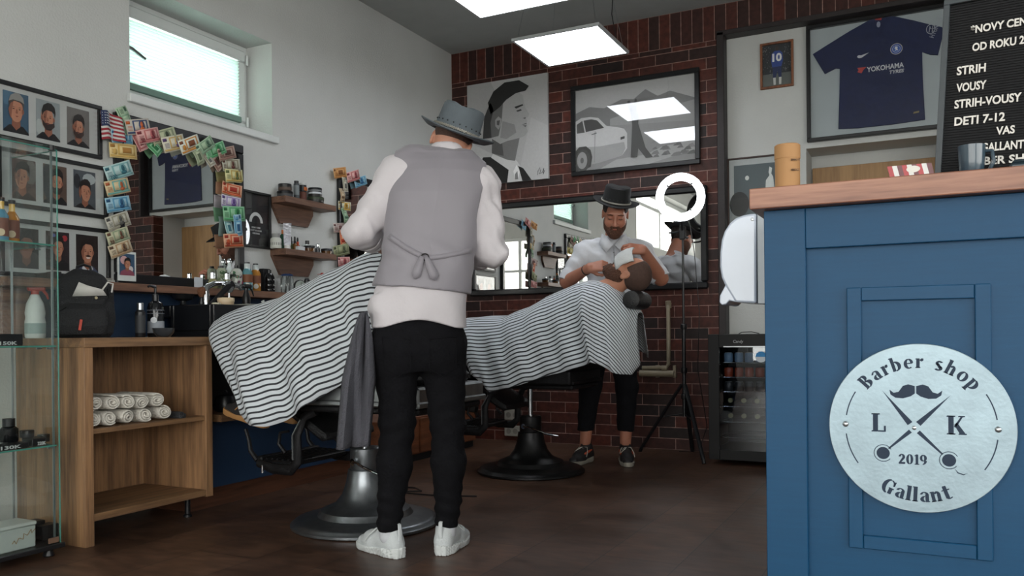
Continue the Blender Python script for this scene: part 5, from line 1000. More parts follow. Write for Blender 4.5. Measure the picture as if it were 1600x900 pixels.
GL={'B':(.72,[rc(.06,0,.25,1),rc(0,0,.06,.05),rc(0,.95,.06,1),cres(.3,.75,.3,.25,.1,.19,-88,88),cres(.3,.25,.38,.27,.14,.21,-88,88)]),
'a':(.64,[rc(.38,0,.56,.52),rc(.56,0,.62,.05),cres(.33,.2,.28,.2,.1,.15,92,268),cres(.3,.48,.26,.21,.13,.16,8,165)]),
'r':(.52,[rc(.06,0,.24,.68),rc(0,0,.3,.05),rc(0,.63,.06,.68),circ(.4,.58,.09,.09,12),cres(.42,.45,.16,.24,.1,.19,60,150)]),
'b':(.68,[rc(.04,0,.22,1.02),rc(-.02,.97,.04,1.02),cres(.27,.34,.36,.36,.16,.29,-90,90)]),
'e':(.62,[cres(.32,.34,.31,.36,.13,.3,95,305),cres(.34,.4,.27,.3,.12,.24,-5,85),rc(.2,.34,.58,.39)]),
's':(.54,[cres(.25,.52,.24,.18,.1,.1,40,260),cres(.25,.18,.26,.19,.1,.1,-140,80),[(.05,.46),(.18,.52),(.46,.24),(.34,.14)]]),
'h':(.72,[rc(.05,0,.23,1.02),rc(0,0,.28,.05),rc(0,.97,.05,1.02),rc(.42,0,.6,.46),rc(.37,0,.65,.05),cres(.4,.42,.2,.26,.04,.2,5,150)]),
'n':(.72,[rc(.05,0,.23,.68),rc(0,0,.28,.05),rc(0,.63,.05,.68),rc(.42,0,.6,.46),rc(.37,0,.65,.05),cres(.4,.42,.2,.26,.04,.2,5,150)]),
'o':(.66,[cres(.31,.34,.31,.36,.13,.3,93,267),cres(.34,.34,.31,.36,.13,.3,-87,87)]),
'p':(.7,[rc(.06,-.3,.24,.68),rc(0,-.3,.3,-.25),rc(0,.63,.06,.68),cres(.29,.34,.36,.36,.16,.29,-90,90)]),
'G':(.86,[cres(.42,.5,.42,.52,.2,.45,95,265),rc(.5,0.02,.7,.44),rc(.46,.4,.78,.45),cres(.44,.62,.3,.38,.24,.33,10,88),rc(.68,.62,.74,.95)]),
'l':(.34,[rc(.05,0,.25,1.02),rc(-.01,0,.31,.05),rc(-.01,.97,.05,1.02)]),
't':(.5,[rc(.12,.08,.32,.92),rc(0,.62,.1,.67),rc(.34,.62,.48,.67),cres(.34,.14,.2,.14,.12,.08,200,330)]),
'L':(.75,[rc(.08,0,.3,1),rc(0,0,.08,.05),rc(0,.95,.4,1),rc(.33,0,.7,.06),rc(.63,.06,.7,.32)]),
'K':(.86,[rc(.08,0,.3,1),rc(0,0,.38,.05),rc(0,.95,.38,1),[(.34,.42),(.66,.95),(.74,.95),(.42,.38)],[(.36,.52),(.46,.64),(.86,.05),(.62,.05)],rc(.55,.95,.84,1),rc(.56,0,.92,.05)]),
'2':(.62,[cres(.28,.7,.27,.3,.1,.24,-20,170),[(.36,.66),(.55,.6),(.24,.2),(.05,.16)],rc(.03,0,.56,.17)]),
'0':(.62,[cres(.27,.5,.27,.5,.1,.44,93,267),cres(.31,.5,.27,.5,.1,.44,-87,87)]),
'1':(.42,[rc(.14,0,.32,1),rc(.04,0,.42,.05),rc(.04,.86,.12,.92)]),
'9':(.62,[cres(.27,.68,.26,.32,.1,.26,93,267),cres(.3,.68,.28,.32,.1,.26,-87,87),cres(.2,.4,.38,.4,.2,.34,-80,0)])}
def glyph(mb,ch,h,XX):
    for k_,(ox,oy) in enumerate(((0,0),(.0007,.0003),(-.0007,-.0003),(0,.0005))):
        for pl in GL[ch][1]: mb.add([(x*h+ox,y*h+oy,k_*.00006) for x,y in pl],[tuple(range(len(pl)))],CUT,XX)
def arcword(mb,wd,h,rad,ang,outward=True,sp=.12):
    tot=sum((GL[c][0]+sp if c!=' ' else .55)*h for c in wd); a=ang+(tot/2/rad)*(1 if outward else -1)
    for c in wd:
        w_=(GL[c][0]+sp if c!=' ' else .55)*h; am=a-(w_/2/rad)*(1 if outward else -1)
        if c!=' ':
            XX=X@RZ(am-PI/2 if outward else am+PI/2)@T((-(GL[c][0]*h)/2,rad if outward else -rad,Zc)); mb=MB(); glyph(mb,c,h,XX); mb.build('sign_letter',sg)
        a-=(w_/rad)*(1 if outward else -1)
arcword(None,'Barber shop',.0275,.122,math.radians(90))
arcword(None,'Gallant',.029,.149,math.radians(267),False)
for ch,x,y in (('L',-.082,-.010),('K',.056,-.010)): mb=MB(); glyph(mb,ch,.037,X@T((x-.006,y,Zc))); mb.build('initial_letter',sg)
mb=MB(); x=-.038
for c in '2019': glyph(mb,c,.02,X@T((x,-.074,Zc))); x+=(GL[c][0]+.1)*.02
mb.build('year_digits',sg)
mb=MB(); pv=(-.009,0.0)
for (tx,ty),(qx,qy) in (((-.068,.075),(.053,-.062)),((.057,.068),(-.067,-.054))):
    dx,dy=tx-pv[0],ty-pv[1]; L=math.hypot(dx,dy); nx,ny=-dy/L,dx/L
    flat(mb,X,[(pv[0]+dx*.12+nx*.0062,pv[1]+dy*.12+ny*.0062),(tx,ty),(pv[0]+dx*.12-nx*.005,pv[1]+dy*.12-ny*.005)],Zc,CUT)
    dx,dy=qx-pv[0],qy-pv[1]; L=math.hypot(dx,dy); nx,ny=-dy/L,dx/L
    flat(mb,X,[(pv[0]+dx*.12+nx*.004,pv[1]+dy*.12+ny*.004),(pv[0]+dx*.82+nx*.0015,pv[1]+dy*.82+ny*.0015),(pv[0]+dx*.82-nx*.0015,pv[1]+dy*.82-ny*.0015),(pv[0]+dx*.12-nx*.004,pv[1]+dy*.12-ny*.004)],Zc,CUT)
    flat(mb,X,circ(qx,qy,.0125,n=28),Zc,CUT)
    o_=circ(qx,qy,.0178,n=40,a0=.5,a1=5.6)+circ(qx,qy,.0163,n=40,a0=.5,a1=5.6)[::-1]; flat(mb,X,o_,Zc,CUT)
flat(mb,X,[(.062,-.077),(.068,-.087),(.078,-.09),(.086,-.086),(.078,-.088),(.069,-.085)],Zc,CUT); mb.build('scissors_motif',sg)
mb=MB(); ms=[(0,.012),(.012,.0155),(.022,.012),(.03,.0),(.039,-.0025),(.047,.004),(.045,-.006),(.036,-.0125),(.022,-.0135),(.008,-.009),(0,-.003)]
for s_ in (-1,1): flat(mb,X,[(-.006+s_*(x+.0012),.073+y) for x,y in ms],Zc,CUT)
mb.build('moustache_motif',sg)
mb=MB()
for a0,a1 in ((149,171),(187,214),(9,31),(-34,-7)):
    a0,a1=math.radians(a0),math.radians(a1); flat(mb,X,circ(0,0,.1395,n=16,a0=a0,a1=a1)+circ(0,0,.1372,n=16,a0=a0,a1=a1)[::-1],Zc,CUT)
mb.build('arc_line',sg)
for s_ in (-1,1): MB().sphere((0,0,0),(.0062,.0062,.004),STEEL,X@T((s_*.1385,.003,.006)),n=16).build('rivet',sg)
mb=MB(); mb.sphere((0,0,0),(.0042,.0042,.002),STEEL,X@T((-.009,0,.006)),n=14); mb.build('pivot_dot',sg)
# things on the counter ---------------------------------------------
TP=1.1675
p=at(1230,227,1,1.98); t=thing('cardboard_tube','tall cardboard tube canister at the left end of the counter top','canister',(p.x,1.98,TP)); KR=M('kraft cardboard','#a67c50',.7,var=.08)
hz=p.z-TP; r=.0275; MB().lathe([(r,0),(r,hz*.72)],KR,n=36).build('tube_body',t); MB().lathe([(r+.001,hz*.72),(r+.001,hz-.002),(r-.001,hz),(r-.003,hz),(r-.003,hz-.002)],KR,n=36).build('tube_lid',t)
mb=MB()
for zz,w_,s_ in ((.075,.02,'SEWING KIT'),(.052,.018,'HERITAGE')): text(mb,s_,.007,F('#4a3626'),frame((.3,-1,0),(1,.3,0),(.0115,-r+.0008,zz)),width=w_)
mb.build('printed_text',t)
p=at(1393,280,1,1.92); p2=at(1462,270,1,1.92); t=thing('small_packet','flat red and white striped packet with an oval label on the counter top','packet',((p.x+p2.x)/2,1.93,TP)); w_=p2.x-p.x; mb=MB(); n_=9
for i in range(n_):
    a=-w_/2+w_*i/n_; b_=a+w_/n_; mb.add([(a,-.02,0),(b_,-.02,0),(b_-.008,-.02,.034),(a-.008,-.02,.034),(a,.02,0),(b_,.02,0),(b_-.008,.02,.034),(a-.008,.02,.034)],[(0,1,2,3),(5,4,7,6),(3,2,6,7),(1,0,4,5),(1,5,6,2),(4,0,3,7)],F(('#a02a30','#c9c9c6','#5d2a30')[i%3],.4))
mb.build('packet_body',t); mb=MB(); flat(mb,frame((0,-1,0),(1,0,0),(0,-.0205,.024)),circ(0,0,.013,.007),.0,F('#d2cfc8')); mb.build('oval_label',t)
# letter board
bd=at(1462,272,1,2.06); LB=thing('letter_board','black felt letter board with a white letter price list leaning on the counter top','sign board',(bd.x,2.06,TP),0)
XB=T((bd.x,2.06,TP+.008))@RZ(math.radians(-11))@Matrix.Rotation(math.radians(2.6),4,'Y')@RX(math.radians(-4))
LB.matrix_basis=XB; LB.location=XB.translation; 
Lf=frame((0,-1,0),(1,0,0)); W_,H_=.36,.41; mb=MB(); GF=M('grey board frame','#3d4347',.5)
for lo,hi in (((0,0,0),(W_,.012,.022)),((0,H_-.012,0),(W_,H_,.022)),((0,.012,0),(.012,H_-.012,.022)),((W_-.012,.012,0),(W_,H_-.012,.022))): mb.box(lo,hi,GF,Lf,b=.001)
mb.build('board_frame',LB); mb=MB(); mb.box((.01,.01,.002),(W_-.01,H_-.01,.012),M('black felt','#101114',.9),Lf)
k_=0.013
while k_<H_-.014: mb.box((.012,k_,.012),(W_-.012,k_+.0028,.0142),M('black felt','#101114',.9),Lf); k_+=.0056
mb.build('felt_panel',LB)
XI=(XB@Lf@T((0,0,.0145))).inverted()
def onboard(px,py):
    o=Vector(CAM); d=(at(px,py,1,2.)-o); a=XI@o; b_=XI@(o+d); s=-a.z/(b_.z-a.z); q=a+(b_-a)*s; return q.x,q.y
LT=F('#d6d3cd',.5)
for s_,zx,zy,ex,ey,h_ in (('*NOVY CENNIK',1103,140,1240,115,33),('OD ROKU 2020',1110,213,1324,180,34),('STRIH',1046,312,1166,288,36),('VOUSY',1044,382,1168,355,36),('STRIH-VOUSY',1036,450,1314,398,36),('DETI 7-12',1036,521,1246,482,36),('VAS',1208,558,1286,548,34),('GALLANT',1148,628,1324,600,36),('BARBER SHOP',1060,690,1324,664,34)):
    a=onboard(1100+zx*.3776,zy*.3776); h0=onboard(1100+zx*.3776,(zy-h_)*.3776); hh=h0[1]-a[1]
    e=onboard(1100+ex*.3776,ey*.3776); vis={'*NOVY CENNIK':5,'OD ROKU 2020':9,'BARBER SHOP':9,'GALLANT':7}.get(s_,len(s_)); mb=MB(); V,_=textmesh(s_[:vis],1.,0,.0008,1.)
    wid=(max(v[0] for v in V)-min(v[0] for v in V)); wfull=(lambda q:(max(v[0] for v in q)-min(v[0] for v in q)))(textmesh(s_,1.,0,.0008,1.)[0])
    tgt=(e[0]-a[0])*wfull/wid; text(mb,s_,hh/.76,LT,Lf@T((a[0],a[1],.0155)),bold=.0006,ext=.001,width=tgt); mb.build('letter_row',LB)
# mug
p=at(1518,228,1,1.97); t=thing('mug','dark blue grey mug in front of the letter board','mug',(p.x,1.97,TP),0); hz=p.z-TP; MG=M('blue grey glaze','#2c3f4c',.3,coat=.5); r=.0245
mb=MB(); mb.lathe([(r*.8,0),(r*.88,.003),(r,hz*.6),(r*1.05,hz),(r*.97,hz),(r*.9,hz*.5),(r*.75,.006),(0.001,.006)],MG,n=32,cap=False); mb.build('mug_body',t); MB().tube([(r*.93,0,hz*.82),(r*1.5,-.002,hz*.8),(r*1.62,-.002,hz*.5),(r*1.3,0,hz*.25),(r*.85,0,hz*.2)],.0042,MG,8).build('mug_handle',t)
t=thing('tray','low dark tray behind the mug at the right of the counter top','tray',(p.x+.1,1.96,TP)); MB().box((-.035,-.03,0),(.06,.03,.022),M('dark teal tray','#22323a',.4),b=.004).box((-.03,-.025,.022),(.055,.025,.03),M('dark teal tray'),b=.004).build('tray_body',t)
# towel dispenser
YD=2.38; t=thing('towel_dispenser','white rounded paper towel dispenser fixed beside the blue counter','dispenser',(3.1,YD,.95)); DW=M('white glossy plastic','#c4cede',.22,coat=.4)
def dp(zx,zy): q=at(1100+zx*.3776,220+zy*.3776,1,YD); return (q.x-3.1,q.z-.95)
XD=frame((0,-1,0),(1,0,0),(0,0,0)) 
pts=[dp(*q) for q in ((216,300),(190,302),(160,308),(130,320),(105,342),(85,372),(72,410),(66,460),(65,520),(72,565),(84,592),(100,620),(130,668),(216,672))]
mb=MB(); mb.prism(pts,.19,DW,XD@T((0,0,-.19))); o=mb.build('dispenser_cover',t,bevel=.006)
pts=[dp(*q) for q in ((88,594),(64,640),(62,668),(72,680),(90,676),(104,660),(132,668),(112,630))]; MB().prism(pts,.18,DW,XD@T((0,0,-.185))).build('outlet_flap',t,bevel=.003)
a=dp(219,298);b_=dp(236,674); mb=MB(); mb.box((a[0],.0,b_[1]),(.093,.19,a[1]),M('grey back plate','#a4abb2',.4),b=.002); mb.build('back_plate',t)
mb=MB(); a=dp(200,325); mb.lathe([(.0045,0),(.0045,.002),(.003,.0025)],STEEL,frame((0,-1,0),None,(a[0],0,a[1])),16); mb.build('lock',t)
# ================================================================ FRIDGE
FX,FY=2.255,5.40; t=thing('drinks_fridge','black glass door drinks fridge under the towel dispenser','fridge',(FX,FY,0)); FW,FD,FH=.6,.5,.845; KB=M('fridge black','#0b0b0d',.45,spec=.25)
mb=MB(); mb.box((0,.0,.03),(.02,FD,FH),KB); mb.box((FW-.02,0,.03),(FW,FD,FH),KB); mb.box((.02,0,FH-.03),(FW-.02,FD,FH),KB); mb.box((.02,0,.03),(FW-.02,FD,.09),KB); mb.box((.02,FD-.02,.09),(FW-.02,FD,FH-.03),M('fridge liner','#1c1e22',.5)); mb.build('cabinet',t)
dr=MB(); 
for lo,hi in (((0,-.03,.035),(.07,-.002,FH)),((FW-.06,-.03,.035),(FW,-.002,FH)),((.07,-.03,FH-.085),(FW-.06,-.002,FH)),((.07,-.03,.035),(FW-.06,-.002,.1))): dr.box(lo,hi,KB,b=.002)
dr=dr.build('door',t); MB().box((.065,-.02,.095),(FW-.055,-.014,FH-.08),pane('fridge glass',(.8,.83,.86),1.4,1.6)).build('door_glass',dr)
mb=MB(); text(mb,'Candy',.025,F('#a9acae'),frame((0,-1,0),(1,0,0),(.16,-.0305,FH-.055)),shear=.2); mb.build('maker_lettering',dr)
MB().box((.1,-.032,FH-.0835),(FW-.07,-.0298,FH-.077),STEEL).build('trim_strip',dr)
rk=[.175,.275,.375,.47,.565,.66]
for z in rk:
    mb=MB(); mb.tube([(.03,.02,z),(FW-.03,.02,z)],.003,CHROME,6); mb.tube([(.03,.2,z),(FW-.03,.2,z)],.002,CHROME,6); mb.tube([(.03,.42,z),(FW-.03,.42,z)],.002,CHROME,6)
    for i in range(22): x=.04+i*.025; mb.tube([(x,.02,z),(x,.44,z)],.0012,CHROME,4)
    mb.build('wire_rack',t)
MB().tube([(.12,.35,FH+.0),(.14,.36,FH+.012),(.2,.38,FH+.014),(.24,.42,FH+.004),(.25,.47,FH-.01)],.003,BLKP,6).build('power_cable',t)
def canrow(z,n,col,top,lab,grp,r=.028,h=.07,x0=.11,dx=.066):
    c0=None
    for i in range(n):
        loc=(FX+x0+dx*i,FY+.07+.01*(i%2),z+.003)
        if c0 is None: c0=goods('can',lab,'can',loc,[('can_body',[(r*.9,0),(r,.006),(r,h-.008),(r*.85,h)],F(col,.3)),('can_top',[(r*.84,h),(r*.8,h+.002)],F(top,.3))],grp)
        else: dup(c0,loc)
canrow(rk[5],5,'#7a97b3','#c4c8ca','blue and white can on the top rack of the drinks fridge','cans on the top fridge rack',h=.06)
canrow(rk[4],5,'#94402a','#2a2a2c','orange red can on the second rack of the drinks fridge','cans on the second fridge rack',h=.06)
canrow(rk[3],5,'#2b2c30','#8b8d90','dark can with pale rim on the third rack of the drinks fridge','cans on the third fridge rack',h=.06)
def lyb(mb,mt): mb.lathe([(.03,0),(.032,.01),(.032,.2),(.013,.27),(.013,.32)],mt,T((0,.36,.034))@RX(PI/2))
for z,nm,cl in ((rk[2],'fourth','#22304a'),(rk[1],'fifth','#1f2a3c')):
    c0=None
    for i in range(4):
        loc=(FX+.12+.085*i,FY+.04,z+.003)
        if c0 is None: c0=goods('bottle','dark bottle lying on its side on the %s rack of the drinks fridge'%nm,'bottle',loc,[('bottle_body',lyb,F(cl,.12)),('bottle_cap',lambda mb,mt: mb.lathe([(.015,0),(.015,.02)],mt,T((0,.045,.034))@RX(PI/2)),F('#8f8a6a'))],'bottles on the %s fridge rack'%nm)
        else: dup(c0,loc)
t=thing('round_sticker','round blue and white sticker on the fridge door glass','sticker',(FX+.335,FY-.0135,.70)); mb=MB(); mb.lathe([(.035,0),(.035,.0015)],F('#c3c9cf'),frame((0,-1,0),None,(0,-.0165,0)),30); mb.build('sticker_disc',t); mb=MB(); flat(mb,frame((0,-1,0),(1,0,0),(0,-.0185,0)),circ(0,0,.034,n=20,a0=0,a1=PI),0,F('#2f7fb8')); mb.build('blue_half',t)
# ================================================================ RING LIGHT
YR=5.62; q=at(1069,600,1,YR); pr=at(1063,308,1,YR-.06); t=thing('ring_light','glowing ring light on a black tripod beside the wide mirror','ring light',(q.x,YR,0)); RX_=pr.x-q.x; RZz=pr.z
ro,ri=.165,.112
XR_=T((RX_,-.06,RZz))@RZ(math.radians(14))@frame((0,-1,0),(1,0,0))
def torus(mb,R0,a,b_,mt,z0,XX,n=64,m_=14,half=False):
    V=[];Fs=[]
    for i in range(n):
        A=2*PI*i/n
        for j in range(m_): c=(PI if half else 2*PI)*j/(m_-1 if half else m_); V.append(((R0+a*math.cos(c))*math.cos(A),(R0+a*math.cos(c))*math.sin(A),z0+b_*math.sin(c)))
    for i in range(n):
        for j in range(m_-1 if half else m_): k=(j+1)%m_; i2=(i+1)%n; Fs.append((i*m_+j,i2*m_+j,i2*m_+k,i*m_+k))
    mb.add(V,Fs,mt,XX)
mb=MB(); torus(mb,(ro+ri)/2,(ro-ri)/2,.016,emis('ring diffuser','#f6fbff',9.),0,XR_,half=True); mb.build('light_ring',t)
mb=MB(); torus(mb,(ro+ri)/2,(ro-ri)/2+.002,-.022,BLKP,-.001,XR_,half=True); mb.build('ring_housing',t)
for a in (.85,2.4,5.35): mb=MB(); mb.box((-.008,-.006,-.004),(.008,.006,.019),M('grey clip','#55585a',.4),XR_@RZ(a)@T((ri+.002,0,0))); mb.build('ring_clip',t)
mb=MB(); mb.tube([(RX_*.2,-.01,RZz-ro-.055),(RX_,-.03,RZz-ro-.02),(RX_,-.045,RZz-ro+.01)],.012,BLKP,8); mb.box((-.02,-.02,RZz-ro-.12),(.02,.02,RZz-ro-.03),BLKP,b=.004); mb.tube([(0,0,RZz-ro-.06),(-.05,-.02,RZz-ro-.07),(-.09,-.03,RZz-ro-.07)],.007,BLKP,6); mb.tube([(0,0,RZz-ro-.1),(.04,-.01,RZz-ro-.11)],.008,BLKP,6); mb.build('mounting_bracket',t)
MB().cyl((0,0,.9),(0,0,RZz-ro-.1),.008,BLKP).build('upper_pole',t); MB().cyl((0,0,.28),(0,0,.92),.013,BLKP).build('lower_pole',t)
mb=MB()
for z in (.9,.6,.42): mb.lathe([(.02,z-.02),(.022,z-.015),(.022,z+.015),(.015,z+.02)],BLKP)
mb.build('pole_collar',t)
ft=[at(1000,703,2,0.012),at(1100,722,2,.012),Vector((q.x-.02,5.9,.012))]
for f_ in ft:
    e=Vector((f_.x-q.x,f_.y-YR,.012)); lg=MB(); lg.tube([(e.x*.05,e.y*.05,.5),(e.x*.97,e.y*.97,.025)],[.010,.010],BLKP,8,flat=1.5); lg.tube([(0,0,.3),(e.x*.5,e.y*.5,.262)],.005,BLKP,6); lg=lg.build('tripod_leg',t)
    MB().cyl((e.x*.96,e.y*.96,.03),(e.x,e.y,.0),.013,BLKP).build('rubber_foot',lg)
mb=MB(); mb.tube([(RX_+.05,-.03,RZz-ro+.02),(.08,.0,1.4),(.1,.04,1.0),(.07,.1,.6),(.12,.15,.2),(.05,.2,.02),(-.1,.22,.006)],.0028,BLKP,6); mb.build('power_cable',t)
for i,(pts,lab) in enumerate(((((-.25,.0),(-.12,.05),(0,-.02),(.1,.06),(.02,.12),(-.15,.1),(-.2,.02),(-.05,-.03),(.2,-.02),(.45,.05)),'black cable lying in loops on the floor behind the first chair base'),)):
    solo(MB().tube([(.95+x,3.75+y,.006) for x,y in pts],.004,BLKP,6),'floor_cable',lab,'cable')
# ================================================================ CHAIRS, CAPES, PEOPLE
CI=M('dark cast metal','#83878b',.33,metal=.9,var=.2,scale=20); CI2=M('chair casting','#242426',.45,metal=.6,var=.25,scale=30,bump=.2); LEA=M('black leather','#131315',.42,var=.1,bump=.4,bscale=140); RIM=M('aged aluminium rim','#9a9ea0',.35,metal=.9,var=.2,scale=20)
def barber_chair(x,y,label,hd,base_dark=1.,lev=1):
    t=thing('barber_chair',label,'barber chair',(x,y,0),0,'vintage barber chairs')
    cm=CI if base_dark==1 else M('blackened cast metal','#2c2c2d',.4,metal=.8,var=.2,scale=20)
    MB().lathe([(.325,0),(.335,.006),(.335,.016),(.322,.024),(.318,.03),(.30,.036),(.215,.048),(.205,.062),(.2,.072),(.17,.084),(.135,.1),(.105,.14),(.088,.19),(.078,.245),(.078,.25)],cm,n=72).build('base',t)
    MB().lathe([(.066,.25),(.068,.255),(.068,.345),(.064,.35),(.02,.352)],cm,n=40).build('pump_housing',t)
    MB().lathe([(.016,.35),(.016,.54)],CHROME,n=20).build('piston',t)
    mb=MB(); mb.lathe([(.016,0),(.016,.012)],CHROME,frame((-.2,-1,0),None,(-.012,-.066,.29)),16); mb.tube([(-.012,-.078,.29),(.03,-.10,.292),(.09,-.13,.28),(.17,-.15,.262),(.22,-.15,.256),(.24,-.135,.25),(.21,-.13,.25),(.15,-.125,.258)],.006,CHROME,8); mb.build('pump_lever',t)
    if lev: MB().tube([(.16,-.05,.3),(.2,-.045,.36),(.3,-.04,.52)],.006,CHROME,8).build('recline_lever',t)
    RM=RIM if base_dark==1 else CI2; ex=0 if base_dark==1 else .09
    mb=MB(); mb.box((-.16,-.26+ex*.5,.53),(.46-ex,.26-ex*.5,.56),CI2,b=.008); mb.box((-.17,-.275,.56),(.47-ex,.275-ex*.5,.645),RM,b=.01); mb.box((-.178,-.284+ex*.5,.56),(.478-ex,.284-ex*.5,.585),RM,b=.006); mb.build('seat_frame',t)
    mb=MB(); mb.box((-.2,-.25,.645),(.42,.25,.70),LEA,b=.02); mb.build('seat',t,bevel=.01)
    hx,hz=hd; b0=Vector((.36,0,.68)); b1=Vector((hx-.07,0,hz-.12)); d=(b1-b0); X=frame(d,(0,1,0),b0)
    mb=MB(); mb.box((-.16,-.01,0),(.16,.05,d.length),LEA,X,b=.02); mb.build('backrest',t,bevel=.01)
    nx=Vector((d.z,0,-d.x)).normalized()
    mb=MB(); mb.lathe([(.03,-.13),(.05,-.12),(.055,-.06),(.055,.06),(.05,.12),(.03,.13)],LEA,T((hx,0,hz))@RX(PI/2),n=24); mb.build('headrest',t)
    mb=MB(); mb.tube([b1+nx*.02,Vector((hx,0,hz))],.012,CHROME,8); mb.build('headrest_post',t)
    for s in (-1,1):
        mb=MB(); mb.tube([(-.06,s*.21,.6),(-.08,s*.215,.67),(-.03,s*.215,.72),(.1,s*.215,.74),(.25,s*.215,.73),(.3,s*.215,.68),(.28,s*.21,.6)],[.018,.016,.016,.016,.016,.016,.018],CI2,10); ar=mb.build('armrest',t); MB().box((-.04,s*.215-.022,.73),(.24,s*.215+.022,.755),LEA,b=.01).build('arm_pad',ar)
    fr=MB(); fr.box((-.43,-.2,.27),(-.26,.2,.295),CI2,b=.006)
    for i in range(5): fr.box((-.42+.032*i,-.19,.295),(-.408+.032*i,.19,.302),CI2)
    fr.box((-.46,-.205,.255),(-.43,.205,.31),CI2,b=.006); fr=fr.build('footrest',t)
    for s in (-1,1):
        mb=MB(); mb.tube([(-.44,s*.215,.28),(-.34,s*.225,.262),(-.24,s*.225,.262),(-.2,s*.225,.3),(-.2,s*.225,.42),(-.16,s*.225,.5),(-.1,s*.22,.53)],[.018,.024,.026,.024,.02,.02,.022],CI2,10,flat=.7); mb.tube([(-.215,s*.24,.31),(-.215,s*.24,.42),(-.17,s*.24,.49)],.004,RIM,5); mb.build('footrest_bracket',fr)
        mb=MB(); mb.tube([(-.46,s*.2,.29),(-.5,s*.2,.33),(-.51,s*.2,.38),(-.53,s*.2,.43)],[.012,.011,.009,.008],CI2,8); mb.build('scroll_bracket',fr); mb=MB(); mb.tube([(-.3,s*.19,.33),(-.34,s*.19,.37),(-.33,s*.19,.42),(-.28,s*.19,.43)],[.01,.009,.008,.006],CI2,8); mb.build('scroll_bracket',fr); MB().cyl((-.4,s*.23,.24),(-.4,s*.23,.275),.005,CHROME,n=8).build('bolt',fr)
    mb=MB(); X=T((-.2,0,.47))@RY(math.radians(-60)); mb.box((-.02,-.19,-.14),(.02,.19,.1),LEA,X,b=.015); mb.build('leg_pad',t)
    return t
C1=(1.23,3.066); C2=(1.315,4.65)
barber_chair(*C1,'vintage metal barber chair beside the barber in the grey waistcoat',(.56,1.33))
barber_chair(*C2,'vintage dark barber chair under the reclining bearded customer',(.70,1.05),.5,0)
# ---------------------------------------------------------------- capes
CAPE=stripes()
def cape(name,y0,st,label,rdir=1,ns=130,folds=(),seed=0,noseW=.1,per=.0255,sk=0.):
    st=sorted(st); P=[]; L=len(st)
    def ip(s,k):
        x=[q[0] for q in st]; return float(np.interp(s,x,[q[k] for q in st]))
    s0,s1=st[0][0],st[-1][0]; nv=64; V=[];UV=[]; far=.32
    prof=[(0,0),(.22,.01),(.42,.05),(.6,.14),(.74,.28),(.85,.46),(.93,.66),(1,1)]
    rowsA=[]
    for i in range(ns+1):
        s=s0+(s1-s0)*i/ns; W=ip(s,3); q=min(1,(s-s0)/(noseW*(s1-s0))+.0); W*=math.sqrt(max(.02,1-(1-q)**2)) if q<1 else 1
        a=at(s,ip(s,1),1,y0); b_=at(s,ip(s,2),1,y0-W); row=[]; arc=0; half=nv//2
        nr=[]
        for j in range(half+1):
            tt=j/half; w_=float(np.interp(tt,[i_/7 for i_ in range(8)],[p[0] for p in prof])); h_=float(np.interp(tt,[i_/7 for i_ in range(8)],[p[1] for p in prof]))
            z=a.z+(b_.z-a.z)*h_; x=a.x+(b_.x-a.x)*h_; yy=y0-W*w_
            for (fs,fw,fa,fsl) in folds: 
                g=math.exp(-((s-fs-fsl*h_)/fw)**2); yy-=fa*g*min(1,h_*2.5)
            am=.014*min(1,h_*1.6); yy-=am*(1.15*math.sin(s*.075+seed+h_*2.2)+.4*math.sin(s*.19+seed*2-h_*3)+.1*math.sin(s*.41+h_*4)); z+=.003*math.sin(s*.13+h_*9+seed)*(1 if h_<.9 else .6)*(1 if h_>.02 else .5)
            nr.append(Vector((x,yy,z)))
        fr=[]
        for j in range(half,0,-1):
            p=nr[j]; fr.append(Vector((a.x+(p.x-a.x)*.6,2*y0-p.y-.0+.02*math.sin(s*.17+j*.2),a.z+(p.z-a.z)*.8)))
        row=fr+nr; rowsA.append(row)
    # pull the nose end together
    for i,row in enumerate(rowsA):
        m_=nv//2; arc=[0]*(nv+1)
        for j in range(m_+1,nv+1): arc[j]=arc[j-1]+(row[j]-row[j-1]).length
        for j in range(m_-1,-1,-1): arc[j]=arc[j+1]-(row[j]-row[j+1]).length
        V+=[tuple(p) for p in row]; UV+=[(i/ns,(arc[j]+sk*(i/ns)**1.25)/per) for j in range(nv+1)]
    m_=nv+1; Fs=[(i*m_+j,i*m_+j+1,(i+1)*m_+j+1,(i+1)*m_+j) for i in range(ns) for j in range(nv)]
    c=rowsA[0]; cen=sum(c,Vector())/len(c); V.append(tuple(cen+Vector((0,0,0)))); UV.append((0,UV[nv][1])); ci=len(V)-1
    Fs+=[(j+1,j,ci) for j in range(nv)]
    mb=MB(); mb.add(V,Fs,CAPE); X0=sum((Vector(v) for v in V[::50]),Vector())/len(V[::50]); loc=(X0.x,y0,min(v[2] for v in V))
    o=solo(mb,name,label,'barber cape',loc); me=o.data; uv=me.uv_layers.new(name='cloth')
    for l in me.loops: uv.data[l.index].uv=UV[l.vertex_index]
    me.polygons.foreach_set('use_smooth',[True]*len(me.polygons)); s_=o.modifiers.new('cloth','SOLIDIFY'); s_.thickness=.0015
    return o
cape('barber_cape',C1[1],[(346,521,560,.2),(352,507,592,.28),(362,496,620,.31),(378,486,645,.33),(400,477,662,.33),(425,472,666,.33),(450,465,655,.33),(480,449,636,.33),(510,433,616,.32),(545,417,588,.31),(575,400,560,.27),(600,388,540,.215),(625,384,526,.18),(650,385,515,.16)],'striped barber cape over the customer hidden behind the barber in the waistcoat',folds=((470,30,.035,-60),(530,22,.02,-50),(410,12,.015,10)),seed=.7,noseW=.06,sk=.24,per=.0265)
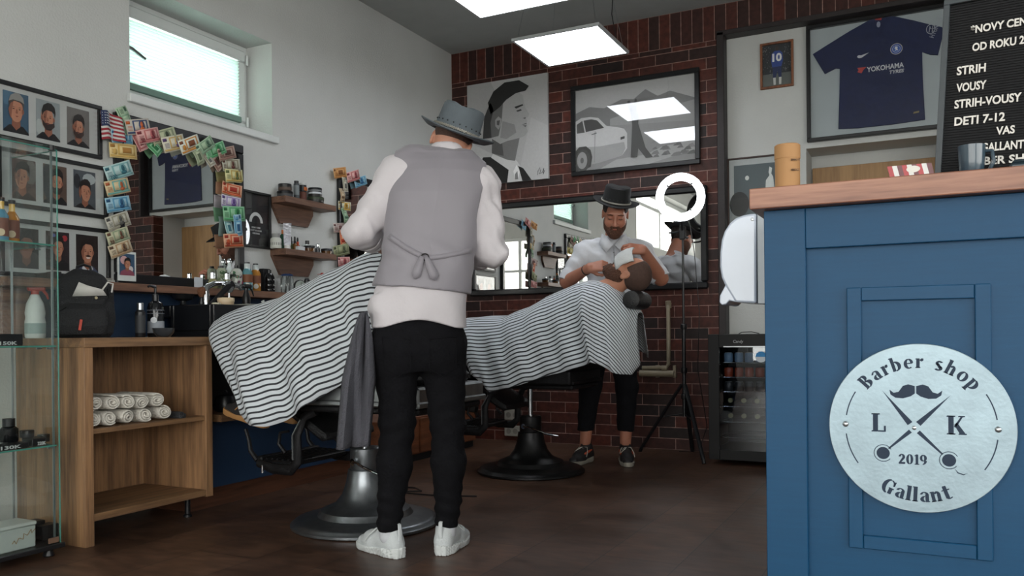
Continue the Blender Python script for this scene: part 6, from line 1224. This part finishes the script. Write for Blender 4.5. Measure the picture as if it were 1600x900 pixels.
cape('barber_cape',C2[1],[(728,500,560,.24),(736,496,585,.3),(765,494,612,.32),(800,492,606,.32),(835,478,594,.32),(862,463,585,.32),(885,452,580,.32),(910,442,572,.32),(926,438,565,.33),(940,439,573,.33),(956,444,580,.3),(972,456,584,.26),(988,472,586,.2),(1000,488,570,.1)],'striped barber cape over the reclining bearded customer',folds=((928,7,.045,-2),(860,30,.03,-40),(960,12,.02,6),(800,25,.02,-30)),seed=2.1,noseW=.05)
# ---------------------------------------------------------------- people
def skinm(n,c): return M(n,c,.5,var=.07,scale=14,bump=.12,bscale=160,sub=.06)
SK1=skinm('fair skin','#c08a72'); SK2=skinm('warm skin','#a8705a'); SK3=skinm('tan skin','#b47c62')
SHIRT=M('white cotton shirt','#c9c4c8',.85,var=.03,bump=.18,bscale=60,sheen=.1); SHIRT2=M('white cotton shirt two','#c2c4c9',.85,var=.03,bump=.18,bscale=60,sheen=.1)
VEST=M('grey satin waistcoat','#87838a',.55,var=.03,scale=5,bump=.06,bscale=300,sheen=.2); JEAN=M('black denim','#0d0d11',.9,var=.25,scale=30,bump=.35,bscale=90,spec=.2)
HAIRD=M('dark hair','#241a15',.8,var=.3,scale=60,bump=.8,bscale=90); BEARD=M('brown beard','#543627',.85,var=.3,scale=80,bump=1.,bscale=110); SHV=M('shaved hair','#4a362e',.85,var=.2,scale=90,bump=.3)
FELT1=M('grey felt','#5a6268',.85,var=.06,scale=20,bump=.15,bscale=200); FELT2=M('black felt hat','#151617',.9,var=.1,bump=.15,bscale=200); BAND=M('plaited silver band','#a9a59c',.4,metal=.5)
# ===== barber in the waistcoat, seen from behind
A=math.atan2(1.78,2.69); P1=thing('person','barber seen from behind in grey waistcoat, white shirt, black jeans and grey hat','person',(1.74+.028*math.cos(A),2.69+.028*math.sin(A),0),A)
HC=np.array((.134,.085,1.622)); HR=lookR((-.05,.93,-.3),(.36,0,1)); S=Sdf((-.42,-.2,.06),(.45,.55,1.8),.006)
head(S,HC,HR,1.0); S.chain([(.105,.04,1.50),(.125,.06,1.58)],[.062,.058],.03)
S.loft([(.9,0,0,.15,.10),(1.1,.02,0,.14,.09),(1.3,.045,.01,.15,.095),(1.45,.07,.025,.15,.08),(1.51,.09,.035,.06,.05)],.03)
SL,EL,WL=(-.085,.02,1.485),(-.228,.03,1.265),(-.10,.26,1.20); SR_,ER,WR=(.25,.025,1.45),(.292,.03,1.185),(.17,.26,1.17)
S.chain([SL,EL],[.05,.042],.02); S.chain([EL,WL],[.042,.028],.02); S.chain([SR_,ER],[.05,.042],.02); S.chain([ER,WR],[.043,.028],.02)
hand(S,WL,lookR((.5,.8,.1),(0,0,1)),.95,(.5,.7,.5)); hand(S,WR,lookR((-.6,.75,.1),(0,0,1)),.95,(.6,.7,.5),.2)
S.loft([(.82,-.0,0,.13,.09),(.92,0,0,.15,.1)],.03)
for h_,k_,a_ in (((-.085,0,.86),(-.10,.02,.49),(-.125,.01,.1)),((.085,0,.86),(.11,.03,.49),(.10,.03,.1))): S.chain([h_,k_,a_],[.075,.048,.034],.03)
S.mesh('body',SK1,P1)
S=Sdf((-.0,-.08,1.5),(.28,.25,1.8),.004); E=lambda c,r,k=.01,op='add': S.ell(HC+HR@np.array(c),r,k,HR,op)
E((0,-.02,.040),(.0785,.098,.0885)); S.mod(lambda d,x,y,z: np.maximum(d,((x-HC[0])*HR[0,1]+(y-HC[1])*HR[1,1]+(z-HC[2])*HR[2,1])*.9-.02-.25*((x-HC[0])*HR[0,2]+(y-HC[1])*HR[1,2]+(z-HC[2])*HR[2,2]))); S.mod(lambda d,x,y,z: np.maximum(d,-.035-((x-HC[0])*HR[0,2]+(y-HC[1])*HR[1,2]+(z-HC[2])*HR[2,2]))); S.mesh('hair',SHV,P1)
# shirt
ST=[(.885,-.005,0,.186,.128),(.95,.0,0,.182,.128),(1.03,.01,0,.176,.12),(1.12,.032,0,.168,.112),(1.25,.05,.01,.170,.112),(1.40,.070,.02,.176,.114),(1.485,.084,.025,.168,.1),(1.53,.088,.03,.135,.085),(1.56,.1,.035,.08,.066)]
S=Sdf((-.36,-.2,.86),(.42,.34,1.66),.005); S.loft(ST,.02,2.4)
S.chain([(.07,.03,1.53),SL,EL],[.055,.063,.058],.045); S.chain([(.14,.035,1.52),SR_,ER],[.055,.063,.058],.045)
S.chain([EL,(-.187,.13,1.245)],[.064,.056],.02); S.chain([ER,(.245,.13,1.175)],[.062,.054],.02)
S.cap((.105,.04,1.52),(.116,.05,1.575),.074,.068,.012)
S.ell((.122,.057,1.62),(.064,.064,.035),.004,op='sub')
S.mod(lambda d,x,y,z: d+.0065*wr(x,y,z,.9,1,.75,1.3)*np.clip((np.abs(x-.055)-.17)*16,0.1,1)*1.3+np.where(z<1.05,.006*np.sin(x*38+np.sin(z*12)*1.5)*np.sin(z*9+x*6),0))
S.mod(lambda d,x,y,z: np.maximum(d,(.895+.018*np.cos((x+.005)*16))-z))
S.mesh('shirt',SHIRT,P1)
mb=MB(); 
for a,b_,r in ((EL,(-.187,.13,1.245),.057),(ER,(.245,.13,1.175),.055)):
    mb=MB(); a=Vector(a);b_=Vector(b_); d=(b_-a).normalized(); mb.lathe([(r-.006,-.03),(r,-.028),(r+.002,-.014),(r-.001,0),(r+.001,.004),(r,.016),(r-.01,.018)],SHIRT,frame(d,None,b_),24); mb.build('rolled_cuff',P1)
# collar
mb=MB(); V=[];Fs=[]; n=32
for i in range(n+1):
    a=2*PI*i/n; ca,sa=math.cos(a),math.sin(a)
    for r,z in ((.063,1.545),(.062,1.592+.01*sa),(.067,1.597+.01*sa),(.08,1.56)): V.append((.110+.012*(z-1.53)/.05+r*ca*1.03,.046+.012*(z-1.53)/.05+r*sa,z-.012*ca))
for i in range(n):
    for j in range(3): Fs.append((i*4+j,(i+1)*4+j,(i+1)*4+j+1,i*4+j+1))
mb.add(V,Fs,SHIRT); o=mb.build('collar',P1); s_=o.modifiers.new('t','SOLIDIFY'); s_.thickness=.004
# waistcoat
SV_=[(z,cx,cy,rx+.016,ry+.014) for z,cx,cy,rx,ry in ST]
def prof(zs,tab): return np.interp(zs,[t_[0] for t_ in tab],[t_[1] for t_ in tab]).astype(np.float32)
S=Sdf((-.22,-.2,.98),(.34,.2,1.6),.0045); S.loft(SV_,.005,2.4); S.chain([(.10,.03,1.54),(-.02,.03,1.532),(-.085,.03,1.51)],[.06,.064,.066],.04); S.chain([(.10,.03,1.54),(.18,.03,1.51),(.258,.03,1.465)],[.06,.062,.064],.04)
S.mod(lambda d,x,y,z: np.maximum.reduce([d,prof(z,[(1.,-.3),(1.2,-.3),(1.235,-.142),(1.3,-.135),(1.4,-.113),(1.49,-.094),(1.6,-.088)])-x+0*y,x-prof(z,[(1.,.4),(1.17,.4),(1.21,.225),(1.3,.222),(1.4,.238),(1.48,.262),(1.6,.275)])+0*y,(1.052-.10*(x+.17))*.98-z+.02+0*y-.02*np.clip(np.abs(x),0,1)*0, z-1.6+0*x+0*y]))
S.ell((.114,.03,1.636),(.082,.10,.072),.004,op='sub'); S.mod(lambda d,x,y,z: d+.0032*wr(x,y,z,.45,.4,.35,.4)+.003*np.sin(z*60+x*35)*np.exp(-((z-1.17)/.05)**2)-.0012*np.clip(1-np.abs(x-(.045+.14*(z-1.2)))/.005,0,1)+0*y)
S.mesh('waistcoat',VEST,P1)
def surf(x,z,off=.0):
    g=lambda i: float(np.interp(z,[q[0] for q in SV_],[q[i] for q in SV_])); q=max(0,1-abs((x-g(1))/g(3))**2.4); return g(2)-g(4)*q**(1/2.4)-off
def ribbon(mb,pts,w,mat,off=.004):
    V=[]
    for i,(x,z) in enumerate(pts):
        a=pts[max(0,i-1)];b_=pts[min(len(pts)-1,i+1)]; d=Vector((b_[0]-a[0],b_[1]-a[1])).normalized(); nx,nz=-d.y,d.x; ww=w if not isinstance(w,list) else w[i]
        for s in (-1,1): X_=x+s*nx*ww/2; Z2=z+s*nz*ww/2; V.append((X_,surf(X_,Z2,off),Z2))
    mb.add(V,[(2*i,2*i+1,2*i+3,2*i+2) for i in range(len(pts)-1)],mat)
def lerpp(a,b_,n=10,sag=0): return [(a[0]+(b_[0]-a[0])*i/n,a[1]+(b_[1]-a[1])*i/n-sag*4*(i/n)*(1-i/n)) for i in range(n+1)]
mb=MB(); ribbon(mb,lerpp((-.112,1.232),(.01,1.152),12,.006),.02,VEST); ribbon(mb,lerpp((.03,1.145),(.20,1.18),12,.006),.018,VEST); o=mb.build('back_strap',P1); s_=o.modifiers.new('t','SOLIDIFY'); s_.thickness=.003
mb=MB(); ribbon(mb,lerpp((.012,1.15),(-.018,1.065),6),[.014,.02,.026,.03,.032,.034,.004],VEST,.012); ribbon(mb,lerpp((.026,1.148),(.062,1.06),6),[.014,.02,.026,.03,.032,.034,.004],VEST,.012); o=mb.build('strap_tail',P1); s_=o.modifiers.new('t','SOLIDIFY'); s_.thickness=.003
mb=MB(); mb.tube([(.022+.014*math.cos(a),surf(.02,1.15,.008),1.148+.012*math.sin(a)) for a in [2*PI*i/16 for i in range(16)]],.0025,M('dark buckle','#4a4648',.35,metal=.7),6,closed=True); mb.build('buckle',P1)
# hat
X=Matrix([[*HR[0],0],[*HR[1],0],[*HR[2],0],[0,0,0,1]]); hp=Vector((.157,.075,1.672))
axis=Vector((.36,-.20,1)).normalized(); hat(P1,frame(axis,(1,-.1,-.3),hp+Vector((-.004,-.002,-.017))),FELT1,BAND,1.08)
# trousers
S=Sdf((-.24,-.18,.07),(.25,.2,1.0),.006); S.loft([(.715,0,0,.155,.085),(.755,-.0,0,.168,.105),(.80,-.005,0,.176,.12),(.87,-.005,0,.174,.116),(.9,-.005,0,.166,.108),(.97,0,0,.155,.10)],.02)
for h_,k_,k2,a_ in (((-.088,0,.82),(-.09,.02,.52),(-.10,.0,.36),(-.125,.012,.125)),((.085,0,.82),(.108,.03,.52),(.108,.012,.36),(.102,.035,.125))): S.chain([h_,k_,k2,a_],[.096,.066,.064,.047],.03)
S.mod(lambda d,x,y,z: d+.0035*np.sin(z*95+np.sin(x*40)*1.5+y*25)*np.exp(-((z-.5)/.12)**2)+.004*np.sin(z*120+x*30+np.sin(y*30))*np.exp(-((z-.18)/.1)**2)+.0025*wr(x,y,z,.7,.7,.7))
S.mod(lambda d,x,y,z: np.maximum(d,.098-z+0*x+0*y)); S.mesh('trousers',JEAN,P1)
mb=MB()
for s_ in (-1,1): mb.tube([(s_*.035,-.118,.84),(s_*.14,-.098,.85),(s_*.135,-.10,.73),(s_*.085,-.118,.7),(s_*.035,-.12,.73),(s_*.035,-.118,.84)],.0018,JEAN,4)
mb.build('back_pocket',P1)
SHW=M('white knit shoe','#ccd1d3',.7,var=.03,bump=.3,bscale=250); SOW=M('white rubber sole','#d2d6d6',.5,var=.02)
shoe(P1,(-.150,.06,0),math.radians(38),SHW,SOW); shoe(P1,(.118,.085,0),math.radians(-24),SHW,SOW)
S=Sdf((-.2,-.08,.05),(.2,.16,.16),.005); S.cap((-.125,.01,.08),(-.125,.012,.13),.037,.038,.01); S.mesh('sock',F('#c6c8ce',.9),P1); S=Sdf((-.2,-.08,.05),(.2,.16,.16),.005); S.cap((.10,.03,.08),(.102,.035,.13),.037,.038,.01); S.mesh('sock',F('#c6c8ce',.9),P1)
# towel hanging from the pocket
MT=worldm(P1); mb=MB(); V=[];Fs=[]
for i in range(25):
    v=i/24; z=.945-.51*v; w_=.016+.066*min(1,v*2.)**.7
    for j in range(17):
        u=j/16-.5; V.append(tuple(MT@Vector((-.208-.045*v+u*2*w_*.72,-.06+.022*math.sin(u*9+v*2)+.014*math.sin(u*17-v*3),z+.012*u))))
Fs=[(i*17+j,i*17+j+1,(i+1)*17+j+1,(i+1)*17+j) for i in range(24) for j in range(16)]; mb.add(V,Fs,M('dark grey towel','#5a5a62',.95,bump=.9,bscale=260)); o=solo(mb,'hand_towel','dark grey towel hanging from the jeans pocket of the barber in the waistcoat','towel'); s_=o.modifiers.new('t','SOLIDIFY'); s_.thickness=.006
# ===== second barber
P2=thing('person','bearded barber in black hat and white shirt bending over the reclining customer','person',(1.648,5.22,0),math.atan2(1.90,5.21))
HC2=np.array((.032,-.12,1.635)); HR2=lookR((-.02,-.86,-.5),(.06,0,1)); S=Sdf((-.36,-.5,.08),(.5,.24,1.8),.005)
head(S,HC2,HR2,1.05); S.chain([(.02,.0,1.46),(.028,-.06,1.57)],[.06,.057],.03); S.loft([(.9,0,0.02,.15,.10),(1.15,.01,.02,.15,.1),(1.38,.015,.01,.165,.1),(1.45,.02,.0,.11,.07),(1.48,.02,0,.06,.05)],.03)
a1,e1,w1=(-.175,0,1.41),(-.292,-.04,1.205),(-.135,-.28,1.275); a2,e2,w2=(.205,0,1.41),(.325,-.05,1.215),(.2,-.27,1.385)
S.chain([a1,e1],[.05,.044],.02); S.chain([e1,w1],[.046,.03],.02); S.chain([a2,e2],[.05,.044],.02); S.chain([e2,w2],[.048,.03],.02)
hand(S,w1,lookR((.92,-.3,.12),(-.1,-.85,.5)),.98,(.6,.85,.5)); hand(S,w2,lookR((-.85,-.35,.05),(.1,-.85,.5)),.98,(.6,.85,.5))
S.loft([(.84,-.03,0,.12,.08),(.95,-.02,0.02,.145,.095)],.03)
for h_,k_,a_ in (((-.095,0,.86),(-.145,-.01,.49),(-.185,.03,.1)),((.05,0,.86),(.10,-.01,.49),(.085,.02,.1))): S.chain([h_,k_,a_],[.078,.052,.036],.03)
S.mesh('body',SK2,P2)
def bearded(parent,HC,HR,mat,s=1.,full=1.,hairmat=None,hairline=.055,capz=-.02):
    loc=lambda x,y,z: [((x-HC[0])*HR[0,i]+(y-HC[1])*HR[1,i]+(z-HC[2])*HR[2,i])/s for i in range(3)]
    S=Sdf(HC-.2,HC+.2,.0035); E=lambda c,r,k=.01,op='add': S.ell(HC+HR@(np.array(c)*s),np.array(r)*s,k,HR,op)
    E((0,.032,-.078),(.06,.066,.055),.02); E((0,.074,-.102),(.036,.028,.034),.03); E((.05,.02,-.05),(.022,.05,.045),.02); E((-.05,.02,-.05),(.022,.05,.045),.02); E((0,.083,-.05),(.028,.018,.009),.012)
    E((0,.1,-.064),(.017,.014,.007),.004,'sub')
    S.mod(lambda d,x,y,z: (lambda L: np.maximum.reduce([d,L[2]-(-.030+np.where(np.abs(L[0])>.045,(np.abs(L[0])-.045)*2.2,-.012*np.clip(1-np.abs(L[0])/.03,0,1)*0)),-L[1]-.03])+.0022*np.sin(x*400)*np.sin(z*380)*np.sin(y*390))(loc(x,y,z)))
    S.mesh('beard',mat,parent)
    if hairmat:
        S=Sdf(HC-.2,HC+.2,.0035); S.ell(HC+HR@(np.array((0,-.02,.036))*s),np.array((.0795,.099,.0895))*s,.005,HR)
        S.mod(lambda d,x,y,z: (lambda L: np.maximum.reduce([d,L[1]-(hairline)-.35*(L[2]-.06)*0-np.where(L[2]<.02,-.05,0),capz-L[2]-.5*np.clip(-L[1],0,.1)]))(loc(x,y,z))); S.mesh('hair',hairmat,parent)
bearded(P2,HC2,HR2,BEARD,1.05,1,HAIRD,.05,-.03)
mb=MB()
for q in (-1,1):
    c=Vector(HC2)+Vector(HR2@(np.array((q*.033,.094,.03))*1.05)); ax_=[Vector(HR2[:,i]) for i in range(3)]; mb.tube([c+ax_[0]*(-.019)+ax_[2]*(-.001*q),c+ax_[1]*.003+ax_[2]*.004,c+ax_[0]*.019+ax_[2]*(.001*q)],[.002,.0042,.002],BEARD,6)
mb.build('eyebrow',P2)
mb=MB()
for q in (-1,1):
    for e_ in (-1,0,1): pass
    pp=[Vector(HC2)+Vector(HR2@(np.array((q*.031+e_*.0125,.0905-abs(e_)*.005,-.0005+abs(e_)*.003))*1.05)) for e_ in (-1,-.5,0,.5,1)]; mb.tube(pp,.0022,F('#22140f'),5)
mb.build('eyelashes',P2)
mb=MB(); pp=[Vector(HC2)+Vector(HR2@(np.array((e_*.02,.0945-abs(e_)*.006,-.0645-abs(e_)*.002))*1.05)) for e_ in (-1,-.5,0,.5,1)]; mb.tube(pp,[.001,.0035,.004,.0035,.001],F('#9a5a4c'),6); mb.build('lips',P2)
ST2=[(.9,-.01,.02,.178,.125),(1.05,0,.02,.172,.12),(1.2,.008,.02,.175,.122),(1.34,.014,.012,.185,.12),(1.41,.017,.006,.17,.1),(1.455,.02,0,.11,.078),(1.475,.02,0,.075,.066)]
S=Sdf((-.36,-.26,.86),(.46,.2,1.56),.005); S.loft(ST2,.02,2.4); u1=tuple(np.array(a1)*.22+np.array(e1)*.78); u2=tuple(np.array(a2)*.22+np.array(e2)*.78); S.chain([(-.03,0,1.44),a1,u1],[.055,.06,.062],.045); S.chain([(.07,0,1.44),a2,u2],[.055,.06,.062],.045)
S.cap((.02,0,1.44),(.022,-.025,1.49),.07,.064,.012); S.ell((.022,-.06,1.53),(.058,.07,.045),.004,op='sub')
S.mod(lambda d,x,y,z: d+.007*wr(x,y,z,.8,.8,.7,2.2)); S.mesh('shirt',SHIRT2,P2)
mb=MB()
for a,b_,r in ((a1,u1,.064),(a2,u2,.064)):
    mb=MB(); a=Vector(a);b_=Vector(b_); d=(b_-a).normalized(); mb.lathe([(r-.008,-.035),(r,-.03),(r+.002,-.012),(r+.0,.006),(r+.001,.012),(r,.02),(r-.01,.022)],SHIRT2,frame(d,None,b_+d*.035),24); mb.build('rolled_cuff',P2)
mb=MB(); V=[];n=12
for s_ in (-1,1):
    mb.add([(.022+s_*.006,-.118,1.435),(.022+s_*.05,-.132,1.385),(.022+s_*.098,-.085,1.445),(.022+s_*.078,-.04,1.52),(.022+s_*.045,-.095,1.49)],[(0,1,2,3,4)],SHIRT2)
o=mb.build('collar',P2); s_=o.modifiers.new('t','SOLIDIFY'); s_.thickness=.004
mb=MB(); mb.tube([(.02,-.098,1.42),(.018,-.118,1.3),(.016,-.116,1.15)],[.003]*3,SHIRT2,6,flat=3)
for z in (1.385,1.30,1.215,1.13): mb.sphere((.019,-.119-.006*(z<1.38),z),(.005,.003,.005),F('#8f8f90'),n=8)
mb.build('button_placket',P2)
X=Matrix([[*HR2[0],0],[*HR2[1],0],[*HR2[2],0],[0,0,0,1]]); hat(P2,frame((.20,-.34,1),(1,0,-.2),(.034,-.128,1.702)),FELT2,BAND,1.08)
S=Sdf((-.3,-.18,.18),(.24,.2,1.02),.006); S.loft([(.755,-.02,0,.165,.105),(.80,-.02,0,.174,.12),(.88,-.015,.01,.168,.112),(.98,-.01,.02,.155,.10)],.02)
for h_,k_,a_ in (((-.095,0,.82),(-.145,-.01,.5),(-.18,.03,.2)),((.055,0,.82),(.10,-.01,.5),(.085,.02,.2))): S.chain([h_,k_,a_],[.095,.072,.056],.03)
S.mod(lambda d,x,y,z: np.maximum(d,.205-z+0*x+0*y)+.003*wr(x,y,z,.7,.7,.7)); S.mesh('trousers',JEAN,P2)
SN=M('black sneaker fabric','#1c1a1c',.6,var=.5,scale=30); SNO=M('off white sole','#8f8a80',.6)
OR=F('#a8492e',.6)
for lx,ly,yw in ((-.195,-.055,math.radians(180-25)),(.088,-.065,math.radians(180+4))):
    shoe(P2,(lx,ly,0),yw,SN,SNO,F('#a8a39a'),1.02,1)
    mb=MB(); X=T((lx,ly,0))@RZ(yw)
    for s_ in (-1,1): mb.tube([X@Vector((s_*.038,-.05,.085)),X@Vector((s_*.04,.0,.078)),X@Vector((s_*.034,.05,.066)),X@Vector((s_*.02,.085,.058))],[.006,.008,.008,.004],OR,8)
    mb.build('orange_shoe_panel',P2)
mb=MB(); wv=Vector(w1)*.85+Vector(e1)*.15; d=(Vector(w1)-Vector(e1)).normalized(); mb.lathe([(.031,-.006),(.034,-.004),(.034,.004),(.031,.006)],BLKM,frame(d,None,wv),20); mb.build('bracelet',P2)
mb=MB(); wv=Vector(e2)*.8+Vector(w2)*.2; 
# razor and comb in his hands
M2=worldm(P2)
def W2(v): return M2@Vector(v)
pa=W2(np.array(w1)+np.array((.085,-.05,.0))); t=thing('straight_razor','black straight razor in the hand of the bearded barber','razor',pa); mb=MB(); mb.tube([(0,0,.0),(.04,-.01,.005),(.09,-.02,.012)],[.005,.006,.004],BLKP,8); mb.build('razor_handle',t); MB().box((.085,-.024,.0),(.135,-.022,.018),STEEL).build('blade',t)
pa=W2(np.array(w2)+np.array((-.075,-.05,-.03))); t=thing('comb','thin black comb held over the towel by the bearded barber','comb',pa); MB().tube([(.0,0,.02),(-.03,-.01,-.03),(-.05,-.015,-.07)],[.003,.003,.002],BLKP,6,flat=2).build('comb_body',t)
# ===== customers
def customer(label,y0,headc,hf,hu,hip,knee,ankle,neck,skin,cloth,big=True,beardm=None,hairm=None,shoes=None):
    P=thing('person',label,'person',(hip[0],y0,0)); o=np.array((hip[0],y0,0)); g=lambda p,dy=0: np.array(p,float)+np.array((0,y0+dy,0))*np.array((0,1,0))-o if len(p)==3 else np.array((p[0],y0+dy,p[1]))-o
    h=.0045; xs=[headc[0],hip[0],knee[0],ankle[0]]; S=Sdf((min(xs)-o[0]-.35,-.34,.3),(max(xs)-o[0]+.25,.34,headc[1]+.2),.005)
    HC=g(headc); HR=lookR(hf,hu); head(S,HC,HR,1.03)
    n_=g(neck); hp_=g(hip); S.chain([n_,HC+(n_-HC)*.45],[.066,.06],.03); S.chain([n_,(n_*.7+hp_*.3),hp_],[.075,.12,.11],.05,)
    for s in (-1,1):
        sh=n_*.94+hp_*.06+np.array((0,s*.13,-.02)); el=sh*.45+hp_*.55+np.array((0,s*.065,-.03)); wr_=hp_+np.array((-.12,s*.09,.11)); S.cap(n_,sh,.06,.055,.04); S.chain([sh,el,wr_],[.05,.042,.028],.02); hand(S,wr_,lookR((-1,-s*.6,0),(0,0,1)),.9,(.4,.4,.3))
        hj=hp_+np.array((0,s*.09,0)); kn=g(knee)+np.array((0,s*.1,0)); an=g(ankle)+np.array((0,s*.09,0)); S.chain([hj,kn,an],[.085,.055,.036],.03)
    S.mesh('body',skin,P)
    S=Sdf((min(xs)-o[0]-.2,-.34,.3),(max(xs)-o[0]+.1,.34,neck[1]+.12),.007); S.chain([n_+(hp_-n_)*.1,(n_*.65+hp_*.35),hp_],[.10,.132,.125],.05)
    for s in (-1,1):
        sh=n_*.94+hp_*.06+np.array((0,s*.12,-.02)); el=sh*.45+hp_*.55+np.array((0,s*.065,-.03)); S.cap(n_+(hp_-n_)*.1,sh,.07,.065,.04); S.cap(sh,el,.062,.055,.03)
    S.mesh('shirt',cloth,P)
    S=Sdf((min(xs)-o[0]-.2,-.34,.3),(max(hip[0],knee[0])-o[0]+.25,.34,max(hip[1],knee[1])+.2),.007)
    for s in (-1,1):
        hj=hp_+np.array((0,s*.09,0)); kn=g(knee)+np.array((0,s*.1,0)); an=g(ankle)+np.array((0,s*.09,0)); S.chain([hj,kn,an*.92+kn*.08],[.098,.068,.05],.03)
    S.mesh('trousers',JEAN,P)
    if beardm: bearded(P,HC,HR,beardm,1.03,1,hairm,.03,-.035)
    if shoes:
        for s in (-1,1): shoe(P,tuple(g((ankle[0]-.10,ankle[1]-.02))+np.array((0,s*.1,-.09))),math.radians(90),*shoes,style=1,pitch=math.radians(14))
    return P,HC+o,HR
TEE=M('dark tee shirt','#26282c',.9)
pc,h1,_=customer('customer lying under the striped cape behind the barber in the waistcoat',C1[1],(1.765,1.44),(-.45,0,.9),(.9,0,.45),(1.12,.80),(.62,.90),(.72,.56),(1.64,1.30),SK1,TEE,beardm=None,shoes=(M('dark suede','#2c2a2a',.9),M('gum sole','#b98a58',.5)))
pc,h2,R2c=customer('reclining customer with a brown beard and shaved head under the striped cape',C2[1],(1.965,1.205),(-.38,-.05,.92),(.93,0,.37),(1.33,.76),(.95,.83),(.86,.48),(1.80,1.085),SK3,TEE,beardm=BEARD,hairm=SHV,shoes=(M('dark suede'),M('dark sole','#1d1b1a',.6)))
# towel over the eyes
c=Vector(h2)+Vector(R2c@np.array((0,.103,.018))); X=frame(Vector(R2c[:,1])*.8+Vector((0,-.6,0)),Vector(R2c[:,0]),c+Vector((0,-.02,0))); mb=MB(); V=[];n=10
for i in range(n+1):
    for j in range(n+1):
        u,v=i/n-.5,j/n-.5; V.append(X@Vector((u*.15,v*.115,.014-.09*u*u-.05*v*v+.002*math.sin(u*25+v*13))))
mb.add([tuple(v) for v in V],[(i*(n+1)+j,(i+1)*(n+1)+j,(i+1)*(n+1)+j+1,i*(n+1)+j+1) for i in range(n) for j in range(n)],M('white face towel','#c8cac9',.95,bump=.5,bscale=200)); o=solo(mb,'face_towel','small folded white towel over the eyes of the bearded customer','towel'); s_=o.modifiers.new('t','SOLIDIFY'); s_.thickness=.009; s_.offset=1
# ================================================================ DAYLIGHT
w=bpy.data.worlds.new('sky'); SC.world=w; w.use_nodes=True; nt=w.node_tree; bg=nt.nodes['Background']; bg.inputs['Color'].default_value=(1.,.98,.965,1); bg.inputs['Strength'].default_value=5.5
SC.cycles.transparent_max_bounces=32; SC.cycles.max_bounces=10; SC.cycles.diffuse_bounces=5; SC.cycles.glossy_bounces=6
def portal(loc,rot,sx,sy):
    l=bpy.data.lights.new('window_portal','AREA'); l.shape='RECTANGLE'; l.size=sx; l.size_y=sy; l.cycles.is_portal=True; o=bpy.data.objects.new('window_portal',l); COL.objects.link(o); o.location=loc; o.rotation_euler=rot
portal((3.6,Y0-.22,1.55),(PI/2,0,0),5.2,2.4); portal((XR+.22,.35,1.7),(PI/2,0,PI/2),4.5,1.8); portal((-.3,-.6,2.53),(PI/2,0,-PI/2),3.2,.84); portal((-.29,3.32,2.34),(PI/2,0,-PI/2),1.,.58)
# distant pale building and ground outside
solo(MB().box((-12,-14,-.02),(18,Y0-.3,-.01),M('pavement','#8c8c88',.9)),'pavement','pale pavement outside the shop','pavement',kind='structure')
